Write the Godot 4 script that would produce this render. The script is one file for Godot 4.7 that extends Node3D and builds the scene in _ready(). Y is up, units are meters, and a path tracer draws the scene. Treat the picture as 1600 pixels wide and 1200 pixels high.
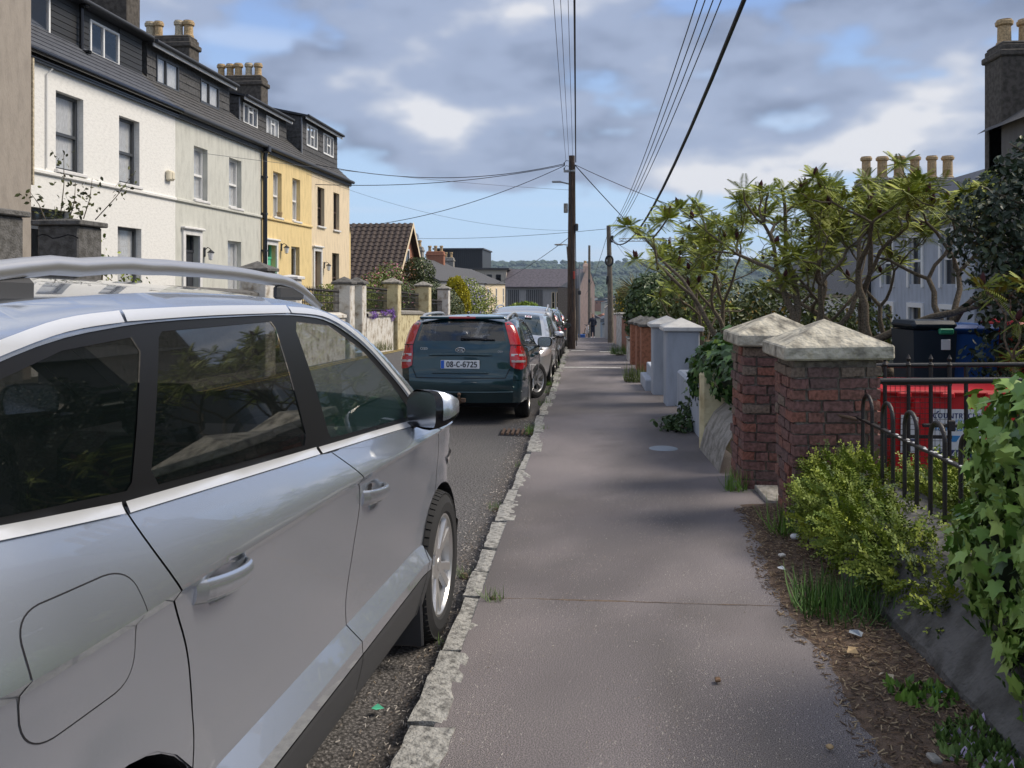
extends Node3D
# A sloping terraced street seen from the footpath. World: -Z runs down the street, +X is right, y up, metres.

var rng := RandomNumberGenerator.new()
var M := {}
var used := {}

class MB:
	var v := PackedVector3Array()
	var n := PackedVector3Array()
	var c := PackedColorArray()
	var col := Color.WHITE
	var xf := Transform3D()
	func tri3(a: Vector3, b: Vector3, d: Vector3, na: Vector3, nb: Vector3, nd: Vector3) -> void:
		var g := (b - a).cross(d - a)
		if g.length_squared() < 1e-16:
			return
		if (g.dot(na + nb + nd) > 0.0) == (xf.basis.determinant() > 0.0):
			v.append(xf * a); v.append(xf * d); v.append(xf * b)
			n.append((xf.basis * na).normalized()); n.append((xf.basis * nd).normalized()); n.append((xf.basis * nb).normalized())
		else:
			v.append(xf * a); v.append(xf * b); v.append(xf * d)
			n.append((xf.basis * na).normalized()); n.append((xf.basis * nb).normalized()); n.append((xf.basis * nd).normalized())
		c.append(col); c.append(col); c.append(col)
	func tri(a: Vector3, b: Vector3, d: Vector3, out := Vector3.ZERO) -> void:
		var g := (d - a).cross(b - a)
		if out != Vector3.ZERO and g.dot(out) < 0.0:
			g = -g
		g = g.normalized()
		tri3(a, b, d, g, g, g)
	func quad(a: Vector3, b: Vector3, d: Vector3, e: Vector3, out := Vector3.ZERO) -> void:
		tri(a, b, d, out)
		tri(a, d, e, out)
	func box(ce: Vector3, s: Vector3, ba := Basis()) -> void:
		var h := s * 0.5
		for ax in 3:
			for sg in [-1.0, 1.0]:
				var o := Vector3.ZERO; o[ax] = sg * h[ax]
				var p := Vector3.ZERO; p[(ax + 1) % 3] = h[(ax + 1) % 3]
				var q := Vector3.ZERO; q[(ax + 2) % 3] = h[(ax + 2) % 3]
				var nn := Vector3.ZERO; nn[ax] = sg
				quad(ce + ba * (o - p - q), ce + ba * (o + p - q), ce + ba * (o + p + q), ce + ba * (o - p + q), ba * nn)
	func bx(a: Vector3, b: Vector3) -> void:
		box((a + b) * 0.5, (b - a).abs())
	func cbox(ce: Vector3, s: Vector3, ch: float, ba := Basis()) -> void:
		var h := s * 0.5
		ch = minf(ch, minf(h.x, minf(h.y, h.z)) * 0.9)
		var pt := func(sg: Vector3, ax: int) -> Vector3:
			var r := Vector3(sg.x * (h.x - ch), sg.y * (h.y - ch), sg.z * (h.z - ch))
			r[ax] = sg[ax] * h[ax]
			return ce + ba * r
		for ax in 3:
			var i := (ax + 1) % 3
			var j := (ax + 2) % 3
			for sg in [-1.0, 1.0]:
				var q := []
				for w in [[-1, -1], [1, -1], [1, 1], [-1, 1]]:
					var e := Vector3.ZERO; e[ax] = sg; e[i] = w[0]; e[j] = w[1]
					q.append(pt.call(e, ax))
				var nn := Vector3.ZERO; nn[ax] = sg
				quad(q[0], q[1], q[2], q[3], ba * nn)
			for si in [-1.0, 1.0]:
				for sj in [-1.0, 1.0]:
					var e0 := Vector3.ZERO; e0[i] = si; e0[j] = sj; e0[ax] = -1
					var e1 := e0; e1[ax] = 1
					var nn := Vector3.ZERO; nn[i] = si; nn[j] = sj
					quad(pt.call(e0, i), pt.call(e1, i), pt.call(e1, j), pt.call(e0, j), ba * nn)
		for k in 8:
			var e := Vector3(1 if k & 1 else -1, 1 if k & 2 else -1, 1 if k & 4 else -1)
			tri(pt.call(e, 0), pt.call(e, 1), pt.call(e, 2), ba * e)
	func tube(pts: Array, rad: Array, sides := 8, caps := true) -> void:
		var k := pts.size()
		if k < 2:
			return
		var t0: Vector3 = (pts[1] - pts[0]).normalized()
		var up := Vector3.UP if absf(t0.y) < 0.9 else Vector3.RIGHT
		var u := t0.cross(up).normalized()
		var prev := []
		var prevn := []
		for i in k:
			var a: Vector3 = pts[maxi(i - 1, 0)]
			var b: Vector3 = pts[mini(i + 1, k - 1)]
			var t := (b - a).normalized()
			u = (u - t * u.dot(t)).normalized()
			var w := t.cross(u)
			var ring := []
			var rn := []
			var r: float = rad[mini(i, rad.size() - 1)]
			for s in sides:
				var an := TAU * s / sides
				var nn := u * cos(an) + w * sin(an)
				rn.append(nn)
				ring.append(pts[i] + nn * r)
			if i > 0:
				for s in sides:
					var e := (s + 1) % sides
					tri3(prev[s], prev[e], ring[e], prevn[s], prevn[e], rn[e])
					tri3(prev[s], ring[e], ring[s], prevn[s], rn[e], rn[s])
			if caps and (i == 0 or i == k - 1):
				var o := -t if i == 0 else t
				for s in sides:
					tri3(pts[i], ring[s], ring[(s + 1) % sides], o, o, o)
			prev = ring
			prevn = rn
	func rod(a: Vector3, b: Vector3, r: float, sides := 8) -> void:
		tube([a, b], [r, r], sides)
	func lathe(prof: Array, segs: int, tf := Transform3D()) -> void:  # prof: Vector2(radius, height) about local y
		for i in prof.size() - 1:
			var p: Vector2 = prof[i]
			var q: Vector2 = prof[i + 1]
			var tn := Vector2(q.y - p.y, p.x - q.x)
			if tn.length() < 1e-7:
				continue
			tn = tn.normalized()
			for s in segs:
				var a0 := TAU * s / segs
				var a1 := TAU * (s + 1) / segs
				var d0 := Vector3(cos(a0), 0, sin(a0))
				var d1 := Vector3(cos(a1), 0, sin(a1))
				var n0 := tf.basis * (d0 * tn.x + Vector3.UP * tn.y)
				var n1 := tf.basis * (d1 * tn.x + Vector3.UP * tn.y)
				var A := tf * (d0 * p.x + Vector3.UP * p.y)
				var B := tf * (d1 * p.x + Vector3.UP * p.y)
				var C := tf * (d1 * q.x + Vector3.UP * q.y)
				var D := tf * (d0 * q.x + Vector3.UP * q.y)
				tri3(A, B, C, n0, n1, n1)
				tri3(A, C, D, n0, n1, n0)
	func prism(poly: PackedVector2Array, tf: Transform3D, depth: float) -> void:  # polygon in local xy, extruded along +z
		var ix := Geometry2D.triangulate_polygon(poly)
		for i in range(0, ix.size(), 3):
			var a := poly[ix[i]]
			var b := poly[ix[i + 1]]
			var d := poly[ix[i + 2]]
			tri(tf * Vector3(a.x, a.y, depth), tf * Vector3(b.x, b.y, depth), tf * Vector3(d.x, d.y, depth), tf.basis.z)
			tri(tf * Vector3(a.x, a.y, 0), tf * Vector3(b.x, b.y, 0), tf * Vector3(d.x, d.y, 0), -tf.basis.z)
		var cw := 1.0 if Geometry2D.is_polygon_clockwise(poly) else -1.0
		for i in poly.size():
			var a := poly[i]
			var b := poly[(i + 1) % poly.size()]
			var e := (b - a).normalized()
			var o := tf.basis * Vector3(-e.y * cw, e.x * cw, 0)
			quad(tf * Vector3(a.x, a.y, 0), tf * Vector3(b.x, b.y, 0), tf * Vector3(b.x, b.y, depth), tf * Vector3(a.x, a.y, depth), o)
	func sphere(ce: Vector3, r: Vector3, segs := 12, rings := 8) -> void:
		for i in rings:
			for s in segs:
				var q := []
				var nn := []
				for w in [[0, 0], [1, 0], [1, 1], [0, 1]]:
					var th: float = PI * (i + w[1]) / rings
					var ph: float = TAU * (s + w[0]) / segs
					var d := Vector3(sin(th) * cos(ph), cos(th), sin(th) * sin(ph))
					q.append(ce + d * r)
					nn.append((d / r).normalized())
				tri3(q[0], q[1], q[2], nn[0], nn[1], nn[2])
				tri3(q[0], q[2], q[3], nn[0], nn[2], nn[3])
	# a polygon in (u, v) laid on the surface f(u, v), cut along a grid of size cell
	func patch(poly: PackedVector2Array, f: Callable, cell: float, out: Vector3, creases := []) -> void:
		if creases.size():
			var lines := [-9.0] + creases + [9.0]
			for i in lines.size() - 1:
				for q in Geometry2D.intersect_polygons(poly, PackedVector2Array([Vector2(-99, lines[i]), Vector2(99, lines[i]), Vector2(99, lines[i + 1]), Vector2(-99, lines[i + 1])])):
					patch1(q, f, cell, out, lines[i], lines[i + 1])
		else:
			patch1(poly, f, cell, out, -9.0, 9.0)
	func patch1(poly: PackedVector2Array, f: Callable, cell: float, out: Vector3, lo: float, hi: float) -> void:
		var r := Rect2(poly[0], Vector2.ZERO)
		for p in poly:
			r = r.expand(p)
		var cache := {}
		var nx := int(ceil(r.size.x / cell)) + 1
		var ny := int(ceil(r.size.y / cell)) + 1
		for i in nx:
			for j in ny:
				var o := r.position + Vector2(i - 0.5, j - 0.5) * cell
				var sq := PackedVector2Array([o, o + Vector2(cell, 0), o + Vector2(cell, cell), o + Vector2(0, cell)])
				for pc in Geometry2D.intersect_polygons(sq, poly):
					if pc.size() < 3:
						continue
					var P := []
					var N := []
					for p in pc:
						if not cache.has(p):
							var w: Vector3 = f.call(p)
							var e := 0.004
							var q := Vector2(p.x, clampf(p.y, lo + 0.003, hi - 0.003))
							var nn: Vector3 = (f.call(q + Vector2(e, 0)) - f.call(q - Vector2(e, 0))).cross(f.call(Vector2(q.x, q.y + 0.0025)) - f.call(Vector2(q.x, q.y - 0.0025))).normalized()
							if nn.dot(out) < 0.0:
								nn = -nn
							cache[p] = [w, nn]
						P.append(cache[p][0])
						N.append(cache[p][1])
					var ix := Geometry2D.triangulate_polygon(pc)
					for k in range(0, ix.size(), 3):
						tri3(P[ix[k]], P[ix[k + 1]], P[ix[k + 2]], N[ix[k]], N[ix[k + 1]], N[ix[k + 2]])
	func mesh() -> ArrayMesh:
		var a := []
		a.resize(Mesh.ARRAY_MAX)
		a[Mesh.ARRAY_VERTEX] = v
		a[Mesh.ARRAY_NORMAL] = n
		a[Mesh.ARRAY_COLOR] = c
		var m := ArrayMesh.new()
		if v.size():
			m.add_surface_from_arrays(Mesh.PRIMITIVE_TRIANGLES, a)
		return m

func P(x: float, y: float, d: float) -> Vector3:
	return Vector3(x, y, -d)

func numbered(nm: String) -> String:
	var k: int = used.get(nm, 0)
	used[nm] = k + 1
	return nm if k == 0 else "%s_%03d" % [nm, k]

func tag(o: Node, label: String, cat: String, group := "") -> void:
	o.set_meta("label", label)
	o.set_meta("category", cat)
	if group != "":
		o.set_meta("group", group)

func thing(nm: String, label: String, cat: String, at := Vector3.ZERO, turn := 0.0, group := "") -> Node3D:
	var o := Node3D.new()
	o.name = numbered(nm)
	add_child(o)
	o.position = at
	o.rotation.y = turn
	tag(o, label, cat, group)
	return o

func part(mb: MB, nm: String, m: Material, parent: Node) -> MeshInstance3D:
	return inst(mb.mesh(), nm, m, parent)

func inst(me: Mesh, nm: String, m: Material, parent: Node, tf := Transform3D()) -> MeshInstance3D:
	var o := MeshInstance3D.new()
	o.name = nm
	o.mesh = me
	o.material_override = m
	parent.add_child(o, true)
	o.transform = tf
	return o

func struct(mb: MB, nm: String, m: Material) -> MeshInstance3D:
	var o := part(mb, numbered(nm), m, self)
	o.set_meta("kind", "structure")
	return o

func one(mb: MB, nm: String, m: Material, label: String, cat: String, group := "") -> MeshInstance3D:
	var o := part(mb, numbered(nm), m, self)
	tag(o, label, cat, group)
	return o

func multi(me: Mesh, tfs: Array, cols: Array, nm: String, m: Material, parent: Node, stuff := false) -> MultiMeshInstance3D:
	var mm := MultiMesh.new()
	mm.transform_format = MultiMesh.TRANSFORM_3D
	mm.use_colors = cols.size() > 0
	mm.mesh = me
	mm.instance_count = tfs.size()
	for i in tfs.size():
		mm.set_instance_transform(i, tfs[i])
		if cols.size():
			mm.set_instance_color(i, cols[i % cols.size()])
	var o := MultiMeshInstance3D.new()
	o.name = nm
	o.multimesh = mm
	o.material_override = m
	parent.add_child(o, true)
	if stuff or parent != self:
		o.set_meta("kind", "stuff")
	return o

func text(s: String, h: float, m: Material, parent: Node, nm: String, tf: Transform3D, bold := 400, depth := 0.004, face := "Droid Sans") -> MeshInstance3D:
	var f := SystemFont.new()
	f.font_names = PackedStringArray([face])
	f.font_weight = bold
	var t := TextMesh.new()
	t.text = s
	t.font = f
	t.font_size = 64
	t.pixel_size = h / 47.0
	t.depth = depth
	t.curve_step = 2.0
	return inst(t, nm, m, parent, tf)

func lin(r: float, g: float, b: float) -> Color:
	return Color(r, g, b).linear_to_srgb()

func ntex(freq: float, ramp: Array, sd: int, size := 512, kind := FastNoiseLite.TYPE_SIMPLEX_SMOOTH, oct := 4, normal := 0.0) -> NoiseTexture2D:
	var f := FastNoiseLite.new()
	f.noise_type = kind
	f.frequency = freq
	f.seed = sd
	f.fractal_octaves = oct
	if oct <= 1:
		f.fractal_type = FastNoiseLite.FRACTAL_NONE
	var t := NoiseTexture2D.new()
	t.width = size
	t.height = size
	t.seamless = true
	t.noise = f
	if normal > 0.0:
		t.as_normal_map = true
		t.bump_strength = normal
	elif ramp.size():
		var g := Gradient.new()
		var off := PackedFloat32Array()
		var cs := PackedColorArray()
		for r in ramp:
			off.append(r[0])
			cs.append(r[1] if r[1] is Color else Color(r[1], r[1], r[1]))
		g.offsets = off
		g.colors = cs
		t.color_ramp = g
	return t

func mat(nm: String, col: Color, rough := 0.8, o := {}) -> StandardMaterial3D:
	var m := StandardMaterial3D.new()
	m.resource_name = nm
	m.albedo_color = col
	m.roughness = rough
	m.metallic = o.get("metal", 0.0)
	m.metallic_specular = o.get("spec", 0.5)
	if o.has("tex"):
		m.albedo_texture = o.tex
	if o.has("bump"):
		m.normal_enabled = true
		m.normal_texture = o.bump
		m.normal_scale = o.get("amount", 1.0)
	if o.has("rtex"):
		m.roughness_texture = o.rtex
	if o.has("tex") or o.has("bump") or o.has("rtex"):
		m.uv1_triplanar = true
		m.uv1_world_triplanar = o.get("world", false)
		m.uv1_triplanar_sharpness = 6.0
		var k: Variant = o.get("scale", 1.0)
		m.uv1_scale = k if k is Vector3 else Vector3.ONE * float(k)
	if o.get("vc", false):
		m.vertex_color_use_as_albedo = true
	if o.has("coat"):
		m.clearcoat_enabled = true
		m.clearcoat = o.coat
		m.clearcoat_roughness = o.get("coat_rough", 0.03)
	if o.has("alpha"):
		m.transparency = BaseMaterial3D.TRANSPARENCY_ALPHA
		m.albedo_color.a = o.alpha
	if o.has("back"):
		m.backlight_enabled = true
		m.backlight = o.back
	M[nm] = m
	return m

func gy(d: float) -> float:
	if d < 20.0:
		return -0.027 * d
	if d < 150.0:
		return -0.027 * d - 0.000337 * (d - 20.0) * (d - 20.0)
	var y150 := -0.027 * 150.0 - 0.000337 * 130.0 * 130.0
	return y150 - 14.0 * (1.0 - exp(-(d - 150.0) * 0.1146 / 14.0))

var hillnoise := FastNoiseLite.new()
func terr(x: float, d: float) -> float:
	var y := gy(d) - 0.03
	y += 0.36 * smoothstep(-6.75, -7.1, x) * (1.0 - smoothstep(60.0, 90.0, d))
	y += smoothstep(12.0, 60.0, -x) * 3.0 * (1.0 - smoothstep(90.0, 200.0, d))
	y -= smoothstep(30.0, 200.0, x) * 12.0 * (1.0 - smoothstep(150.0, 500.0, d))
	if d > 900.0:
		var r := smoothstep(1300.0, 3600.0, d)
		y += r * (112.0 + 26.0 * hillnoise.get_noise_2d(x * 0.35, 40.0) + 18.0 * hillnoise.get_noise_2d(x, d) + x * 0.006)
	return y

func setup_view() -> void:
	var cam := Camera3D.new()
	cam.name = "camera"
	add_child(cam)
	cam.position = Vector3(0, 1.56, 0)
	cam.rotation.y = atan(110.0 / 1350.0)
	cam.projection = Camera3D.PROJECTION_FRUSTUM
	cam.near = 0.05
	cam.far = 12000.0
	cam.size = 2.0 * 0.05 * 600.0 / 1350.0
	cam.frustum_offset = Vector2(0, -0.05 * 154.0 / 1350.0)
	cam.current = true
	var sun := DirectionalLight3D.new()
	sun.name = "sun"
	add_child(sun)
	sun.light_energy = 0.72
	sun.light_color = Color(1.0, 0.955, 0.885)
	sun.light_angular_distance = 26.0
	sun.shadow_enabled = true
	sun.look_at_from_position(Vector3(0.68, 0.70, -0.16), Vector3.ZERO)
	var e := Environment.new()
	e.background_mode = Environment.BG_SKY
	var sky := Sky.new()
	var sm := PanoramaSkyMaterial.new()
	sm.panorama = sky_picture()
	sky.sky_material = sm
	e.sky = sky
	e.tonemap_mode = Environment.TONE_MAPPER_LINEAR
	e.tonemap_exposure = 1.7
	e.fog_enabled = true
	e.fog_density = 0.00011
	e.fog_light_color = Color(0.72, 0.80, 0.90)
	e.sdfgi_enabled = true
	e.ssao_enabled = true
	e.ssil_enabled = true
	var we := WorldEnvironment.new()
	we.name = "world"
	we.environment = e
	add_child(we)

func sky_picture() -> ImageTexture:
	var w := 2048
	var h := 1024
	var im := Image.create(w, h, false, Image.FORMAT_RGBF)
	var f := FastNoiseLite.new()
	f.noise_type = FastNoiseLite.TYPE_SIMPLEX_SMOOTH
	f.seed = 11
	f.frequency = 1.0
	f.fractal_octaves = 6
	f.fractal_gain = 0.52
	var g := FastNoiseLite.new()
	g.noise_type = FastNoiseLite.TYPE_SIMPLEX_SMOOTH
	g.seed = 5
	g.frequency = 1.0
	g.fractal_octaves = 3
	var low := Color(0.46, 0.63, 0.83)
	for j in h:
		var el := (0.5 - (j + 0.5) / h) * PI
		if el < 0.0:
			for i in w:
				im.set_pixel(i, j, Color(0.16, 0.17, 0.16))
			continue
		var ed := rad_to_deg(el)
		for i in w:
			var az := ((i + 0.5) / w - 0.5) * TAU
			var dir := Vector3(sin(az) * cos(el), sin(el), -cos(az) * cos(el))
			# cloud sheets seen from below: flatten towards the horizon
			var q := Vector3(dir.x, 0, dir.z) * 2.6 + Vector3(0, 6.5 * pow(dir.y + 0.02, 0.62), 0)
			var n1 := f.get_noise_3dv(q * 1.15)
			var n2 := g.get_noise_3dv(q * 0.62 + Vector3(3.1, 0.7, 9.0))
			var n3 := f.get_noise_3dv(q * 3.4 + Vector3(9, 4, 1))
			var clear := low.lerp(Color(0.20, 0.33, 0.66), smoothstep(2.0, 24.0, ed))
			clear = clear.lerp(Color(0.62, 0.72, 0.83), 1.0 - smoothstep(0.0, 3.5, ed))
			var bias := lerpf(-0.34, 0.30, smoothstep(4.5, 9.0, ed))
			var cov := smoothstep(-0.06, 0.20, n1 + bias + 0.28 * n2)
			var thick := clampf(0.5 + 1.15 * n2 + 0.8 * n1 + 0.30 * n3 + 0.40 * smoothstep(18.0, 48.0, ed), 0.0, 1.0)  # clouds made whiter overhead, out of frame, to raise the fill light
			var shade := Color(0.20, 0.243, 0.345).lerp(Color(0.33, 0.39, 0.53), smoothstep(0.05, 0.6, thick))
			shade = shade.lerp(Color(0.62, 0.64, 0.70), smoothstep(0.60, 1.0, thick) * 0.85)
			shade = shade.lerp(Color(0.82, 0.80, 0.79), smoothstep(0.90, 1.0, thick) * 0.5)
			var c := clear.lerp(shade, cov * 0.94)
			# thin high wisps in the clear strip
			var wisp := smoothstep(0.05, 0.5, g.get_noise_3dv(Vector3(q.x * 0.8, q.y * 3.5, q.z * 0.8)))
			c = c.lerp(Color(0.60, 0.66, 0.78), wisp * 0.35 * (1.0 - cov))
			im.set_pixel(i, j, c * 0.69)
	return ImageTexture.create_from_image(im)
func materials() -> void:
	var speck := ntex(0.16, [[0.0, 0.36], [0.34, 0.60], [0.5, 0.77], [0.62, 0.85], [0.74, 1.0]], 3, 1024, FastNoiseLite.TYPE_SIMPLEX, 3)
	var grit := ntex(0.20, [], 8, 1024, FastNoiseLite.TYPE_SIMPLEX, 3, 5.0)
	var stone := ntex(0.075, [[0.0, 1.0], [0.18, 0.84], [0.4, 0.6], [0.7, 0.42], [1.0, 0.34]], 21, 1024, FastNoiseLite.TYPE_CELLULAR, 2)
	var chip := ntex(0.09, [], 22, 1024, FastNoiseLite.TYPE_CELLULAR, 2, 8.0)
	var patchy := ntex(0.012, [[0.0, 0.72], [0.45, 0.9], [0.7, 1.0], [1.0, 0.86]], 31, 512, FastNoiseLite.TYPE_SIMPLEX_SMOOTH, 6)
	var rough := ntex(0.05, [], 41, 512, FastNoiseLite.TYPE_SIMPLEX, 5, 6.0)
	var lichen := ntex(0.018, [[0.0, Color(0.50, 0.49, 0.46)], [0.25, Color(0.72, 0.71, 0.68)], [0.45, Color(0.88, 0.87, 0.83)], [0.75, Color(1, 0.99, 0.95)], [1.0, Color(0.90, 0.87, 0.78)]], 51, 512, FastNoiseLite.TYPE_SIMPLEX_SMOOTH, 6)
	var stain := ntex(0.014, [[0.0, Color(0.66, 0.65, 0.64)], [0.4, Color(0.82, 0.82, 0.81)], [0.6, Color(0.93, 0.93, 0.93)], [1.0, Color(1, 1, 1)]], 61, 512, FastNoiseLite.TYPE_SIMPLEX_SMOOTH, 6)
	var wood := ntex(0.02, [[0.0, 0.45], [0.5, 0.8], [1.0, 1.0]], 71, 512, FastNoiseLite.TYPE_SIMPLEX_SMOOTH, 5)
	mat("pavement", lin(0.60, 0.545, 0.555), 0.86, {"tex": speck, "bump": grit, "amount": 0.10, "scale": 0.9, "world": true, "vc": true})
	mat("road", lin(0.95, 0.92, 0.90), 0.88, {"tex": stone, "bump": chip, "amount": 0.6, "scale": 0.75, "world": true, "vc": true})
	mat("ground", lin(0.5, 0.5, 0.5), 0.95, {"tex": patchy, "scale": 0.2, "world": true, "vc": true})
	mat("kerbstone", lin(0.37, 0.37, 0.38), 0.9, {"tex": lichen, "bump": rough, "amount": 0.8, "scale": 1.7, "world": true, "vc": true})
	mat("soil", lin(0.17, 0.125, 0.095), 0.97, {"tex": patchy, "bump": rough, "amount": 1.2, "scale": 2.5, "world": true, "vc": true})
	mat("concrete_dark", lin(0.15, 0.145, 0.14), 0.9, {"tex": stain, "bump": rough, "amount": 0.5, "scale": 0.9, "world": true})
	mat("concrete", lin(0.36, 0.34, 0.31), 0.9, {"tex": stain, "bump": rough, "amount": 0.5, "scale": 0.8, "world": true})
	mat("cap", lin(0.55, 0.52, 0.46), 0.9, {"tex": lichen, "bump": rough, "amount": 0.5, "scale": 0.55, "world": true})
	mat("cap_dark", lin(0.16, 0.155, 0.15), 0.9, {"tex": stain, "bump": rough, "amount": 0.5, "scale": 0.8, "world": true})
	mat("stack_brown", lin(0.115, 0.10, 0.085), 0.92, {"tex": stain, "bump": rough, "amount": 0.5, "scale": 0.8, "world": true})
	mat("mortar", lin(0.27, 0.235, 0.20), 0.95, {"tex": stain, "bump": rough, "amount": 0.8, "scale": 2.0, "world": true})
	for k in 5:
		var cs := [[0.26, 0.135, 0.12], [0.31, 0.15, 0.12], [0.22, 0.135, 0.125], [0.36, 0.15, 0.11], [0.28, 0.21, 0.165]]
		mat("brick%d" % k, lin(cs[k][0], cs[k][1], cs[k][2]), 0.92, {"tex": stain, "bump": rough, "amount": 1.0, "scale": 3.0 + 0.4 * k, "world": true})
	mat("white_render", lin(0.80, 0.79, 0.76), 0.85, {"tex": ntex(0.02, [[0.0, 0.93], [0.5, 0.98], [1, 1.0]], 81, 512), "bump": ntex(0.035, [], 82, 512, FastNoiseLite.TYPE_SIMPLEX, 4, 4.0), "amount": 0.25, "scale": Vector3(0.7, 1.6, 0.7), "world": true})
	var wash := ntex(0.012, [[0.0, 0.89], [0.4, 0.96], [0.6, 0.98], [1, 1.0]], 83, 512, FastNoiseLite.TYPE_SIMPLEX_SMOOTH, 6)
	for a in [["sage_render", 0.60, 0.60, 0.545], ["yellow_render", 0.80, 0.62, 0.31], ["cream_render", 0.80, 0.66, 0.46], ["beige_render", 0.33, 0.29, 0.25], ["pink_render", 0.78, 0.56, 0.46], ["grey_render", 0.27, 0.31, 0.36], ["lav_render", 0.44, 0.48, 0.55], ["tan_render", 0.52, 0.46, 0.38], ["dark_render", 0.15, 0.14, 0.13], ["palegrey_render", 0.40, 0.39, 0.38]]:
		mat(a[0], lin(a[1], a[2], a[3]), 0.85, {"tex": wash, "bump": rough, "amount": 0.08, "scale": Vector3(0.8, 0.2, 0.8), "world": true})
	mat("old_white", lin(0.66, 0.64, 0.60), 0.9, {"tex": ntex(0.012, [[0.0, Color(0.55, 0.50, 0.44)], [0.35, Color(0.9, 0.88, 0.85)], [0.6, Color(1, 1, 1)], [1, Color(1, 1, 1)]], 85, 512, FastNoiseLite.TYPE_SIMPLEX_SMOOTH, 6), "bump": rough, "amount": 0.3, "scale": 0.45, "world": true})
	mat("old_cream", lin(0.64, 0.57, 0.36), 0.9, {"tex": M.old_white.albedo_texture, "bump": rough, "amount": 0.3, "scale": 0.45, "world": true})
	mat("white_paint", lin(0.78, 0.78, 0.77), 0.5)
	mat("white_trim", lin(0.74, 0.73, 0.72), 0.6, {"tex": wash, "scale": 0.8, "world": true})
	mat("black_paint", lin(0.018, 0.018, 0.02), 0.42, {"bump": rough, "amount": 0.15, "scale": 4.0})
	mat("black_iron", lin(0.022, 0.02, 0.022), 0.5, {"tex": ntex(0.05, [[0.0, 1.0], [0.62, 0.9], [0.72, Color(1.0, 0.75, 0.6)], [1.0, 1.0]], 91, 256), "bump": rough, "amount": 0.5, "scale": 4.0})
	mat("bird_lime", lin(0.68, 0.67, 0.64), 0.9)
	mat("charcoal", lin(0.035, 0.037, 0.042), 0.5)
	mat("board", lin(0.030, 0.031, 0.034), 0.55, {"bump": rough, "amount": 0.2, "scale": 3.0})
	mat("slate", lin(0.10, 0.098, 0.10), 0.72, {"tex": stain, "bump": rough, "amount": 0.5, "scale": 1.1, "world": true})
	mat("slate_blue", lin(0.088, 0.095, 0.115), 0.6, {"tex": patchy, "bump": rough, "amount": 0.3, "scale": 1.1, "world": true})
	mat("slate_purple", lin(0.105, 0.092, 0.11), 0.75, {"tex": patchy, "scale": 0.4, "world": true})
	mat("tile_brown", lin(0.088, 0.062, 0.052), 0.8, {"tex": stain, "bump": rough, "amount": 0.4, "scale": 0.8, "world": true})
	mat("brick_far", lin(0.40, 0.17, 0.10), 0.9, {"tex": patchy, "scale": 1.5, "world": true})
	mat("stone_far", lin(0.24, 0.21, 0.185), 0.92, {"tex": ntex(0.05, [[0.0, 0.55], [0.5, 0.85], [1, 1.0]], 95, 512, FastNoiseLite.TYPE_CELLULAR, 2), "scale": 0.5, "world": true})
	mat("clay_pot", lin(0.62, 0.44, 0.24), 0.8, {"tex": stain, "scale": 2.0, "world": true})
	mat("clay_pale", lin(0.66, 0.56, 0.40), 0.8, {"tex": stain, "scale": 2.0, "world": true})
	mat("window_glass", lin(0.05, 0.06, 0.07), 0.03, {"alpha": 0.10, "spec": 0.95})
	mat("curtain", lin(0.78, 0.79, 0.80), 0.9, {"tex": ntex(0.06, [[0.0, 0.8], [0.5, 0.92], [1, 1.0]], 97, 256), "scale": Vector3(1, 0.4, 3), "world": true})
	mat("room_dark", lin(0.05, 0.05, 0.055), 0.9)
	mat("grey_metal", lin(0.30, 0.31, 0.32), 0.45, {"metal": 0.7})
	mat("lead", lin(0.22, 0.23, 0.25), 0.6, {"metal": 0.3})
	mat("pole_wood", lin(0.115, 0.075, 0.055), 0.85, {"tex": wood, "bump": rough, "amount": 0.6, "scale": Vector3(3, 0.25, 3), "world": true})
	mat("pole_pale", lin(0.26, 0.225, 0.18), 0.85, {"tex": wood, "bump": rough, "amount": 0.6, "scale": Vector3(3, 0.25, 3), "world": true})
	mat("cable", lin(0.018, 0.02, 0.028), 0.6)
	mat("cable_grey", lin(0.09, 0.10, 0.12), 0.6)
	mat("bark", lin(0.25, 0.20, 0.14), 0.9, {"tex": wood, "bump": rough, "amount": 0.8, "scale": 3.0, "world": true})
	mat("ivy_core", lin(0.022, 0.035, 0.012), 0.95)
	mat("leaf", lin(1, 1, 1), 0.5, {"vc": true, "back": Color(0.10, 0.14, 0.03)})
	mat("leaf_matt", lin(1, 1, 1), 0.7, {"vc": true, "back": Color(0.12, 0.15, 0.03)})
	mat("dry", lin(1, 1, 1), 0.9, {"vc": true})
	mat("seedhead", lin(0.055, 0.012, 0.014), 0.95, {"bump": rough, "amount": 1.5, "scale": 8.0})
	# vehicles
	mat("silver_paint", lin(0.53, 0.57, 0.635), 0.27, {"metal": 0.82, "coat": 1.0, "coat_rough": 0.02})
	mat("teal_paint", lin(0.006, 0.036, 0.046), 0.30, {"metal": 0.45, "coat": 1.0, "coat_rough": 0.02})
	mat("pale_paint", lin(0.52, 0.53, 0.55), 0.32, {"metal": 0.7, "coat": 1.0})
	mat("dark_paint", lin(0.05, 0.055, 0.065), 0.3, {"metal": 0.6, "coat": 1.0})
	mat("blue_paint", lin(0.25, 0.36, 0.46), 0.3, {"metal": 0.5, "coat": 1.0})
	mat("plastic", lin(0.045, 0.046, 0.05), 0.62, {"bump": grit, "amount": 0.2, "scale": 3.0})
	mat("rubber", lin(0.004, 0.004, 0.005), 0.4)
	mat("gloss_black", lin(0.008, 0.008, 0.01), 0.1)
	mat("bright_trim", lin(0.74, 0.75, 0.77), 0.38, {"metal": 0.55})
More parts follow.
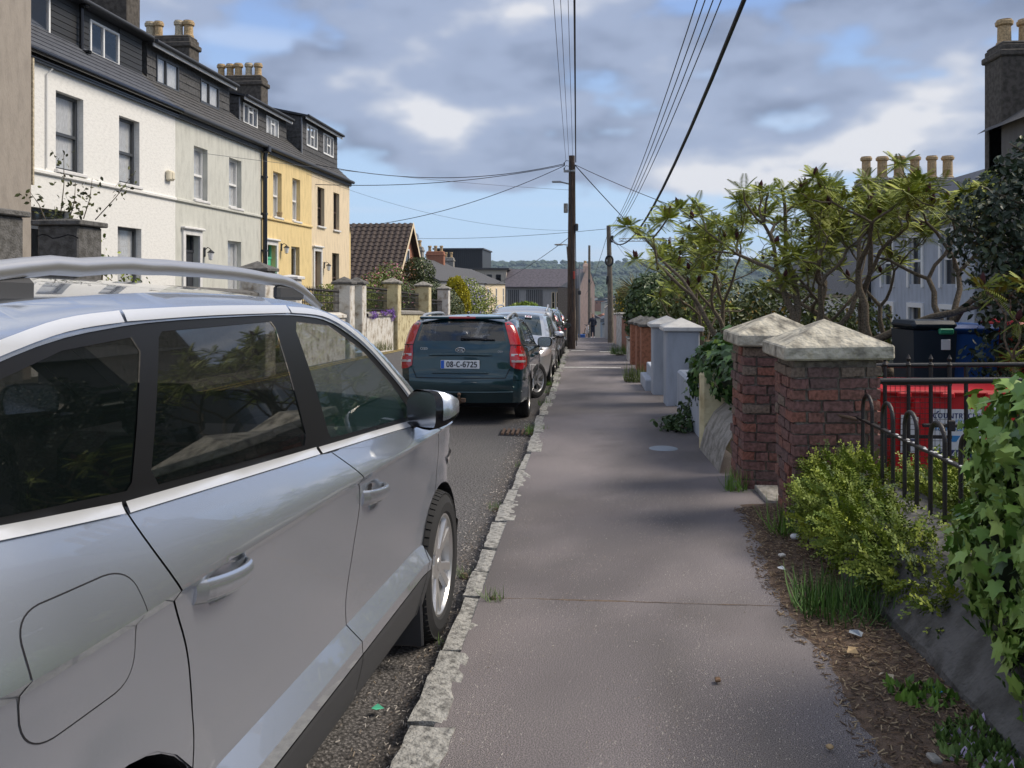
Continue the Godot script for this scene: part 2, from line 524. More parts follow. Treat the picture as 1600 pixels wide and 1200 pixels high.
	mat("chrome", lin(0.62, 0.63, 0.65), 0.22, {"metal": 1.0})
	mat("alloy", lin(0.62, 0.61, 0.60), 0.35, {"metal": 0.85})
	mat("tyre", lin(0.018, 0.018, 0.019), 0.85, {"bump": rough, "amount": 0.3, "scale": 6.0})
	mat("seam", lin(0.006, 0.006, 0.009), 0.9)
	mat("cabin", lin(0.02, 0.02, 0.022), 0.9)
	mat("glass_dark", lin(0.004, 0.006, 0.006), 0.02, {"alpha": 0.80, "spec": 0.85})
	mat("glass_green", lin(0.02, 0.05, 0.045), 0.02, {"alpha": 0.35, "spec": 0.85})
	mat("lamp_red", lin(0.42, 0.008, 0.012), 0.15, {"coat": 1.0})
	mat("lamp_clear", lin(0.55, 0.50, 0.50), 0.12, {"coat": 1.0, "metal": 0.3})
	mat("plate", lin(0.72, 0.74, 0.76), 0.4)
	mat("plate_blue", lin(0.02, 0.12, 0.55), 0.4)
	mat("ink", lin(0.012, 0.013, 0.018), 0.6)
	mat("rust", lin(0.12, 0.075, 0.05), 0.8)
	mat("red_bin", lin(0.62, 0.012, 0.018), 0.42, {"bump": rough, "amount": 0.05, "scale": 2.0})
	mat("red_deep", lin(0.40, 0.05, 0.03), 0.6)
	mat("blue_bin", lin(0.02, 0.10, 0.36), 0.45)
	mat("navy_bin", lin(0.012, 0.022, 0.038), 0.45)
	mat("green_plastic", lin(0.03, 0.30, 0.16), 0.5)
	mat("timber", lin(0.26, 0.15, 0.08), 0.8, {"tex": wood, "scale": Vector3(4, 0.5, 4), "world": true})
	mat("sticker", lin(0.78, 0.79, 0.82), 0.35)
	mat("sticker_navy", lin(0.025, 0.04, 0.16), 0.4)
	mat("sticker_blue", lin(0.05, 0.27, 0.60), 0.4)
	mat("mint_paint", lin(0.10, 0.52, 0.32), 0.4)
	mat("door_dark", lin(0.04, 0.042, 0.05), 0.4)
	mat("door_brown", lin(0.12, 0.06, 0.03), 0.5)
	mat("frame_grey", lin(0.055, 0.06, 0.068), 0.4)
	mat("frame_brown", lin(0.07, 0.045, 0.035), 0.5)
	mat("cream_box", lin(0.70, 0.64, 0.50), 0.6)
	mat("skin", lin(0.42, 0.24, 0.17), 0.6)
	mat("navy_cloth", lin(0.018, 0.022, 0.04), 0.9)
	mat("hair", lin(0.02, 0.014, 0.01), 0.8)
	mat("line_yellow", lin(0.55, 0.42, 0.14), 0.8, {"tex": stain, "scale": 1.5, "world": true})
	mat("line_white", lin(0.55, 0.54, 0.52), 0.8, {"tex": stain, "scale": 1.2, "world": true})
	mat("litter_white", lin(0.72, 0.73, 0.76), 0.7)
	mat("litter_blue", lin(0.10, 0.36, 0.75), 0.6)

var coarse := FastNoiseLite.new()
func sheet(xs: Array, ds: Array, fy: Callable, fc: Callable, m: Material, nm: String) -> MeshInstance3D:
	var mb := MB.new()
	var rows := []
	for d in ds:
		var row := []
		for x in xs:
			row.append(P(x, fy.call(x, d), d))
		rows.append(row)
	var cols := []
	var nrm := []
	for j in ds.size():
		var cr := []
		var nr := []
		for i in xs.size():
			cr.append(fc.call(xs[i], ds[j]))
			var dx: Vector3 = rows[j][mini(i + 1, xs.size() - 1)] - rows[j][maxi(i - 1, 0)]
			var dz: Vector3 = rows[mini(j + 1, ds.size() - 1)][i] - rows[maxi(j - 1, 0)][i]
			var nn := dx.cross(dz).normalized()
			nr.append(nn if nn.y > 0 else -nn)
		cols.append(cr)
		nrm.append(nr)
	for j in ds.size() - 1:
		for i in xs.size() - 1:
			for w in [[[0, 0], [1, 0], [1, 1]], [[0, 0], [1, 1], [0, 1]]]:
				for k in [0, 2, 1] if true else []:
					var a: int = j + w[k][1]
					var b: int = i + w[k][0]
					mb.v.append(rows[a][b]); mb.n.append(nrm[a][b]); mb.c.append(cols[a][b])
	# winding: clockwise seen from above
	var g := (mb.v[1] - mb.v[0]).cross(mb.v[2] - mb.v[0])
	if g.y > 0.0:
		for k in range(0, mb.v.size(), 3):
			var t := mb.v[k + 1]; mb.v[k + 1] = mb.v[k + 2]; mb.v[k + 2] = t
			var t2 := mb.n[k + 1]; mb.n[k + 1] = mb.n[k + 2]; mb.n[k + 2] = t2
			var t3 := mb.c[k + 1]; mb.c[k + 1] = mb.c[k + 2]; mb.c[k + 2] = t3
	return struct(mb, nm, m)

func steps(a: float, b: float, st: float) -> Array:
	var r := []
	var k := int(ceil((b - a) / st))
	for i in k + 1:
		r.append(a + (b - a) * i / k)
	return r

func kerb_x(d: float) -> float:
	return -0.53 - 0.03 * smoothstep(14.0, 40.0, d) + 0.02 * sin(d * 0.9) - 0.03 * exp(-pow((d - 2.4) / 0.8, 2.0))

func build_ground() -> void:
	coarse.seed = 9
	coarse.frequency = 0.55
	coarse.fractal_octaves = 5
	# terrain out to the hills
	var xs := [-4000, -2500, -1500, -900, -500, -300, -180, -110, -70, -45, -28, -18, -12, -8.5, -7.2, -7.0, -6.9, -6.7, -3, 0, 1.3, 3, 6, 10, 16, 26, 45, 75, 120, 190, 300, 500, 800, 1100, 1500, 2000, 2600, 4000]
	var ds := [-80, -40, -20, -8, 0, 6, 12, 18, 24, 30, 36, 42, 50, 58, 66, 74, 84, 96, 110, 130, 150, 180, 220, 280, 350, 450, 600, 800, 1000, 1300, 1500, 1700, 1900, 2100, 2300, 2500, 2700, 2900, 3100, 3300, 3500, 3700, 4000, 4600, 5600, 8000]
	sheet(xs, ds, func(x, d): return terr(x, d), func(x, d):
		var k := 0.5 + 0.5 * hillnoise.get_noise_2d(x * 1.7, d * 1.1)
		if d > 500.0:
			return Color(0.045, 0.085, 0.05).lerp(Color(0.13, 0.19, 0.07), smoothstep(0.45, 0.75, k))
		return Color(0.10, 0.11, 0.06).lerp(Color(0.17, 0.15, 0.10), k), M.ground, "ground")
	# road
	var rx := steps(-7.0, -0.56, 0.28)
	sheet(rx, steps(-12.0, 16.0, 0.35) + steps(16.6, 110.0, 1.3), func(x, d): return gy(d) + 0.03 * (1.0 - pow((x + 3.7) / 3.3, 2.0)) + 0.004 * coarse.get_noise_2d(x * 2.0, d * 2.0) + 0.10 * smoothstep(-4.0, -7.0, x), func(x, d):
		var k := 0.5 + 0.6 * coarse.get_noise_2d(x * 0.8, d * 0.5)
		var c := Color(0.26, 0.255, 0.26).lerp(Color(0.36, 0.35, 0.345), clampf(k, 0, 1))
		var grime := smoothstep(0.0, 0.22, 0.30 + 0.35 * coarse.get_noise_2d(x * 3.0 + 40.0, d * 1.6) - absf(x - kerb_x(d) + 0.06) * 1.5)
		return c.lerp(Color(0.17, 0.135, 0.105), grime * 0.75), M.road, "road")
	# footpath on the right
	var px := [-0.52, -0.4, -0.25, -0.1, 0.05, 0.2, 0.35, 0.5, 0.65, 0.8, 0.95, 1.1, 1.25, 1.5]
	sheet(px, steps(-6.0, 16.0, 0.16) + steps(16.3, 80.0, 0.8), func(x, d):
		return gy(d) + 0.09 + 0.004 * coarse.get_noise_2d(x * 1.5, d), func(x, d):
		var k := 0.5 + 1.5 * coarse.get_noise_2d(x * 0.9, d * 0.45)
		var c := Color(0.33, 0.325, 0.325).lerp(Color(0.60, 0.585, 0.58), clampf(k, 0, 1))
		var worn := smoothstep(0.1, 0.45, coarse.get_noise_2d(x * 2.2 + 17.0, d * 1.2))
		c = c.lerp(Color(0.60, 0.58, 0.57), worn * 0.40)
		var damp := smoothstep(0.0, 0.3, coarse.get_noise_2d(x * 1.7 + 60.0, d * 0.9)- 0.05)
		return c.lerp(Color(0.27, 0.265, 0.25), damp * 0.5), M.pavement, "pavement")
	# expansion joint: a ragged crack packed with dirt across the path
	var jm := MB.new()
	var jp := []
	for k in 61:
		var x := lerpf(-0.44, 1.02, k / 60.0)
		var dj := 4.37 + 0.010 * coarse.get_noise_2d(x * 6.0, 2.0) + 0.006 * coarse.get_noise_2d(x * 30.0, 5.0)
		var hw := 0.0022 + 0.006 * maxf(0.0, coarse.get_noise_2d(x * 9.0, 8.0)) + (0.007 if x > -0.1 and x < 0.22 else 0.0)
		jp.append([P(x, gy(dj) + 0.0915, dj - hw), P(x, gy(dj) + 0.0915, dj + hw)])
	for k in 60:
		jm.quad(jp[k][0], jp[k + 1][0], jp[k + 1][1], jp[k][1], Vector3.UP)
	part(jm, "joint_dirt", M.soil, get_node("pavement"))
	for a in [[21.5, -0.45, 0.95, 0.35], [31.0, -0.4, 0.1, 0.5], [30.2, 0.6, 1.2, 0.5]]:
		var pb := MB.new()
		for k in 6:
			var x0: float = lerpf(a[1], a[2], k / 6.0)
			var x1: float = lerpf(a[1], a[2], (k + 1) / 6.0)
			pb.quad(P(x0, gy(a[0]) + 0.098, a[0]), P(x1, gy(a[0]) + 0.098, a[0]), P(x1, gy(a[0] + a[3]) + 0.098, a[0] + a[3]), P(x0, gy(a[0] + a[3]) + 0.098, a[0] + a[3]), Vector3.UP)
		struct(pb, "pavement_patch", M.line_white)
	# left footpath with kerb
	var lp := MB.new()
	var dd := -10.0
	while dd < 70.0:
		var e := dd + 4.0
		lp.quad(P(-6.9, gy(dd) + 0.26, dd), P(-7.6, gy(dd) + 0.36, dd), P(-7.6, gy(e) + 0.36, e), P(-6.9, gy(e) + 0.26, e), Vector3.UP)
		lp.quad(P(-6.9, gy(dd) - 0.1, dd), P(-6.9, gy(dd) + 0.26, dd), P(-6.9, gy(e) + 0.26, e), P(-6.9, gy(e) - 0.1, e), Vector3.RIGHT)
		dd = e
	struct(lp, "verge", M.concrete)
	for off in [0.0, 0.18]:
		var yl := MB.new()
		dd = 8.0
		while dd < 60.0:
			var e := dd + 2.0
			var yy := func(q: float) -> float: return gy(q) + 0.116
			yl.quad(P(-6.62 + off, yy.call(dd) - off * 0.03, dd), P(-6.53 + off, yy.call(dd) - off * 0.03, dd), P(-6.53 + off, yy.call(e) - off * 0.03, e), P(-6.62 + off, yy.call(e) - off * 0.03, e), Vector3.UP)
			dd = e
		struct(yl, "yellow_line", M.line_yellow)
	kerb()

func rock(size: Vector3, sd: int, amp: float, nx := 5, ny := 2, nz := 3) -> ArrayMesh:
	var f := FastNoiseLite.new()
	f.seed = sd
	f.frequency = 4.0
	f.fractal_octaves = 3
	var mb := MB.new()
	var cnt := [nx, ny, nz]
	var disp := func(p: Vector3) -> Vector3:
		var q := p
		var e := (p.abs() / (size * 0.5))
		var corner := maxf(e.x + e.y, maxf(e.y + e.z, e.x + e.z)) - 1.65
		if corner > 0.0:
			q -= p * corner * 0.11
		var o := Vector3(f.get_noise_3dv(p * 2.0), f.get_noise_3dv(p * 2.0 + Vector3(7, 0, 0)), f.get_noise_3dv(p * 2.0 + Vector3(0, 9, 0)))
		return q + o * amp
	for ax in 3:
		var i := (ax + 1) % 3
		var j := (ax + 2) % 3
		for sg in [-1.0, 1.0]:
			for a in cnt[i]:
				for b in cnt[j]:
					var q := []
					for w in [[0, 0], [1, 0], [1, 1], [0, 1]]:
						var p := Vector3.ZERO
						p[ax] = sg * size[ax] * 0.5
						p[i] = size[i] * (float(a + w[0]) / cnt[i] - 0.5)
						p[j] = size[j] * (float(b + w[1]) / cnt[j] - 0.5)
						q.append(disp.call(p))
					var nn := Vector3.ZERO; nn[ax] = sg
					mb.quad(q[0], q[1], q[2], q[3], nn)
	return mb.mesh()

func kerb() -> void:
	var k := Node3D.new()
	k.name = "kerb"
	k.set_meta("kind", "structure")
	add_child(k)
	var meshes := []
	for i in 10:
		meshes.append(rock(Vector3(0.155, 0.16, 1.0), 100 + i, 0.013, 3, 2, 7))
	var d := 1.2
	var cnt := 0
	while d < 66.0:
		var l := rng.randf_range(0.28, 0.72) if d < 6.0 else rng.randf_range(0.5, 1.0)
		if d > 30.0:
			l *= 2.0
		var c := d + l * 0.5
		var slope := -0.027 - (2.0 * 0.000337 * (c - 20.0) if c > 20.0 else 0.0)
		var x := kerb_x(c) + rng.randf_range(-0.012, 0.012)
		var b := Basis(Vector3.RIGHT, atan(slope)) * Basis(Vector3.UP, rng.randf_range(-0.03, 0.03)) * Basis.from_scale(Vector3(rng.randf_range(0.75, 1.1), 1.0, l - 0.012))
		inst(meshes[cnt % 10], "kerb_stone", M.kerbstone, k, Transform3D(b, P(x, gy(c) + 0.012 + rng.randf_range(-0.008, 0.006), c)))
		d += l
		cnt += 1
# ---------------------------------------------------------------- cars (local: x right, y up, forward -z; s = metres ahead of the front axle)
func tabv(tab: Array, x: float) -> float:
	if x <= tab[0][0]:
		return tab[0][1]
	for i in range(1, tab.size()):
		if x <= tab[i][0]:
			return lerpf(tab[i - 1][1], tab[i][1], (x - tab[i - 1][0]) / (tab[i][0] - tab[i - 1][0]))
	return tab[-1][1]

class Car:
	var sp := {}
	var pts := PackedVector2Array()   # smoothed outline, front bottom over the roof to rear bottom
	var ts := PackedFloat32Array()
	var host: Node
	func setup(spec: Dictionary, h: Node) -> void:
		sp = spec
		host = h
		var p := []
		for i in sp.sil.size():
			p.append([Vector2(sp.sil[i][0], sp.sil[i][1]), float(i)])
		for it in 2:
			var q := [p[0]]
			for i in p.size() - 1:
				q.append([p[i][0].lerp(p[i + 1][0], 0.25), lerpf(p[i][1], p[i + 1][1], 0.25)])
				q.append([p[i][0].lerp(p[i + 1][0], 0.75), lerpf(p[i][1], p[i + 1][1], 0.75)])
			q.append(p[-1])
			p = q
		for a in p:
			pts.append(a[0])
			ts.append(a[1])
	func poly() -> PackedVector2Array:
		return pts.duplicate()
	func inset(s: float, y: float) -> float:
		var b: float = host.tabv(sp.belt, s)
		var r: float
		if y > b:
			r = sp.ib + (y - b) * sp.tum + (y - b) * (y - b) * sp.get("tum2", 0.0)
		else:
			r = host.tabv(sp.prof, y) if not sp.has("crease") else crease_prof(s, y, b)
		var f: float = maxf(0.0, s - sp.ft[0])
		var k: float = maxf(0.0, sp.rt[0] - s)
		r += f * f * sp.ft[1] + k * k * sp.rt[1]
		for a in sp.arches:   # flared lips
			var dd: float = Vector2(s, y).distance_to(Vector2(a[0], a[1])) - a[2]
			if dd > -0.02 and dd < 0.09:
				r -= 0.010 * (1.0 - clampf(dd / 0.09, 0.0, 1.0))
		for a in sp.get("cups", []):
			var e := Vector2((s - a[0]) / a[2], (y - a[1]) / a[3]).length()
			if e < 1.0:
				r += 0.026 * (1.0 - e * e) * (1.0 - e * e) * 1.6
		return r
	func crease_prof(_s: float, y: float, b: float) -> float:
		var cy: float = sp.crease
		if y > cy:
			return sp.ib * pow((y - cy) / maxf(b - cy, 0.02), 1.25)
		return host.tabv(sp.prof, y)
	func edge(s: float, y: float) -> float:
		var p := Vector2(s, y)
		var d := 9.0
		for i in pts.size() - 1:
			var q := Geometry2D.get_closest_point_to_segment(p, pts[i], pts[i + 1])
			d = minf(d, q.distance_to(p))
		return d
	func x_at(s: float, y: float) -> float:
		var d := edge(s, y)
		var r: float = host.tabv(sp.round, s)
		var c := 0.0
		if d < r:
			var t := 1.0 - d / r
			c = r * (1.0 - sqrt(maxf(0.0, 1.0 - t * t)))
		return sp.W - inset(s, y) - c
	func side(off := 0.0) -> Callable:
		return func(p: Vector2) -> Vector3: return Vector3(x_at(p.x, p.y) + off, p.y, -p.x)
	func at_t(t: float) -> Vector2:
		for i in range(1, ts.size()):
			if t <= ts[i]:
				return pts[i - 1].lerp(pts[i], (t - ts[i - 1]) / maxf(ts[i] - ts[i - 1], 1e-6))
		return pts[-1]
	func bulge(t: float) -> Vector2:
		var i := clampi(int(t), 0, sp.bul.size() - 2)
		var a: Array = sp.bul[i]
		var b: Array = sp.bul[i + 1]
		return Vector2(a[0], a[1]).lerp(Vector2(b[0], b[1]), clampf(t - i, 0, 1))
	func xe(q: Vector2) -> float:
		return sp.W - inset(q.x, q.y) - host.tabv(sp.round, q.x)
	func loop(t: float, v: float, off := 0.0) -> Vector3:
		var q := at_t(t)
		var b := bulge(t) * (1.0 - v * v)
		return Vector3(xe(q) * v, q.y + b.y, -(q.x + b.x)) + (Vector3(0, b.normalized().y, -b.normalized().x) * off if off != 0.0 else Vector3.ZERO)
	func rear_t(y: float) -> float:
		var best: float = ts[-1]
		for i in range(1, ts.size()):
			if ts[i] >= sp.rear_from and pts[i].y <= y and pts[i - 1].y >= y and pts[i - 1].y > pts[i].y:
				return lerpf(ts[i - 1], ts[i], (pts[i - 1].y - y) / (pts[i - 1].y - pts[i].y))
		return best
	func front_t(y: float) -> float:
		for i in range(1, ts.size()):
			if ts[i] <= sp.nose_to and pts[i].y >= y and pts[i - 1].y <= y and pts[i].y > pts[i - 1].y:
				return lerpf(ts[i - 1], ts[i], (y - pts[i - 1].y) / (pts[i].y - pts[i - 1].y))
		return sp.nose_to
	func rear(off := 0.0) -> Callable:   # (x, y) laid on the rear end; past the corner it runs on along the side
		return func(p: Vector2) -> Vector3:
			var t := rear_t(p.y)
			var q := at_t(t)
			var e := xe(q)
			var v := p.x / e
			if absf(v) <= 1.0:
				var b := bulge(t) * (1.0 - v * v)
				return Vector3(p.x, q.y, -(q.x + b.x - off))
			var over: float = absf(p.x) - e
			var rr: float = host.tabv(sp.round, q.x)
			var s := q.x + over * 1.2
			return Vector3(signf(p.x) * (x_at(s, p.y) + off), p.y, -(s - off * maxf(0.0, 1.0 - over / rr)))
	func front(off := 0.0) -> Callable:
		return func(p: Vector2) -> Vector3:
			var t := front_t(p.y)
			var q := at_t(t)
			var e := xe(q)
			var v := p.x / e
			if absf(v) <= 1.0:
				var b := bulge(t) * (1.0 - v * v)
				return Vector3(p.x, q.y, -(q.x + b.x + off))
			var over: float = absf(p.x) - e
			var s := q.x - over * 1.2
			return Vector3(signf(p.x) * (x_at(s, p.y) + off), p.y, -(s + off))

func v2(a: Array) -> PackedVector2Array:
	var r := PackedVector2Array()
	for p in a:
		r.append(Vector2(p[0], p[1]))
	return r

func mirror(mb: MB) -> MB:
	var r := MB.new()
	for i in range(0, mb.v.size(), 3):
		for k in [0, 2, 1]:
			r.v.append(mb.v[i + k] * Vector3(-1, 1, 1))
			r.n.append(mb.n[i + k] * Vector3(-1, 1, 1))
			r.c.append(mb.c[i + k])
	return r

func curve(line: Array) -> Array:   # a smooth run through the given points
	var sm := []
	for i in line.size() - 1:
		var q := []
		for k in [-1, 0, 1, 2]:
			var e: Array = line[clampi(i + k, 0, line.size() - 1)]
			q.append(Vector2(e[0], e[1]))
		for k in 5:
			var p: Vector2 = q[1].cubic_interpolate(q[2], q[0], q[3], k / 5.0)
			sm.append([p.x, p.y])
	sm.append(line[-1])
	return sm

func band(line: Array, w: float) -> PackedVector2Array:   # strip of width w above a polyline
	var r := PackedVector2Array()
	if line.size() > 2:   # run a smooth curve through the given points
		var sm := []
		for i in line.size() - 1:
			var q := []
			for k in [-1, 0, 1, 2]:
				var e: Array = line[clampi(i + k, 0, line.size() - 1)]
				q.append(Vector2(e[0], e[1]))
			for k in 6:
				var p: Vector2 = q[1].cubic_interpolate(q[2], q[0], q[3], k / 6.0)
				sm.append([p.x, p.y])
		sm.append(line[-1])
		line = sm
	for p in line:
		r.append(Vector2(p[0], p[1]))
	for i in range(line.size() - 1, -1, -1):
		var a := Vector2(line[maxi(i - 1, 0)][0], line[maxi(i - 1, 0)][1])
		var b := Vector2(line[mini(i + 1, line.size() - 1)][0], line[mini(i + 1, line.size() - 1)][1])
		var n := (b - a).normalized().orthogonal()
		if n.y < 0:
			n = -n
		r.append(Vector2(line[i][0], line[i][1]) + n * w)
	return r

func both(o: Node, mb: MB, nm: String, m: Material) -> MeshInstance3D:
	part(mirror(mb), nm, m, o)
	return part(mb, nm, m, o)

func wheel(o: Node, at: Vector3, out: float, R: float, w: float, rr: float, steer: float, spokes: int, fine: bool) -> void:
	var ba := Basis(Vector3.UP, steer) * Basis(Vector3(0, 0, 1), -PI / 2 * out)   # local y -> outward x
	var n := Node3D.new()
	n.name = "wheel"
	o.add_child(n, true)
	n.transform = Transform3D(ba, at)
	var sg := 48 if fine else 24
	var t := MB.new()
	var h := w * 0.5
	t.lathe([Vector2(rr - 0.01, -h * 0.8), Vector2(rr + 0.015, -h), Vector2(R - 0.05, -h * 1.04), Vector2(R - 0.012, -h * 0.9), Vector2(R, -h * 0.7), Vector2(R, -h * 0.42), Vector2(R - 0.008, -h * 0.40), Vector2(R - 0.008, -h * 0.33), Vector2(R, -h * 0.31), Vector2(R, -h * 0.05), Vector2(R - 0.008, -h * 0.04), Vector2(R - 0.008, h * 0.04), Vector2(R, h * 0.05), Vector2(R, h * 0.31), Vector2(R - 0.008, h * 0.33), Vector2(R - 0.008, h * 0.40), Vector2(R, h * 0.42), Vector2(R, h * 0.7), Vector2(R - 0.012, h * 0.9), Vector2(R - 0.05, h * 1.04), Vector2(rr + 0.015, h), Vector2(rr - 0.012, h * 0.8)], sg)
	if fine:
		for k in 56:   # shoulder blocks
			var an := TAU * k / 56.0
			var b2 := Basis(Vector3.UP, -an)
			t.box(b2 * Vector3(R - 0.006, h * 0.72, 0), Vector3(0.02, h * 0.42, TAU * R / 56.0 * 0.80), b2 * Basis(Vector3(0, 0, 1), 0.35))
			t.box(b2 * Vector3(R - 0.006, -h * 0.72, 0), Vector3(0.02, h * 0.42, TAU * R / 56.0 * 0.80), b2 * Basis(Vector3(0, 0, 1), -0.35))
	part(t, "tyre", M.tyre, n)
	var rim := MB.new()
	rim.lathe([Vector2(rr + 0.004, h * 0.82), Vector2(rr + 0.006, h * 0.92), Vector2(rr - 0.006, h * 0.93), Vector2(rr - 0.016, h * 0.8), Vector2(rr - 0.03, -h * 0.2), Vector2(rr - 0.03, -h * 0.8)], sg)
	rim.lathe([Vector2(0.0, h * 0.80), Vector2(0.03, h * 0.80), Vector2(0.034, h * 0.76), Vector2(0.07, h * 0.72), Vector2(0.075, h * 0.4)], 20)
	for k in spokes:
		var an := TAU * k / spokes + 0.2
		for q in [-1.0, 1.0]:
			var tw: float = 0.10 * q
			var d0 := Vector3(cos(an + tw * 0.4), 0, sin(an + tw * 0.4))
			var d1 := Vector3(cos(an + tw * 1.9), 0, sin(an + tw * 1.9))
			var a0 := d0 * 0.05 + Vector3.UP * h * 0.70
			var a1 := d1 * (rr - 0.012) + Vector3.UP * h * 0.86
			var wd := (a1 - a0).cross(Vector3.UP).normalized()
			var w0 := 0.014
			var w1 := 0.019
			var dn := Vector3.UP * -0.022
			rim.quad(a0 - wd * w0, a0 + wd * w0, a1 + wd * w1, a1 - wd * w1, Vector3.UP)
			rim.quad(a0 - wd * w0, a1 - wd * w1, a1 - wd * (w1 + 0.006) + dn, a0 - wd * (w0 + 0.004) + dn, -wd)
			rim.quad(a0 + wd * w0, a1 + wd * w1, a1 + wd * (w1 + 0.006) + dn, a0 + wd * (w0 + 0.004) + dn, wd)
	part(rim, "rim", M.alloy, n)
	var br := MB.new()
	br.lathe([Vector2(0.0, -h * 0.05), Vector2(rr - 0.06, -h * 0.05), Vector2(rr - 0.06, -h * 0.2), Vector2(0.0, -h * 0.2)], 24)
	part(br, "brake_disc", M.grey_metal, n)
	var back := MB.new()
	back.lathe([Vector2(0.0, -h * 0.6), Vector2(rr - 0.03, -h * 0.6)], 20)
	part(back, "hub_back", M.seam, n)

func make_car(nm: String, label: String, sp: Dictionary, at: Vector3, yaw: float, pitch: float, cell: float, fine := false) -> Array:
	var o := thing(nm, label, "car", at)
	o.basis = Basis(Vector3.UP, yaw) * Basis(Vector3.RIGHT, pitch)
	var c := Car.new()
	c.setup(sp, self)
	var paint: Material = sp.paint
	# side: outline, less wheel arches, split along the belt and the door gaps
	var outline := c.poly()
	var lows := [outline]
	for a in sp.arches:
		var circ := PackedVector2Array()
		for k in 40:
			circ.append(Vector2(a[0], a[1]) + Vector2.from_angle(TAU * k / 40.0) * a[2])
		var foot := PackedVector2Array([Vector2(a[0] - a[2], -0.5), Vector2(a[0] + a[2], -0.5), Vector2(a[0] + a[2], a[1]), Vector2(a[0] - a[2], a[1])])
		for hole in [circ, foot]:
			var nx := []
			for q in lows:
				nx.append_array(Geometry2D.clip_polygons(q, hole))
			lows = nx
	var bl := PackedVector2Array()
	for p in sp.belt:
		bl.append(Vector2(p[0], p[1]))
	var above := bl.duplicate()
	above.append(Vector2(bl[-1].x, 3)); above.append(Vector2(bl[0].x, 3))
	var below := bl.duplicate()
	below.append(Vector2(bl[-1].x, -1)); below.append(Vector2(bl[0].x, -1))
	var upper := []
	var lower := []
	for q in lows:
		upper.append_array(Geometry2D.intersect_polygons(q, above))
		lower.append_array(Geometry2D.intersect_polygons(q, below))
	var dlo := v2(sp.dlo)
	for it in 2:
		var nd := PackedVector2Array()
		for k in dlo.size():
			nd.append(dlo[k].lerp(dlo[(k + 1) % dlo.size()], 0.2))
			nd.append(dlo[k].lerp(dlo[(k + 1) % dlo.size()], 0.8))
		dlo = nd
	var panes := []
	for w in sp.windows:
		panes.append(Geometry2D.offset_polygon(Geometry2D.offset_polygon(v2(w[0]), -0.022)[0], 0.022, Geometry2D.JOIN_ROUND)[0])
	var fr := []
	for q in upper:
		fr.append_array(Geometry2D.clip_polygons(q, dlo))
	var shell := lower.duplicate()
	shell.append_array(fr)
	var inner := MB.new()
	for q in shell:
		inner.patch(q, c.side(-0.016), cell * 2.5, Vector3.RIGHT)
	both(o, inner, "inner_shell", M.seam)
	var um := MB.new()
	for q in fr:
		um.patch(q, c.side(), cell, Vector3.RIGHT)
	both(o, um, "pillar_frame", paint)
	for cut in sp.cuts:
		var nx := []
		for q in lower:
			for k in Geometry2D.offset_polyline(v2(curve(cut)), sp.get("gap", 0.003), Geometry2D.JOIN_ROUND, Geometry2D.END_BUTT):
				nx.append_array(Geometry2D.clip_polygons(q, k))
		lower = nx
	for q in lower:
		if Geometry2D.is_polygon_clockwise(q):
			continue
		var ce := Vector2.ZERO
		for p in q:
			ce += p / q.size()
		var pm := MB.new()
		pm.patch(q, c.side(), cell, Vector3.RIGHT, sp.get("creases", []) if fine else [])
		if pm.v.size() < 9:
			continue
		var who := "wing"
		var mt := paint
		if ce.y < sp.clad + 0.03:
			who = "sill_cladding"
			mt = M.plastic if sp.get("clad_black", true) else paint
		elif ce.x < sp.doors[0] :
			who = "quarter_panel"
		elif ce.x < sp.doors[1]:
			who = "rear_door"
		elif ce.x < sp.doors[2]:
			who = "front_door"
		both(o, pm, who, mt)
	# glazing and the dark frame behind it
	var fm := MB.new()
	var frames := []
	var mids := [-9.0]   # slabs between window centres, so that no piece has a hole
	for w in sp.windows:
		var mx := 0.0
		for p in w[0]:
			mx += p[0] / w[0].size()
		mids.append(mx)
	mids.append(9.0)
	mids.sort()
	for i in mids.size() - 1:
		frames.append_array(Geometry2D.intersect_polygons(dlo, PackedVector2Array([Vector2(mids[i], 0), Vector2(mids[i + 1], 0), Vector2(mids[i + 1], 3), Vector2(mids[i], 3)])))
	for w in panes:
		var nx := []
		for q in frames:
			nx.append_array(Geometry2D.clip_polygons(q, w))
		frames = nx
	for q in frames:
		if not Geometry2D.is_polygon_clockwise(q):
			fm.patch(q, c.side(-0.004), cell * 2.0, Vector3.RIGHT)
	both(o, fm, "window_frame", M.rubber)
	for wi in sp.windows.size():
		var w: Array = sp.windows[wi]
		var gm := MB.new()
		gm.patch(panes[wi], c.side(-0.007), cell * 2.0, Vector3.RIGHT)
		both(o, gm, "side_window", M[w[1]])
	for tr in sp.trims:
		var tm := MB.new()
		tm.patch(band(tr[0], tr[1]), c.side(tr[2]), cell, Vector3.RIGHT)
		both(o, tm, tr[3], M[tr[4]])
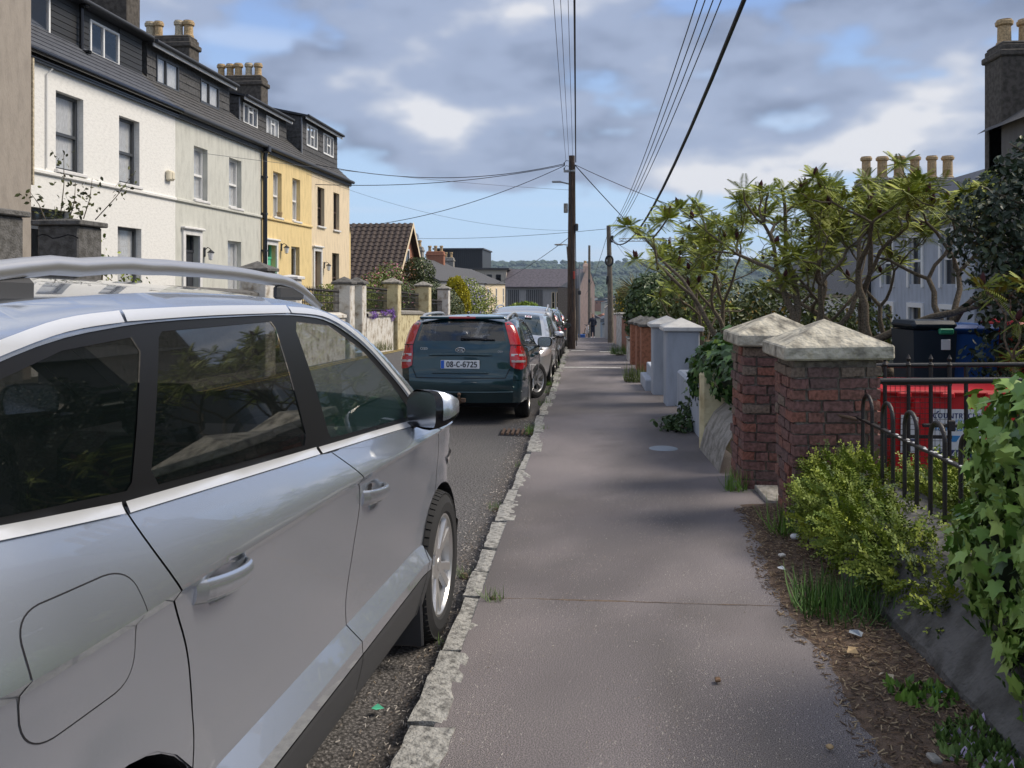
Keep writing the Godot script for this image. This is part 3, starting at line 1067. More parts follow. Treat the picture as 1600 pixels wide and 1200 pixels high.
	# bonnet, windscreen, roof, rear window, tailgate, bumpers
	for sg in sp.segs:
		var t0: float = sg[0]
		var t1: float = sg[1]
		var k := maxi(3, int((t1 - t0) * (6 if fine else 4)))
		for strip in ([[-1.0, 1.0, 0]] if not sg[4] else [[-1.0, -0.90, 1], [-0.90, 0.90, 0], [0.90, 1.0, 1]]):
			var lm := MB.new()
			var lat := 14 if strip[2] == 0 else 2
			for i in k:
				for j in lat:
					var q := []
					var nn := []
					for w in [[0, 0], [1, 0], [1, 1], [0, 1]]:
						var t: float = lerpf(t0, t1, float(i + w[0]) / k)
						var v: float = lerpf(strip[0], strip[1], float(j + w[1]) / lat)
						q.append(c.loop(t, v))
						var g := (c.loop(t + 0.06, v) - c.loop(t - 0.06, v)).cross(c.loop(t, v + 0.03) - c.loop(t, v - 0.03)).normalized()
						nn.append(g if g.dot(q[-1] - Vector3(0, 0.7, 1.3)) > 0 else -g)
					lm.tri3(q[0], q[1], q[2], nn[0], nn[1], nn[2])
					lm.tri3(q[0], q[2], q[3], nn[0], nn[2], nn[3])
			part(lm, sg[2] if strip[2] == 0 else "screen_pillar", M[sg[3]] if strip[2] == 0 and sg[3] != "paint" else paint, o)
	# floor pan, cabin and wheel housings
	var fl := MB.new()
	var bb: float = sp.sil[0][1]
	fl.cbox(Vector3(0, bb + 0.06, 1.32), Vector3(sp.W * 1.7, 0.1, sp.len - 0.5), 0.03)
	part(fl, "floor_pan", M.seam, o)
	for x in [-0.38, 0.38]:
		for z in [1.25, 2.15]:
			var cab := MB.new()
			cab.cbox(Vector3(x, 0.52, z), Vector3(0.5, 0.2, 0.5), 0.06)
			cab.cbox(Vector3(x, 0.86, z + 0.27), Vector3(0.48, 0.62, 0.14), 0.06, Basis(Vector3.RIGHT, 0.25))
			cab.cbox(Vector3(x, 1.24, z + 0.36), Vector3(0.26, 0.18, 0.10), 0.04, Basis(Vector3.RIGHT, 0.2))
			part(cab, "seat", M.cabin, o)
	var dash := MB.new()
	dash.cbox(Vector3(0, 0.86, 0.36), Vector3(sp.W * 1.62, 0.3, 0.5), 0.08)
	part(dash, "dashboard", M.cabin, o)
	dash = MB.new()
	dash.cbox(Vector3(0, 0.5, 3.0), Vector3(sp.W * 1.5, 0.5, 0.6), 0.05)
	part(dash, "load_floor", M.cabin, o)
	var sw := MB.new()
	var ring := []
	var tb := Basis(Vector3.RIGHT, -1.15)
	for k in 25:
		ring.append(Vector3(0.36, 0.98, 0.72) + tb * Vector3(0.18 * cos(TAU * k / 24.0), 0, 0.18 * sin(TAU * k / 24.0)))
	sw.tube(ring, [0.014], 8, false)
	sw.cbox(Vector3(0.36, 0.98, 0.72), Vector3(0.16, 0.03, 0.1), 0.01, tb)
	sw.rod(Vector3(0.36, 0.98, 0.72), Vector3(0.36, 0.88, 0.45), 0.03)
	part(sw, "steering_wheel", M.cabin, o)
	for a in sp.arches:
		for sd in [-1.0, 1.0]:
			var lm := MB.new()
			var x0: float = sd * (sp.W - 0.035)
			var x1: float = sd * (sp.W - 0.34)
			var rr: float = a[2] + 0.004
			for k in 18:
				var a0 := lerpf(-0.35, PI + 0.35, k / 18.0)
				var a1 := lerpf(-0.35, PI + 0.35, (k + 1) / 18.0)
				var p0 := Vector3(0, a[1] + sin(a0) * rr, -(a[0] + cos(a0) * rr))
				var p1 := Vector3(0, a[1] + sin(a1) * rr, -(a[0] + cos(a1) * rr))
				var m0 := Vector3(0, a[1], -a[0])
				lm.quad(p0 + Vector3(x0, 0, 0), p1 + Vector3(x0, 0, 0), p1 + Vector3(x1, 0, 0), p0 + Vector3(x1, 0, 0), m0 - p0)
				lm.tri(m0 + Vector3(x1, 0, 0), p0 + Vector3(x1, 0, 0), p1 + Vector3(x1, 0, 0), Vector3(sd, 0, 0))
			part(lm, "wheel_housing", M.seam, o)
			var steer: float = sp.get("steer", 0.0) if a[0] > -1.0 else 0.0
			wheel(o, Vector3(sd * (sp.W - 0.018 - sp.tw * 0.5), sp.R, -a[0]), sd, sp.R, sp.tw, sp.rr, steer, sp.get("spokes", 5), fine)
	for r in sp.lamps_rear:
		var lm := MB.new()
		lm.patch(v2(r[0]), c.rear(r[3] if r.size() > 3 else 0.008), 0.04 if fine or sp.get("detail", false) else 0.12, Vector3(0.3, 0, 1))
		both(o, lm, r[1], M[r[2]])
	for r in sp.lamps_front:
		var lm := MB.new()
		lm.patch(v2(r[0]), c.front(0.008), 0.07, Vector3(0.3, 0, -1))
		both(o, lm, r[1], M[r[2]])
	# door mirrors
	for sd in [-1.0, 1.0]:
		var mp: Vector3 = sp.mirror
		mp.x *= sd
		var fold: float = sp.get("fold", 0.0) * sd
		var fb := Basis(Vector3.UP, -fold)
		var shape := []
		for ring_i in 5:   # shell: rings going forward, the open glass end first
			var f: float = ring_i / 4.0
			var rg := []
			for k in 20:
				var an := TAU * k / 20.0
				var ex := pow(absf(cos(an)), 0.55) * signf(cos(an)) * (0.118 - 0.075 * f * f)
				var ey := pow(absf(sin(an)), 0.6) * signf(sin(an)) * (0.083 - 0.045 * f * f) + 0.012 * f
				rg.append(mp + fb * Vector3(ex + sd * 0.05 * f, ey, 0.035 - 0.125 * f))
			shape.append(rg)
		var cap := MB.new()
		var lowp := MB.new()
		for i in 4:
			for k in 20:
				var e := (k + 1) % 20
				var ang := TAU * (k + 0.5) / 20.0
				var tgt := cap if sin(ang) > -0.35 and i > 0 else lowp
				var A: Vector3 = shape[i][k]; var B: Vector3 = shape[i][e]; var C2: Vector3 = shape[i + 1][e]; var D: Vector3 = shape[i + 1][k]
				tgt.tri3(A, B, C2, A - mp, B - mp, C2 - mp)
				tgt.tri3(A, C2, D, A - mp, C2 - mp, D - mp)
		for k in 20:
			cap.tri(shape[4][k], shape[4][(k + 1) % 20], mp + fb * Vector3(sd * 0.05, 0.012, -0.1), fb * Vector3(0, 0, -1))
		lowp.cbox(mp + Vector3(-sd * 0.15, -0.07, -0.02), Vector3(0.16, 0.035, 0.07), 0.012, Basis(Vector3(0, 0, 1), sd * -0.12))
		var mn := Node3D.new()
		mn.name = "door_mirror"
		o.add_child(mn, true)
		part(cap, "mirror_cap", sp.get("mirror_paint", paint), mn)
		part(lowp, "mirror_base", M.gloss_black, mn)
		var gl := MB.new()
		for k in 20:
			var q := mp + fb * Vector3(0, 0, 0.028)
			var back := fb * Vector3(0, 0, 0.035)
			gl.tri(q, q + (shape[0][k] - mp - back) * 0.9 - fb * Vector3(0, 0, 0.03 * sd * ((shape[0][k] - mp - back).dot(fb.x) / 0.118)), q + (shape[0][(k + 1) % 20] - mp - back) * 0.9 - fb * Vector3(0, 0, 0.03 * sd * ((shape[0][(k + 1) % 20] - mp - back).dot(fb.x) / 0.118)), fb * Vector3(0, 0, 1))
		part(gl, "mirror_glass", M.chrome, mn)
	# roof rails
	if sp.has("rail"):
		for sd in [-1.0, 1.0]:
			var rm := MB.new()
			var ftm := MB.new()
			var pa := []
			for k in 25:
				var s := lerpf(sp.rail[0], sp.rail[1], k / 24.0)
				var e := minf(1.0, minf(absf(s - sp.rail[0]), absf(s - sp.rail[1])) / 0.34)
				var top := -9.0
				for i in c.pts.size():
					if i > 0 and (c.pts[i].x - s) * (c.pts[i - 1].x - s) <= 0.0 and c.pts[i].y > 0.8:
						top = maxf(top, c.pts[i].y)
				var lift: float = sp.rail[2] * sin(e * PI * 0.5)
				pa.append(Vector3(sd * (c.xe(Vector2(s, top)) - 0.035), top + 0.012 + lift, -s))
			rm.tube(pa, [0.012, 0.017, 0.02, 0.02], 8)
			for k in pa.size() - 1:   # flattened blade under the tube
				rm.quad(pa[k] + Vector3(-0.018, 0.004, 0), pa[k] + Vector3(0.018, 0.004, 0), pa[k + 1] + Vector3(0.018, 0.004, 0), pa[k + 1] + Vector3(-0.018, 0.004, 0), Vector3.UP)
			part(rm, "roof_rail", M[sp.rail[3]], o)
			for q in [3, 19]:
				var pq: Vector3 = pa[q]
				ftm = MB.new()
				ftm.cbox(pq - Vector3(0, 0.032, 0), Vector3(0.026, 0.05, 0.22), 0.01)
				part(ftm, "rail_foot", M.plastic, o)
	return [o, c]

func handle(o: Node, c: Car, s: float, y: float, m: Material) -> void:
	var n := Node3D.new()
	n.name = "door_handle"
	o.add_child(n, true)
	var hb := MB.new()
	var prev := []
	var prevn := []
	for k in 15:
		var f := k / 14.0
		var ss := s - 0.125 + 0.25 * f
		var ou := -0.004 + 0.040 * pow(sin(PI * f), 0.5)
		var hh := 0.021 + 0.006 * (1.0 - f)
		
		var base := Vector3(lerpf(c.x_at(s - 0.125, y), c.x_at(s + 0.125, y), f) + ou, y + 0.022 * (0.5 - f) * 0.6, -ss)
		var ring := []
		var rn := []
		for q in 10:
			var an := TAU * q / 10.0
			var d := Vector3(cos(an) * 0.012, sin(an) * hh, 0)
			ring.append(base + d)
			rn.append(Vector3(cos(an) / 0.012, sin(an) / hh, 0).normalized())
		if k > 0:
			for q in 10:
				var e := (q + 1) % 10
				hb.tri3(prev[q], prev[e], ring[e], prevn[q], prevn[e], rn[e])
				hb.tri3(prev[q], ring[e], ring[q], prevn[q], rn[e], rn[q])
		else:
			for q in 10:
				hb.tri(base, ring[q], ring[(q + 1) % 10], Vector3(0, 0, 1))
		if k == 14:
			for q in 10:
				hb.tri(base, ring[q], ring[(q + 1) % 10], Vector3(0, 0, -1))
		prev = ring
		prevn = rn
	part(hb, "handle_grip", m, n)

func suv_spec() -> Dictionary:
	return {
		"W": 0.92, "len": 4.36, "R": 0.338, "tw": 0.215, "rr": 0.232, "paint": M.silver_paint,
		"sil": [[0.74, 0.24], [0.86, 0.38], [0.90, 0.60], [0.86, 0.78], [0.74, 0.87], [0.36, 0.975], [0.10, 1.05], [-0.24, 1.235], [-0.62, 1.425], [-0.92, 1.535], [-1.25, 1.582], [-1.75, 1.60], [-2.3, 1.595], [-2.85, 1.555], [-3.2, 1.49], [-3.34, 1.40], [-3.42, 1.12], [-3.47, 0.95], [-3.48, 0.66], [-3.46, 0.44], [-3.36, 0.26]],
		"bul": [[0.16, 0], [0.17, 0], [0.17, 0], [0.14, 0.02], [0.1, 0.04], [0.05, 0.06], [0.10, 0.05], [0.09, 0.06], [0.07, 0.06], [0.03, 0.05], [0, 0.05], [0, 0.05], [0, 0.05], [0, 0.05], [-0.02, 0.045], [-0.08, 0.02], [-0.11, 0], [-0.12, 0], [-0.12, 0], [-0.12, 0], [-0.1, 0]],
		"belt": [[-3.6, 1.26], [-2.95, 1.225], [-2.5, 1.18], [-1.4, 1.12], [-0.4, 1.068], [0.1, 1.04], [1.2, 0.99]], "crease": 1.0, "creases": [0.465, 0.522, 0.972, 1.0],
		"prof": [[0.2, 0.06], [0.28, 0.035], [0.40, 0.004], [0.465, 0.0], [0.522, 0.050], [0.60, 0.050], [0.78, 0.042], [0.93, 0.031], [0.972, 0.026], [1.0, 0.0]],
		"ib": 0.088, "tum": 0.17, "tum2": 0.16, "ft": [0.05, 0.36], "rt": [-2.75, 0.30], "round": [[-3.3, 0.10], [-2.9, 0.055], [-0.9, 0.05], [-0.2, 0.05], [0.3, 0.08], [0.7, 0.12]],
		"arches": [[0.0, 0.338, 0.385], [-2.638, 0.338, 0.385]], "clad": 0.40, "doors": [-2.45, -1.33, -0.15],
		"cups": [[-2.235, 0.955, 0.085, 0.052], [-1.09, 0.905, 0.085, 0.052]],
		"cuts": [[[-2.53, 1.3], [-2.527, 1.17], [-2.475, 1.03], [-2.375, 0.86], [-2.335, 0.74], [-2.322, 0.62], [-2.36, 0.5], [-2.42, 0.38]], [[-1.50, 1.2], [-1.44, 1.12], [-1.29, 0.99], [-1.243, 0.90], [-1.27, 0.78], [-1.325, 0.62], [-1.315, 0.50], [-1.27, 0.36], [-1.26, 0.2]], [[-0.34, 1.12], [-0.22, 1.03], [-0.10, 0.97], [-0.06, 0.86], [-0.12, 0.71], [-0.3, 0.55], [-0.42, 0.42], [-0.45, 0.2]], [[-2.6, 0.415], [-2.2, 0.41], [-1.3, 0.415], [-0.3, 0.425]], [[0.30, 0.79], [0.52, 0.70], [0.95, 0.66]], [[-2.98, 0.70], [-3.2, 0.74], [-3.6, 0.74]]],
		"dlo": [[-3.06, 1.20], [-2.5, 1.14], [-1.4, 1.08], [-0.22, 1.02], [-0.24, 1.10], [-0.46, 1.235], [-0.82, 1.418], [-1.15, 1.52], [-1.5, 1.541], [-2.3, 1.53], [-2.65, 1.502], [-2.98, 1.425], [-3.10, 1.33]],
		"windows": [[[[-2.485, 1.20], [-2.345, 1.50], [-2.62, 1.480], [-2.95, 1.405], [-3.04, 1.33], [-3.0, 1.25], [-2.9, 1.235]], "glass_dark"], [[[-2.42, 1.193], [-2.27, 1.506], [-1.62, 1.520], [-1.555, 1.146]], "glass_dark"], [[[-1.365, 1.136], [-1.47, 1.518], [-1.15, 1.498], [-0.84, 1.397], [-0.50, 1.215], [-0.36, 1.12], [-0.40, 1.085]], "glass_green"]],
		"trims": [[[[-3.02, 1.212], [-2.95, 1.21], [-2.54, 1.168]], 0.021, 0.007, "window_trim", "bright_trim"], [[[-2.525, 1.166], [-1.9, 1.132], [-1.52, 1.112]], 0.021, 0.007, "window_trim", "bright_trim"], [[[-1.50, 1.111], [-0.9, 1.08], [-0.42, 1.054]], 0.019, 0.007, "window_trim", "bright_trim"], [[[-3.06, 1.36], [-2.97, 1.432], [-2.65, 1.508], [-2.41, 1.53]], 0.024, 0.006, "roof_trim", "bright_trim"], [[[-2.40, 1.531], [-2.0, 1.541], [-1.49, 1.545]], 0.024, 0.006, "roof_trim", "bright_trim"], [[[-1.48, 1.545], [-1.15, 1.524], [-0.82, 1.424], [-0.46, 1.242], [-0.30, 1.15]], 0.020, 0.006, "roof_trim", "bright_trim"]],
		"segs": [[0.0, 4.0, "front_bumper", "paint", false], [4.0, 6.2, "bonnet", "paint", false], [6.2, 9.0, "windscreen", "glass_green", true], [9.0, 15.0, "roof", "paint", false], [15.0, 16.2, "rear_window", "glass_dark", true], [16.2, 18.4, "tailgate", "paint", false], [18.4, 20.0, "rear_bumper", "plastic", false]],
		"rear_from": 14.0, "nose_to": 4.0,
		"lamps_rear": [[[[0.45, 0.98], [0.80, 1.0], [0.92, 0.97], [0.90, 0.86], [0.45, 0.86]], "tail_lamp", "lamp_red"]],
		"lamps_front": [[[[0.42, 0.70], [0.75, 0.72], [1.05, 0.77], [1.12, 0.82], [0.75, 0.81], [0.42, 0.77]], "headlamp", "lamp_clear"]],
		"mirror": Vector3(0.94, 1.13, 0.46), "fold": 0.85, "rail": [-0.98, -3.12, 0.052, "alloy"], "spokes": 5,
	}

func estate_spec() -> Dictionary:
	return {
		"W": 0.885, "len": 4.45, "R": 0.315, "tw": 0.205, "rr": 0.208, "paint": M.teal_paint, "detail": true,
		"sil": [[0.74, 0.20], [0.84, 0.33], [0.86, 0.52], [0.80, 0.68], [0.66, 0.77], [0.25, 0.89], [-0.12, 0.965], [-0.50, 1.14], [-0.90, 1.31], [-1.15, 1.385], [-1.6, 1.43], [-2.1, 1.44], [-2.7, 1.43], [-3.2, 1.405], [-3.40, 1.38], [-3.46, 1.33], [-3.535, 1.08], [-3.56, 0.96], [-3.57, 0.70], [-3.60, 0.62], [-3.60, 0.45], [-3.54, 0.30]],
		"bul": [[0.14, 0], [0.15, 0], [0.15, 0], [0.12, 0.02], [0.1, 0.04], [0.05, 0.06], [0.10, 0.05], [0.09, 0.06], [0.06, 0.06], [0.03, 0.05], [0, 0.05], [0, 0.05], [0, 0.05], [0, 0.05], [-0.02, 0.05], [-0.06, 0.02], [-0.09, 0], [-0.10, 0], [-0.10, 0], [-0.11, 0], [-0.11, 0], [-0.09, 0]],
		"belt": [[-3.9, 1.10], [-2.6, 1.03], [-1.4, 0.985], [-0.5, 0.95], [0.0, 0.925], [1.2, 0.88]],
		"prof": [[0.2, 0.07], [0.32, 0.03], [0.48, 0.012], [0.62, 0.012], [0.80, 0.0], [0.88, 0.006], [1.0, 0.04], [1.1, 0.055]],
		"ib": 0.05, "tum": 0.24, "tum2": 0.30, "ft": [0.05, 0.34], "rt": [-2.75, 0.10], "round": [[-3.5, 0.10], [-3.0, 0.06], [-0.9, 0.06], [0.3, 0.09], [0.7, 0.12]],
		"arches": [[0.0, 0.315, 0.355], [-2.65, 0.315, 0.355]], "clad": 0.26, "clad_black": false, "doors": [-2.35, -1.3, -0.2], "steer": -0.52, "spokes": 5, "gap": 0.004,
		"cuts": [[[-2.42, 1.2], [-2.40, 0.95], [-2.3, 0.75], [-2.27, 0.62], [-2.36, 0.45], [-2.4, 0.2]], [[-1.34, 1.2], [-1.30, 0.9], [-1.30, 0.2]], [[-0.26, 1.1], [-0.18, 0.85], [-0.3, 0.5], [-0.4, 0.2]], [[-3.06, 0.58], [-3.3, 0.60], [-3.8, 0.60]]],
		"dlo": [[-3.36, 1.06], [-2.6, 0.99], [-1.4, 0.945], [-0.42, 0.91], [-0.62, 1.10], [-1.0, 1.275], [-1.25, 1.34], [-1.7, 1.372], [-2.4, 1.37], [-3.0, 1.325], [-3.30, 1.22]],
		"windows": [[[[-2.50, 1.06], [-2.42, 1.352], [-2.95, 1.30], [-3.22, 1.20], [-3.22, 1.12]], "glass_dark"], [[[-2.42, 1.05], [-2.34, 1.355], [-1.50, 1.352], [-1.40, 1.01]], "glass_dark"], [[[-1.30, 1.005], [-1.40, 1.345], [-1.25, 1.325], [-0.98, 1.25], [-0.62, 1.07], [-0.54, 0.972]], "glass_green"]],
		"trims": [[[[-3.25, 1.065], [-2.6, 1.02], [-1.4, 0.976], [-0.5, 0.942]], 0.02, 0.006, "window_trim", "plastic"]],
		"segs": [[0.0, 3.6, "front_bumper", "paint", false], [3.6, 6.1, "bonnet", "paint", false], [6.1, 9.3, "windscreen", "glass_green", true], [9.3, 14.5, "roof", "paint", false], [14.5, 15.86, "rear_window", "glass_dark", true], [15.86, 18.6, "tailgate", "paint", false], [18.6, 21.0, "rear_bumper", "paint", false]],
		"rear_from": 13.0, "nose_to": 3.8,
		"lamps_rear": [[[[0.575, 1.37], [0.62, 1.385], [0.67, 1.30], [0.77, 1.09], [0.92, 1.0], [0.98, 0.90], [0.97, 0.77], [0.74, 0.745], [0.665, 0.80], [0.655, 0.95], [0.665, 1.06], [0.625, 1.2]], "tail_lamp", "lamp_red"], [[[0.675, 0.955], [0.90, 0.945], [0.90, 0.915], [0.675, 0.925]], "reverse_lamp", "lamp_clear", 0.012], [[[0.68, 0.872], [0.90, 0.862], [0.90, 0.832], [0.68, 0.842]], "indicator_lamp", "lamp_clear", 0.012], [[[0.665, 1.078], [0.80, 1.07], [0.80, 1.060], [0.665, 1.068]], "lamp_divider", "gloss_black", 0.013]],
		"lamps_front": [[[[0.40, 0.60], [0.75, 0.63], [1.05, 0.70], [1.14, 0.77], [0.75, 0.76], [0.40, 0.69]], "headlamp", "lamp_clear"]],
		"mirror": Vector3(0.995, 1.005, 0.62), "rail": [-1.3, -3.28, 0.045, "alloy"],
	}

func place(x: float, d: float) -> Vector3:
	return P(x, gy(d), d)

func build_cars() -> void:
	# nearest: silver SUV
	var a := deg_to_rad(3.5)
	var ctr := P(-0.66, gy(4.08), 4.08) - Vector3(cos(a), 0, sin(a)) * 0.902
	var sp0 := suv_spec()
	var r := make_car("silver_car", "silver SUV with roof rails parked nearest, its side filling the left foreground", sp0, ctr, -a, -0.027, 0.03, true)
	var o: Node3D = r[0]
	var c: Car = r[1]
	for q in [[-2.235, 0.955], [-1.09, 0.905]]:
		handle(o, c, q[0], q[1], M.silver_paint)
	var flap := v2([[-2.885, 1.0], [-2.885, 1.098], [-2.76, 1.094], [-2.60, 1.088], [-2.58, 1.0], [-2.562, 0.868], [-2.70, 0.868], [-2.855, 0.870]])
	for it in 3:
		var nf := PackedVector2Array()
		for k in flap.size():
			nf.append(flap[k].lerp(flap[(k + 1) % flap.size()], 0.25))
			nf.append(flap[k].lerp(flap[(k + 1) % flap.size()], 0.75))
		flap = nf
	var sm := MB.new()
	for k in flap.size():
		var p := flap[k]
		var q := flap[(k + 1) % flap.size()]
		var n := (q - p).normalized().orthogonal() * 0.0013
		var f := c.side(0.0010)
		var st := maxi(1, int(p.distance_to(q) / 0.02))
		for i in st:
			var p0 := p.lerp(q, float(i) / st)
			var p1 := p.lerp(q, float(i + 1) / st)
			sm.quad(f.call(p0 - n), f.call(p0 + n), f.call(p1 + n), f.call(p1 - n), Vector3.RIGHT)
	part(sm, "fuel_flap_gap", M.seam, o)
	var fp := MB.new()
	fp.patch(Geometry2D.offset_polygon(flap, -0.0013)[0], c.side(0.0008), 0.02, Vector3.RIGHT, sp0.creases)
	part(fp, "fuel_flap", M.silver_paint, o)
	var mf := MB.new()   # mud flap behind the front wheel
	mf.cbox(Vector3(0.80, 0.24, 0.41), Vector3(0.20, 0.30, 0.02), 0.008, Basis(Vector3.RIGHT, 0.2))
	part(mf, "mud_flap", M.plastic, o)
	part(mirror(mf), "mud_flap", M.plastic, o)
	# teal estate
	var kd := 12.42 + 2.65
	r = make_car("estate_car", "dark teal estate car with red tail lamps parked ahead of the silver SUV", estate_spec(), place(-1.625, kd), 0.0, -0.027, 0.05)
	o = r[0]
	c = r[1]
	var rear0 := c.rear(0.0)
	var seam := MB.new()
	for ln in [[[-0.60, 0.635], [0.60, 0.635]], [[-0.60, 0.635], [-0.655, 0.75]], [[0.60, 0.635], [0.655, 0.75]]]:
		seam.patch(Geometry2D.offset_polyline(v2(ln), 0.005)[0], c.rear(0.003), 0.05, Vector3(0, 0, 1))
	part(seam, "tailgate_gap", M.seam, o)
	var rec := MB.new()
	rec.patch(v2([[-0.42, 0.93], [0.42, 0.93], [0.40, 0.72], [0.34, 0.695], [-0.34, 0.695], [-0.40, 0.72]]), c.rear(0.004), 0.06, Vector3(0, 0, 1))
	part(rec, "plate_recess", M.teal_paint, o)
	var brow := MB.new()
	var bp := []
	for k in 13:
		var x := lerpf(-0.43, 0.43, k / 12.0)
		bp.append(rear0.call(Vector2(x, 0.945 - 0.01 * pow(x / 0.43, 2))) + Vector3(0, 0, 0.012))
	brow.tube(bp, [0.008, 0.016, 0.018, 0.018, 0.018, 0.018, 0.018, 0.018, 0.018, 0.018, 0.018, 0.016, 0.008], 8)
	bp = []
	for k in 13:
		var x := lerpf(-0.38, 0.38, k / 12.0)
		bp.append(rear0.call(Vector2(x, 0.70)) + Vector3(0, 0, 0.006))
	brow.tube(bp, [0.012], 8)
	part(brow, "plate_brow", M.teal_paint, o)
	var zc: float = rear0.call(Vector2(0, 0.82)).z
	var plt := Node3D.new()
	plt.name = "number_plate"
	o.add_child(plt)
	var pm := MB.new()
	pm.cbox(Vector3(0, 0.815, zc + 0.016), Vector3(0.52, 0.112, 0.012), 0.004)
	part(pm, "plate_panel", M.plate, plt)
	pm = MB.new()
	pm.bx(Vector3(-0.256, 0.762, zc + 0.021), Vector3(-0.212, 0.868, zc + 0.0245))
	part(pm, "plate_band", M.plate_blue, plt)
	text("08-C-6725", 0.078, M.ink, plt, "plate_lettering", Transform3D(Basis().scaled(Vector3(0.86, 1, 1)), Vector3(0.024, 0.815, zc + 0.0235)), 700, 0.002)
	var zl: float = rear0.call(Vector2(0, 1.0)).z
	var badge := Node3D.new()
	badge.name = "badge"
	o.add_child(badge)
	var bm := MB.new()
	bm.lathe([Vector2(0.0, 0.012), Vector2(0.062, 0.012), Vector2(0.070, 0.004), Vector2(0.07, 0)], 28, Transform3D(Basis(Vector3(1, 0, 0), Vector3(0, 0, 1), Vector3(0, -0.52, 0)), Vector3(0, 1.005, zl)))
	part(bm, "badge_rim", M.chrome, badge)
	bm = MB.new()
	bm.lathe([Vector2(0.0, 0.013), Vector2(0.056, 0.013), Vector2(0.056, 0)], 28, Transform3D(Basis(Vector3(1, 0, 0), Vector3(0, 0, 1), Vector3(0, -0.5, 0)), Vector3(0, 1.005, zl)))
	part(bm, "badge_face", M.ink, badge)
	text("KIA", 0.036, M.chrome, badge, "badge_lettering", Transform3D(Basis(), Vector3(0, 1.005, zl + 0.014)), 700, 0.003)
	text("CEED", 0.032, M.chrome, o, "model_lettering", Transform3D(Basis(Vector3.UP, -0.05), Vector3(-0.50, 1.02, rear0.call(Vector2(-0.5, 1.02)).z + 0.006)), 700, 0.004)
	text("CRDi", 0.022, M.chrome, o, "engine_lettering", Transform3D(Basis(Vector3.UP, 0.05), Vector3(0.53, 0.985, rear0.call(Vector2(0.53, 0.985)).z + 0.006)), 700, 0.004)
	var bl := MB.new()
	bl.cbox(Vector3(0, 1.437, 3.486), Vector3(0.36, 0.026, 0.02), 0.004)
	part(bl, "brake_lamp", M.lamp_red, o)
	var spl := MB.new()
	spl.cbox(Vector3(0, 1.437, 3.42), Vector3(1.18, 0.035, 0.13), 0.015, Basis(Vector3.RIGHT, 0.1))
	part(spl, "spoiler", M.teal_paint, o)
	var wip := MB.new()
	var w0: Vector3 = rear0.call(Vector2(0.0, 1.165)) + Vector3(0, 0, 0.03)
	var w1: Vector3 = rear0.call(Vector2(0.46, 1.14)) + Vector3(0, 0, 0.025)
	wip.tube([w0, w0.lerp(w1, 0.25), w0.lerp(w1, 0.7), w1], [0.026, 0.022, 0.014, 0.008], 8)
	part(wip, "rear_wiper", M.gloss_black, o)
	var bc := MB.new()
	bp = []
	for k in 17:
		var x := lerpf(-0.78, 0.78, k / 16.0)
		bp.append(rear0.call(Vector2(x, 0.445)) + Vector3(0, 0, 0.0))
	bc.tube(bp, [0.014], 6)
	part(bc, "bumper_moulding", M.teal_paint, o)
	var tow := MB.new()
	tow.tube([Vector3(0, 0.30, 3.5), Vector3(0, 0.31, 3.70), Vector3(0, 0.36, 3.76), Vector3(0, 0.40, 3.765)], [0.022, 0.022, 0.018, 0.016], 8)
	tow.sphere(Vector3(0, 0.425, 3.765), Vector3(0.026, 0.026, 0.026))
	tow.cbox(Vector3(0.05, 0.345, 3.72), Vector3(0.07, 0.06, 0.03), 0.01)
	tow.cbox(Vector3(-0.05, 0.345, 3.72), Vector3(0.07, 0.06, 0.03), 0.01)
	part(tow, "tow_bar", M.rust, o)
	var ant := MB.new()
	ant.cbox(Vector3(0.04, 1.505, 3.15), Vector3(0.04, 0.035, 0.08), 0.012)
	ant.tube([Vector3(0.04, 1.51, 3.15), Vector3(0.03, 1.60, 3.19), Vector3(0.02, 1.74, 3.25)], [0.007, 0.005, 0.003], 6)
	part(ant, "aerial", M.gloss_black, o)
	var hs := estate_spec()
	handle(o, c, -2.2, 0.86, M.teal_paint)
	handle(o, c, -1.1, 0.83, M.teal_paint)
	# silver hatchback facing the camera
	var s2 := estate_spec()
	s2.paint = M.pale_paint; s2.erase("rail"); s2.detail = false; s2.steer = 0.0
	r = make_car("silver_car", "silver car facing up the street with a red letter N on its windscreen", s2, place(-1.50, 17.65), PI, 0.027, 0.09)
	o = r[0]
	c = r[1]
	var stk := Node3D.new()
	stk.name = "windscreen_sticker"
	o.add_child(stk)
	var q0 := c.loop(8.3, -0.42, 0.02)
	var q1 := c.loop(8.7, -0.42, 0.02)
	var q2 := c.loop(8.3, -0.62, 0.02)
	var up := (q1 - q0).normalized()
	var rt := (q0 - q2).normalized() * -1.0
	var bn := Basis(rt, up, rt.cross(up)).orthonormalized()
	var stm := MB.new()
	stm.box((q0 + q2) * 0.5 + bn.z * 0.004, Vector3(0.15, 0.15, 0.002), bn)
	part(stm, "sticker_sheet", M.sticker, stk)
	text("N", 0.12, M.lamp_red, stk, "sticker_lettering", Transform3D(bn, (q0 + q2) * 0.5 + bn.z * 0.007), 700, 0.002)
	var s3 := suv_spec()
	s3.paint = M.pale_paint
	make_car("silver_car", "pale silver SUV with roof rails parked beyond the car with the letter N", s3, place(-1.56, 25.2), 0.0, -0.029, 0.12)
	var s4 := estate_spec()
	s4.paint = M.dark_paint; s4.detail = false; s4.steer = 0.0
	make_car("dark_car", "dark grey estate car parked behind the pale silver SUV", s4, place(-1.52, 30.5), 0.0, -0.034, 0.14)
	var s5 := suv_spec()
	s5.paint = M.blue_paint
	make_car("blue_car", "pale blue SUV in the row of parked cars before the brown pole", s5, place(-1.62, 35.6), 0.0, -0.037, 0.16)
	var s6 := estate_spec()
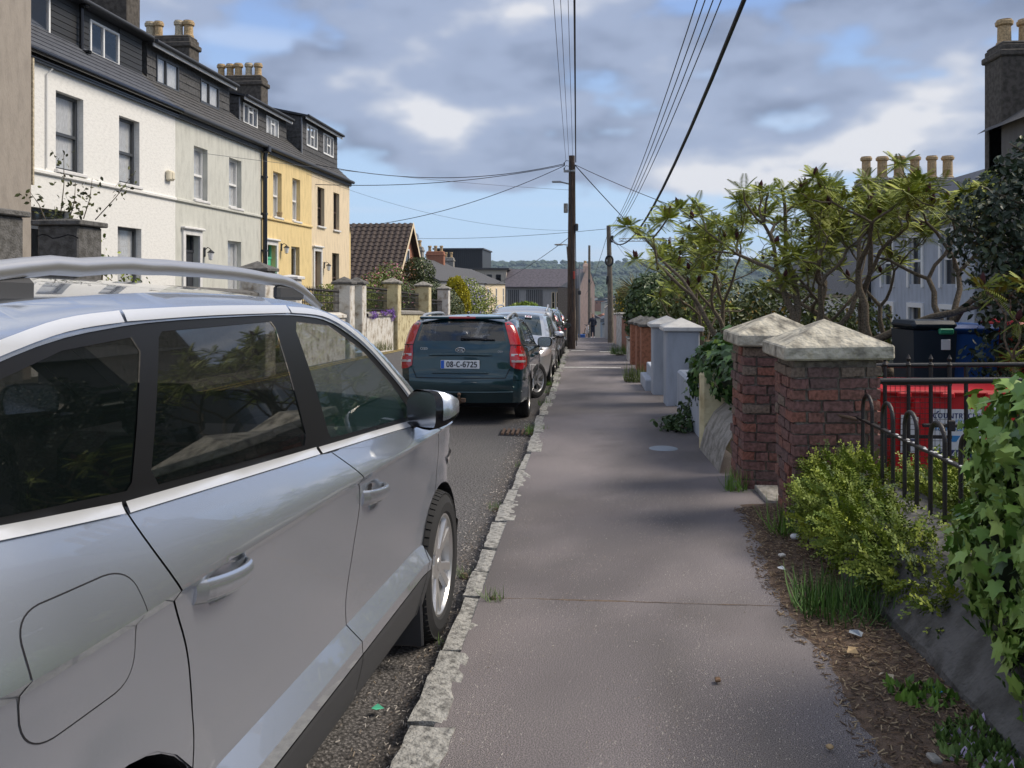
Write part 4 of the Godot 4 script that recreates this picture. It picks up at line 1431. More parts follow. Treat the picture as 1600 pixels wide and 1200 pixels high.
	s6.paint = M.dark_paint; s6.detail = false; s6.steer = 0.0
	make_car("dark_car", "dark car farthest down the parked row beside the brown pole", s6, place(-1.55, 41.0), 0.0, -0.041, 0.2)
# ---------------------------------------------------------------- left side: the terrace (local x towards the street, -z along the row)
func wall_open(mb: MB, u0: float, u1: float, y0: float, y1: float, holes: Array, deep: float) -> void:
	var us := [u0, u1]
	var ys := [y0, y1]
	for h in holes:
		us.append(h[0]); us.append(h[1]); ys.append(h[2]); ys.append(h[3])
	us.sort()
	ys.sort()
	for i in us.size() - 1:
		for j in ys.size() - 1:
			if us[i + 1] - us[i] < 1e-4 or ys[j + 1] - ys[j] < 1e-4:
				continue
			var cu: float = (us[i] + us[i + 1]) * 0.5
			var cy: float = (ys[j] + ys[j + 1]) * 0.5
			var inside := false
			for h in holes:
				if cu > h[0] and cu < h[1] and cy > h[2] and cy < h[3]:
					inside = true
			if not inside:
				mb.quad(Vector3(0, ys[j], -us[i]), Vector3(0, ys[j], -us[i + 1]), Vector3(0, ys[j + 1], -us[i + 1]), Vector3(0, ys[j + 1], -us[i]), Vector3.RIGHT)
	for h in holes:
		mb.quad(Vector3(0, h[2], -h[0]), Vector3(-deep, h[2], -h[0]), Vector3(-deep, h[3], -h[0]), Vector3(0, h[3], -h[0]), Vector3(0, 0, -1))
		mb.quad(Vector3(0, h[2], -h[1]), Vector3(-deep, h[2], -h[1]), Vector3(-deep, h[3], -h[1]), Vector3(0, h[3], -h[1]), Vector3(0, 0, 1))
		mb.quad(Vector3(0, h[2], -h[0]), Vector3(-deep, h[2], -h[0]), Vector3(-deep, h[2], -h[1]), Vector3(0, h[2], -h[1]), Vector3.UP)
		mb.quad(Vector3(0, h[3], -h[0]), Vector3(-deep, h[3], -h[0]), Vector3(-deep, h[3], -h[1]), Vector3(0, h[3], -h[1]), Vector3.DOWN)

func window(o: Node, x: float, h: Array, fm: Material, bars: Array, curtain := 0, fw := 0.055) -> Node3D:
	# h: u0, u1, y0, y1; bars: list of ["h"|"v", fraction, from, to]
	var n := Node3D.new()
	n.name = "window"
	o.add_child(n, true)
	var f := MB.new()
	var u0: float = h[0]; var u1: float = h[1]; var y0: float = h[2]; var y1: float = h[3]
	var t := 0.06
	f.bx(Vector3(x - t, y0, -u0), Vector3(x, y1, -(u0 + fw)))
	f.bx(Vector3(x - t, y0, -(u1 - fw)), Vector3(x, y1, -u1))
	f.bx(Vector3(x - t, y0, -(u0 + fw)), Vector3(x - 0.002, y0 + fw * 1.2, -(u1 - fw)))
	f.bx(Vector3(x - t, y1 - fw, -(u0 + fw)), Vector3(x - 0.002, y1, -(u1 - fw)))
	for b in bars:
		var a0: float = b[2] if b.size() > 2 else 0.0
		var a1: float = b[3] if b.size() > 3 else 1.0
		if b[0] == "h":
			var y := lerpf(y0, y1, b[1])
			f.bx(Vector3(x - t, y - 0.028, -lerpf(u0 + fw, u1 - fw, a0)), Vector3(x + 0.004, y + 0.028, -lerpf(u0 + fw, u1 - fw, a1)))
		else:
			var u := lerpf(u0, u1, b[1])
			f.bx(Vector3(x - t, lerpf(y0 + fw, y1 - fw, a0), -(u - 0.024)), Vector3(x + 0.003, lerpf(y0 + fw, y1 - fw, a1), -(u + 0.024)))
	part(f, "frame", fm, n)
	var g := MB.new()
	g.quad(Vector3(x - 0.03, y0, -u0), Vector3(x - 0.03, y0, -u1), Vector3(x - 0.03, y1, -u1), Vector3(x - 0.03, y1, -u0), Vector3.RIGHT)
	part(g, "pane", M.window_glass, n)
	if curtain > 0:
		var c := MB.new()
		var k := 22
		for i in k:
			if curtain == 2 and i > 5 and i < k - 6:
				continue
			var ua := lerpf(u0, u1, float(i) / k)
			var ub := lerpf(u0, u1, float(i + 1) / k)
			var xa := x - 0.075 + (0.015 if i % 2 else -0.015)
			var xb := x - 0.075 + (-0.015 if i % 2 else 0.015)
			c.quad(Vector3(xa, y0, -ua), Vector3(xb, y0, -ub), Vector3(xb, y1, -ub), Vector3(xa, y1, -ua), Vector3.RIGHT)
		part(c, "curtain", M.curtain, n)
	return n

func room(o: Node, h: Array, x: float) -> void:
	var m := MB.new()
	var b := x - 0.9
	m.quad(Vector3(b, h[2] - 0.1, -h[0] + 0.1), Vector3(b, h[2] - 0.1, -h[1] - 0.1), Vector3(b, h[3] + 0.1, -h[1] - 0.1), Vector3(b, h[3] + 0.1, -h[0] + 0.1), Vector3.RIGHT)
	part(m, "room_wall", M.room_dark, o)

func slates(mb: MB, o: Vector3, U: Vector3, V: Vector3, lu: float, lv: float, su: float, sv: float, n: Vector3, jit := 0.004) -> void:
	# overlapping courses: o is the lower left corner, V runs up the slope
	var rows := int(ceil(lv / sv))
	for j in rows:
		var k := int(ceil(lu / su)) + 1
		for i in k:
			var a := (i - (0.5 if j % 2 else 0.0)) * su
			var b := minf(a + su - 0.006, lu)
			a = maxf(a, 0.0)
			if b - a < 0.02:
				continue
			var v0 := j * sv
			var v1 := minf(v0 + sv * 1.06, lv)
			var l0 := 0.016 + rng.randf_range(0.0, jit)
			var p0 := o + U * a + V * v0
			var p1 := o + U * b + V * v0
			var p2 := o + U * b + V * v1
			var p3 := o + U * a + V * v1
			mb.quad(p0 + n * l0, p1 + n * (l0 + rng.randf_range(-jit, jit) * 0.5), p2 + n * 0.003, p3 + n * 0.003, n)
			mb.quad(p0, p1, p1 + n * l0, p0 + n * l0, -V)

func chimney(o: Node, at: Vector3, size: Vector3, pots: Array, m: Material, ph := 0.5, pw := 0.13) -> void:
	var n := Node3D.new()
	n.name = "chimney"
	o.add_child(n, true)
	var s := MB.new()
	s.cbox(at + Vector3(0, size.y * 0.5, 0), size, 0.02)
	s.cbox(at + Vector3(0, size.y - 0.22, 0), size * Vector3(1, 0, 1) + Vector3(0.12, 0.16, 0.12), 0.03)
	s.cbox(at + Vector3(0, size.y + 0.03, 0), size * Vector3(1, 0, 1) + Vector3(-0.05, 0.1, -0.05), 0.04)
	part(s, "stack", m, n)
	for p in pots:
		var q := MB.new()
		var w: float = pw + 0.012 * sin(p * 37.0)
		var b := at + Vector3(p, size.y + 0.06, 0.03 * sin(p * 51.0))
		q.lathe([Vector2(w * 1.1, 0), Vector2(w * 1.12, 0.06), Vector2(w * 0.95, 0.09), Vector2(w * 0.9, ph - 0.16), Vector2(w * 1.2, ph - 0.13), Vector2(w * 1.25, ph - 0.05), Vector2(w * 1.05, ph - 0.03), Vector2(w * 1.05, ph), Vector2(w * 0.8, ph), Vector2(w * 0.78, ph * 0.5), Vector2(0, ph * 0.5)], 14, Transform3D(Basis(), b))
		part(q, "chimney_pot", M.clay_pale if int(absf(p) * 40.0) % 2 else M.clay_pot, n)

func lantern(o: Node, at: Vector3) -> void:
	var n := Node3D.new()
	n.name = "wall_lantern"
	o.add_child(n, true)
	var m := MB.new()
	m.cbox(at + Vector3(0.015, 0.05, 0), Vector3(0.03, 0.24, 0.09), 0.008)
	m.tube([at + Vector3(0.02, 0.1, 0), at + Vector3(0.1, 0.17, 0), at + Vector3(0.18, 0.12, 0)], [0.012], 6)
	m.lathe([Vector2(0.0, 0.12), Vector2(0.03, 0.10), Vector2(0.10, 0.04), Vector2(0.1, 0.03)], 6, Transform3D(Basis(), at + Vector3(0.18, 0, 0)))
	part(m, "lantern_frame", M.black_paint, n)
	m = MB.new()
	m.lathe([Vector2(0.055, -0.14), Vector2(0.0, -0.16)], 6, Transform3D(Basis(), at + Vector3(0.18, 0, 0)))
	part(m, "lantern_base", M.black_paint, n)
	m = MB.new()
	m.lathe([Vector2(0.085, 0.03), Vector2(0.055, -0.14)], 6, Transform3D(Basis(), at + Vector3(0.18, 0, 0)))
	part(m, "lantern_glass", M.sticker, n)

func terrace_house(label: String, u0: float, u1: float, wm: Material, wins: Array, door: Array, roofm: Material, dorm: Dictionary, opt := {}) -> Node3D:
	var T := Transform3D(Basis(Vector3.UP, deg_to_rad(-1.06)), P(-10, 0, 0))
	var o := thing("terrace_house", label, "house")
	o.transform = T * Transform3D(Basis(), Vector3(0, 0, -u0))
	var L := u1 - u0
	var holes := []
	for w in wins:
		holes.append([w[0] - u0, w[1] - u0, w[2], w[3]])
	var dh := []
	if door.size():
		dh = [door[0] - u0, door[1] - u0, door[2], door[3]]
		holes.append(dh)
	var w := MB.new()
	wall_open(w, 0.0, L, -1.2, 5.72, holes, 0.2)
	w.quad(Vector3(0, -1.2, 0), Vector3(-6, -1.2, 0), Vector3(-6, 5.6, 0), Vector3(0, 5.6, 0), Vector3(0, 0, 1))
	w.quad(Vector3(0, -1.2, -L), Vector3(-6, -1.2, -L), Vector3(-6, 5.6, -L), Vector3(0, 5.6, -L), Vector3(0, 0, -1))
	w.tri(Vector3(0, 5.6, -L), Vector3(-6, 5.6, -L), Vector3(-2.7, 8.2, -L), Vector3(0, 0, -1))
	w.tri(Vector3(0, 5.6, 0), Vector3(-6, 5.6, 0), Vector3(-2.7, 8.2, 0), Vector3(0, 0, 1))
	w.quad(Vector3(-6, -1.2, 0), Vector3(-6, -1.2, -L), Vector3(-6, 5.6, -L), Vector3(-6, 5.6, 0), Vector3.LEFT)
	part(w, "wall", wm, o)
	for i in wins.size():
		var h: Array = holes[i]
		var q: Array = wins[i]
		var wn := window(o, -0.13, h, q[4], q[5], q[6])
		room(wn, h, -0.13)
		var sl := MB.new()
		sl.cbox(Vector3(-0.03, h[2] - 0.035, -(h[0] + h[1]) * 0.5), Vector3(0.2, 0.07, h[1] - h[0] + 0.1), 0.012)
		part(sl, "sill", opt.get("sill", M.white_trim), wn)
	if door.size():
		var dn := Node3D.new()
		dn.name = "front_door"
		o.add_child(dn)
		var du := MB.new()
		var top: float = dh[3] - 0.42
		du.cbox(Vector3(-0.17, (dh[2] + top) * 0.5, -(dh[0] + dh[1]) * 0.5), Vector3(0.06, top - dh[2], dh[1] - dh[0]), 0.008)
		for pz in [0.28, 0.72]:
			for py in [[0.12, 0.42], [0.5, 0.92]]:
				var uz := lerpf(dh[0], dh[1], pz)
				du.cbox(Vector3(-0.14, lerpf(dh[2], top, (py[0] + py[1]) * 0.5), -uz), Vector3(0.03, (top - dh[2]) * (py[1] - py[0]), (dh[1] - dh[0]) * 0.3), 0.012)
		du.bx(Vector3(-0.2, top, -dh[0]), Vector3(-0.12, top + 0.06, -dh[1]))
		du.bx(Vector3(-0.2, top + 0.06, -dh[0]), Vector3(-0.13, dh[3], -(dh[0] + 0.06)))
		du.bx(Vector3(-0.2, top + 0.06, -(dh[1] - 0.06)), Vector3(-0.13, dh[3], -dh[1]))
		part(du, "door_leaf", door[4], dn)
		du = MB.new()
		du.quad(Vector3(-0.17, top, -dh[0]), Vector3(-0.17, top, -dh[1]), Vector3(-0.17, dh[3], -dh[1]), Vector3(-0.17, dh[3], -dh[0]), Vector3.RIGHT)
		part(du, "fanlight", M.window_glass, dn)
		du = MB.new()
		var s := 0.13
		du.bx(Vector3(0.001, dh[2], -(dh[0] - s)), Vector3(0.045, dh[3] + s, -dh[0]))
		du.bx(Vector3(0.001, dh[2], -dh[1]), Vector3(0.045, dh[3] + s, -(dh[1] + s)))
		du.bx(Vector3(0.001, dh[3], -dh[0]), Vector3(0.043, dh[3] + s, -dh[1]))
		du.cbox(Vector3(0.05, dh[3] + s + 0.03, -(dh[0] + dh[1]) * 0.5), Vector3(0.12, 0.06, dh[1] - dh[0] + 2 * s + 0.1), 0.015)
		part(du, "door_surround", M.white_trim, dn)
	# string course
	if opt.get("string", true):
		var sc := MB.new()
		sc.cbox(Vector3(0.02, 3.605, -L * 0.5), Vector3(0.07, 0.075, L), 0.015)
		part(sc, "string_course", wm, o)
	# eaves and roof
	var g := MB.new()
	g.bx(Vector3(0.0, 5.58, 0), Vector3(0.10, 5.73, -L))
	g.tube([Vector3(0.17, 5.70, 0), Vector3(0.17, 5.70, -L)], [0.062], 10)
	g.bx(Vector3(0.02, 5.54, 0), Vector3(0.08, 5.58, -L))
	part(g, "gutter", M.gloss_black if opt.get("gloss", false) else M.charcoal, o)
	var V := Vector3(-2.86, 2.6, 0).normalized()
	var N := Vector3(2.6, 2.86, 0).normalized()
	var rf := MB.new()
	rf.quad(Vector3(0.16, 5.68, 0), Vector3(0.16, 5.68, -L), Vector3(-2.7, 8.28, -L), Vector3(-2.7, 8.28, 0), N)
	rf.quad(Vector3(-2.7, 8.28, 0), Vector3(-2.7, 8.28, -L), Vector3(-6.2, 5.5, -L), Vector3(-6.2, 5.5, 0), Vector3(-1, 1, 0))
	slates(rf, Vector3(0.16, 5.685, 0), Vector3(0, 0, -1), V, L, 1.6, opt.get("slate_w", 0.3), 0.2, N, opt.get("slate_j", 0.006))
	part(rf, "roof", roofm, o)
	# dormer
	var dx: float = dorm.x
	var a: float = dorm.u0 - u0
	var b: float = dorm.u1 - u0
	var y0: float = dorm.y0
	var y1: float = dorm.y1
	var dn2 := Node3D.new()
	dn2.name = "dormer"
	o.add_child(dn2)
	var dwh := []
	for q in dorm.wins:
		dwh.append([q[0] - u0, q[1] - u0, q[2], q[3]])
	var dm := MB.new()
	dm.xf = Transform3D(Basis(), Vector3(dx, 0, 0))
	wall_open(dm, a, b, y0 - 0.25, y1, dwh, 0.08)
	dm.xf = Transform3D()
	for z in [a, b]:
		var sgn := 1.0 if z == a else -1.0
		dm.tri(Vector3(dx, y0 - 0.25, -z), Vector3(dx, y1, -z), Vector3(-2.7, y1 + 0.55, -z), Vector3(0, 0, sgn))
		dm.tri(Vector3(dx, y0 - 0.25, -z), Vector3(-2.7, y1 + 0.55, -z), Vector3(-2.9, y0 - 0.25, -z), Vector3(0, 0, sgn))
	part(dm, "dormer_wall", M.charcoal if dorm.boards else M.slate, dn2)
	for i in dwh.size():
		var q: Array = dorm.wins[i]
		var wn := window(dn2, dx + 0.035, dwh[i], q[4], q[5], q[6], 0.05)
		wn.name = "dormer_window"
		room(wn, dwh[i], dx)
	# cladding between the windows
	var spans := []
	var last := a
	for h in dwh:
		spans.append([last, h[0]])
		last = h[1]
	spans.append([last, b])
	if dorm.boards:
		var y := y0
		while y < y1 - 0.02:
			for sp in spans:
				if sp[1] - sp[0] > 0.1:
					var bm := MB.new()
					bm.cbox(Vector3(dx + 0.016, y + 0.062, -(sp[0] + sp[1]) * 0.5), Vector3(0.022, 0.118, sp[1] - sp[0] - 0.04), 0.006, Basis(Vector3(0, 0, 1), -0.05))
					part(bm, "board", M.board, dn2)
			y += 0.128
	else:
		var tm := MB.new()
		for sp in spans:
			if sp[1] - sp[0] > 0.05:
				slates(tm, Vector3(dx + 0.002, y0 - 0.2, -sp[0]), Vector3(0, 0, -1), Vector3.UP, sp[1] - sp[0], y1 - y0 + 0.18, 0.28, 0.2, Vector3.RIGHT, 0.008)
		for h in dwh:
			slates(tm, Vector3(dx + 0.002, y0 - 0.2, -h[0]), Vector3(0, 0, -1), Vector3.UP, h[1] - h[0], h[2] - y0 + 0.18, 0.28, 0.2, Vector3.RIGHT, 0.008)
		part(tm, "slate_hanging", M.slate, dn2).set_meta("kind", "stuff")
		if dorm.get("cheek", false):
			var cm := MB.new()
			slates(cm, Vector3(dx - 1.6, y0 - 0.2, -a + 0.002), Vector3(1, 0, 0), Vector3.UP, 1.6, y1 - y0 + 0.2, 0.28, 0.2, Vector3(0, 0, 1), 0.006)
			part(cm, "slate_hanging", M.slate, dn2).set_meta("kind", "stuff")
			cm = MB.new()
			cm.tube([Vector3(dx + 0.02, y0 - 0.25, -a), Vector3(dx + 0.02, y1, -a)], [0.03], 6)
			part(cm, "lead_edge", M.lead, dn2)
	var dr := MB.new()
	dr.quad(Vector3(dx + 0.22, y1 + 0.06, -a + 0.1), Vector3(dx + 0.22, y1 + 0.06, -b - 0.08), Vector3(-2.8, y1 + 0.62, -b - 0.08), Vector3(-2.8, y1 + 0.62, -a + 0.1), Vector3.UP)
	dr.bx(Vector3(dx + 0.19, y1 + 0.0, -a + 0.1), Vector3(dx + 0.24, y1 + 0.055, -b - 0.08))
	dr.quad(Vector3(dx + 0.2, y1, -a + 0.1), Vector3(dx + 0.2, y1 + 0.06, -a + 0.1), Vector3(-2.8, y1 + 0.62, -a + 0.1), Vector3(-2.8, y1 + 0.5, -a + 0.1), Vector3(0, 0, 1))
	dr.quad(Vector3(dx, y1, -a + 0.1), Vector3(dx, y1, -b - 0.08), Vector3(dx + 0.2, y1, -b - 0.08), Vector3(dx + 0.2, y1, -a + 0.1), Vector3.DOWN)
	dr.tube([Vector3(dx + 0.28, y1 + 0.03, -a + 0.05), Vector3(dx + 0.28, y1 + 0.03, -b - 0.02)], [0.05], 8)
	part(dr, "dormer_roof", M.charcoal, dn2)
	if dorm.get("fascia", false):
		var fa := MB.new()
		fa.bx(Vector3(dx + 0.19, y1 - 0.09, -a + 0.06), Vector3(dx + 0.225, y1 - 0.005, -b - 0.05))
		part(fa, "fascia", M.white_trim, dn2)
	return o

func pillar(at: Vector3, w: float, h: float, m: Material, capm: Material, label: String, flat := false, capy := 0.16) -> Node3D:
	var o := thing("gate_pillar", label, "pillar", at, 0.0, "gate pillars on the left side" if at.x < 0 else "gate pillars on the right side")
	var s := MB.new()
	s.cbox(Vector3(0, h * 0.5 - 0.3, 0), Vector3(w, h + 0.6, w), 0.02)
	part(s, "shaft", m, o)
	var c := MB.new()
	pyramid(c, Vector3(0, h, 0), w * 0.5 + 0.06, 0.07, 0.05 if flat else capy)
	part(c, "cap_stone", capm, o)
	return o

func pyramid(c: MB, at: Vector3, r: float, band_h: float, rise: float) -> void:
	c.cbox(at + Vector3(0, band_h * 0.5, 0), Vector3(r * 2, band_h, r * 2), 0.012)
	var y := band_h - 0.002
	var q := [Vector3(-r + 0.012, y, -r + 0.012), Vector3(r - 0.012, y, -r + 0.012), Vector3(r - 0.012, y, r - 0.012), Vector3(-r + 0.012, y, r - 0.012)]
	for i in 4:
		var a: Vector3 = q[i]
		var b: Vector3 = q[(i + 1) % 4]
		c.tri(at + a, at + b, at + Vector3(0, y + rise, 0), (a + b) * Vector3(1, 0, 1) + Vector3.UP)

func railing(label: String, a: Vector3, b: Vector3, h: float, step: float, group := "") -> Node3D:
	var o := thing("iron_railing", label, "railing", a, 0.0, group)
	var L := Vector2(b.x - a.x, b.z - a.z).length()
	var k := int(L / step)
	for i in k + 1:
		var p := (b - a) * (float(i) / k)
		var m := MB.new()
		m.rod(p, p + Vector3(0, h, 0), 0.011, 6)
		m.lathe([Vector2(0.01, 0), Vector2(0.03, 0.05), Vector2(0.012, 0.09), Vector2(0.0, 0.15)], 5, Transform3D(Basis(), p + Vector3(0, h, 0)))
		m.lathe([Vector2(0.012, -0.02), Vector2(0.032, 0.0), Vector2(0.012, 0.02)], 5, Transform3D(Basis(), p + Vector3(0, h * 0.55, 0)))
		part(m, "bar", M.black_iron, o)
	for y in [0.1, h - 0.08]:
		var m := MB.new()
		m.tube([Vector3(0, y, 0), b - a + Vector3(0, y, 0)], [0.016], 6)
		part(m, "rail", M.black_iron, o)
	return o

func low_wall(label: String, x: float, d0: float, d1: float, h: float, th: float, m: Material, capm: Material) -> Node3D:
	var o := thing("garden_wall", label, "wall", P(x, 0, d0), 0.0, "garden walls on the left side")
	var s := MB.new()
	var c := MB.new()
	var k := maxi(1, int((d1 - d0) / 2.0))
	for i in k:
		var a := lerpf(d0, d1, float(i) / k)
		var b := lerpf(d0, d1, float(i + 1) / k)
		var ya := gy(a) + 0.3
		var yb := gy(b) + 0.3
		for sd in [-1.0, 1.0]:
			s.quad(Vector3(sd * th * 0.5, ya - 0.6, d0 - a), Vector3(sd * th * 0.5, yb - 0.6, d0 - b), Vector3(sd * th * 0.5, yb + h, d0 - b), Vector3(sd * th * 0.5, ya + h, d0 - a), Vector3(sd, 0, 0))
		var e := 0.05
		for q in [[-th * 0.5 - e, 0.0, -th * 0.5 - e, 0.08], [-th * 0.5 - e, 0.08, 0.0, 0.15], [0.0, 0.15, th * 0.5 + e, 0.08], [th * 0.5 + e, 0.08, th * 0.5 + e, 0.0], [th * 0.5 + e, 0.0, -th * 0.5 - e, 0.0]]:
			c.quad(Vector3(q[0], ya + h + q[1], d0 - a), Vector3(q[2], ya + h + q[3], d0 - a), Vector3(q[2], yb + h + q[3], d0 - b), Vector3(q[0], yb + h + q[1], d0 - b), Vector3(q[0] + q[2], q[1] + q[3] - 0.1, 0))
	s.quad(Vector3(-th * 0.5, gy(d0) - 0.3, 0), Vector3(th * 0.5, gy(d0) - 0.3, 0), Vector3(th * 0.5, gy(d0) + 0.3 + h, 0), Vector3(-th * 0.5, gy(d0) + 0.3 + h, 0), Vector3(0, 0, 1))
	part(s, "wall_face", m, o)
	part(c, "coping", capm, o)
	return o

func lroof_house(o: Node3D, w: float, L: float, ye: float, yr: float, yb: float, wm: Material, rm: Material, endm: Material) -> void:
	# local: x from 0 (street) to -w, z from 0 to -L, ridge along z
	var m := MB.new()
	m.quad(Vector3(0, yb, 0), Vector3(0, yb, -L), Vector3(0, ye, -L), Vector3(0, ye, 0), Vector3.RIGHT)
	m.quad(Vector3(-w, yb, 0), Vector3(-w, yb, -L), Vector3(-w, ye, -L), Vector3(-w, ye, 0), Vector3.LEFT)
	part(m, "wall", wm, o)
	m = MB.new()
	for z in [0.0, -L]:
		var nn := Vector3(0, 0, 1) if z == 0.0 else Vector3(0, 0, -1)
		m.quad(Vector3(0, yb, z), Vector3(-w, yb, z), Vector3(-w, ye, z), Vector3(0, ye, z), nn)
		m.tri(Vector3(0, ye, z), Vector3(-w, ye, z), Vector3(-w * 0.5, yr, z), nn)
	part(m, "gable_wall", endm, o)
	m = MB.new()
	var e := 0.2
	for sd in [0, 1]:
		var x0 := e if sd == 0 else -w - e
		var dy := e * (yr - ye) / (w * 0.5)
		var nn := Vector3(1 if sd == 0 else -1, 1, 0)
		m.quad(Vector3(x0, ye - dy + 0.05, 0.15), Vector3(x0, ye - dy + 0.05, -L - 0.15), Vector3(-w * 0.5, yr + 0.05, -L - 0.15), Vector3(-w * 0.5, yr + 0.05, 0.15), nn)
		m.quad(Vector3(x0, ye - dy - 0.05, 0.15), Vector3(x0, ye - dy + 0.05, 0.15), Vector3(-w * 0.5, yr + 0.05, 0.15), Vector3(-w * 0.5, yr - 0.05, 0.15), Vector3(0, 0, 1))
	part(m, "roof", rm, o)

func simple_window(o: Node, a: Vector3, U: Vector3, w: float, h: float, n: Vector3, fm: Material) -> void:
	var wn := Node3D.new()
	wn.name = "window"
	o.add_child(wn, true)
	var f := MB.new()
	var b := Basis(U, Vector3.UP, U.cross(Vector3.UP))
	for q in [[-w * 0.5, 0.0, 0.08, h], [w * 0.5, 0.0, 0.08, h], [0.0, h * 0.5, w, 0.08], [0.0, -h * 0.5, w + 0.2, 0.1], [0.0, 0.0, w, 0.05]]:
		f.box(a + U * q[0] + Vector3.UP * q[1] + n * 0.02, Vector3(q[2], q[3], 0.07), b)
	part(f, "frame", fm, wn)
	var g := MB.new()
	g.quad(a - U * w * 0.5 - Vector3.UP * h * 0.5 + n * 0.012, a + U * w * 0.5 - Vector3.UP * h * 0.5 + n * 0.012, a + U * w * 0.5 + Vector3.UP * h * 0.5 + n * 0.012, a - U * w * 0.5 + Vector3.UP * h * 0.5 + n * 0.012, n)
	part(g, "pane", M.gloss_black, wn)

func build_terrace() -> void:
	var sash := [["h", 0.48]]
	var fg: Material = M.frame_grey
	var fw: Material = M.white_paint
	var fb: Material = M.frame_brown
	var o := terrace_house("white rendered terrace house with grey sash windows and black boarded dormers", 14.24, 19.8, M.white_render, [[15.26, 16.12, 3.72, 5.18, fg, sash, 1], [17.38, 18.19, 3.72, 5.13, fg, sash, 1], [14.55, 15.72, 1.2, 2.96, fg, [["h", 0.8]], 0], [17.33, 18.27, 1.2, 2.8, fg, sash, 1]], [], M.slate_blue, {"x": -0.8, "u0": 14.3, "u1": 19.72, "y0": 6.5, "y1": 7.40, "boards": true, "wins": [[15.55, 16.25, 6.47, 7.3, fw, [], 0], [17.60, 18.72, 6.49, 7.24, fw, [["v", 0.45]], 0]]}, {"gloss": true, "slate_w": 0.6, "slate_j": 0.001})
	var ab := MB.new()
	ab.cbox(Vector3(0.06, 4.12, -5.2), Vector3(0.11, 0.24, 0.26), 0.03)
	ab.cbox(Vector3(0.12, 4.12, -5.24), Vector3(0.02, 0.16, 0.12), 0.008)
	part(ab, "alarm_box", M.cream_box, o)
	var dp := MB.new()
	dp.tube([Vector3(-0.70, 7.4, -2.93), Vector3(-0.70, 6.45, -2.93), Vector3(-0.5, 6.4, -2.93)], [0.045], 8)
	dp.cbox(Vector3(-0.62, 7.40, -2.93), Vector3(0.16, 0.14, 0.14), 0.03)
	part(dp, "downpipe", M.gloss_black, o)
	dp = MB.new()
	dp.tube([Vector3(-0.66, 8.0, -1.02), Vector3(-0.64, 6.3, -1.02)], [0.05], 8)
	part(dp, "white_pipe", M.white_paint, o)
	dp = MB.new()
	dp.tube([Vector3(0.12, 5.5, -0.75), Vector3(0.03, 5.4, -0.72), Vector3(0.03, 3.7, -0.72)], [0.016], 6)
	part(dp, "white_pipe", M.white_paint, o)
	o = terrace_house("pale grey-green terrace house with white windows and a dark front door", 19.8, 25.04, M.sage_render, [[20.75, 21.5, 3.71, 5.04, fw, sash, 1], [22.80, 23.62, 3.71, 5.05, fw, sash, 1], [22.72, 23.6, 1.2, 2.78, fw, sash, 1]], [20.25, 21.0, -0.2, 2.80, M.door_dark], M.slate, {"x": -0.8, "u0": 19.95, "u1": 24.6, "y0": 6.46, "y1": 7.38, "boards": false, "fascia": true, "wins": [[20.38, 21.51, 6.52, 7.22, fg, [["v", 0.42]], 1], [22.73, 23.88, 6.55, 7.2, fg, [["v", 0.45]], 1]]})  # wall window curtains here are added, standing in for sky reflected in the glass
	lantern(o, Vector3(0.0, 2.36, -1.5))
	text("3", 0.30, M.ink, o, "house_number", Transform3D(Basis(Vector3.UP, PI / 2), Vector3(0.012, 1.96, -1.38)), 400, 0.01)
	dp = MB.new()
	dp.tube([Vector3(0.14, 5.62, -5.3), Vector3(0.10, 5.4, -5.3), Vector3(0.10, -0.4, -5.3)], [0.065], 10)
	dp.cbox(Vector3(0.14, 5.62, -5.3), Vector3(0.24, 0.22, 0.22), 0.03)
	for y in [1.2, 2.6, 3.7, 4.8]:
		dp.cbox(Vector3(0.08, y, -5.3), Vector3(0.16, 0.06, 0.17), 0.01)
	part(dp, "downpipe", M.gloss_black, o)
	chimney(o, Vector3(-2.75, 7.3, -5.1), Vector3(1.5, 1.6, 0.62), [-0.98 + 0.35, -0.36, 0.28, 0.56], M.stack_brown, 0.5)
	chimney(o, Vector3(-1.75, 7.3, -0.2), Vector3(1.2, 2.2, 0.6), [-0.3, 0.1, 0.4], M.stack_brown, 0.5)
	o = terrace_house("yellow terrace house with a mint green door and white framed windows", 25.04, 29.6, M.yellow_render, [[26.0, 26.72, 3.70, 5.1, fw, sash, 1], [27.69, 28.43, 3.70, 5.1, fw, sash, 1], [27.58, 28.37, 1.0, 2.84, fw, [["h", 0.4]], 0]], [25.45, 26.2, -0.3, 2.80, M.mint_paint], M.slate, {"x": -0.8, "u0": 25.3, "u1": 29.25, "y0": 6.46, "y1": 7.25, "boards": false, "fascia": true, "cheek": true, "wins": [[25.58, 26.67, 6.51, 7.15, fw, [["v", 0.36], ["v", 0.66], ["h", 0.68, 0.36, 0.66]], 0], [27.41, 28.48, 6.48, 7.12, fw, [["v", 0.36], ["v", 0.66], ["h", 0.68, 0.36, 0.66]], 1]]})
	lantern(o, Vector3(0.0, 2.72, -1.62))
	chimney(o, Vector3(-2.55, 7.3, -4.56), Vector3(1.7, 1.55, 0.62), [-1.05 + 0.3, -0.42, -0.1, 0.28, 0.6], M.stack_brown, 0.48)
	var pl := MB.new()
	pl.lathe([Vector2(0.0, 0), Vector2(0.07, 0), Vector2(0.1, 0.14), Vector2(0.08, 0.14), Vector2(0, 0.12)], 10, Transform3D(Basis(), Vector3(0.02, 3.72, -1.45)))
	part(pl, "flower_pot", M.clay_pot, o)
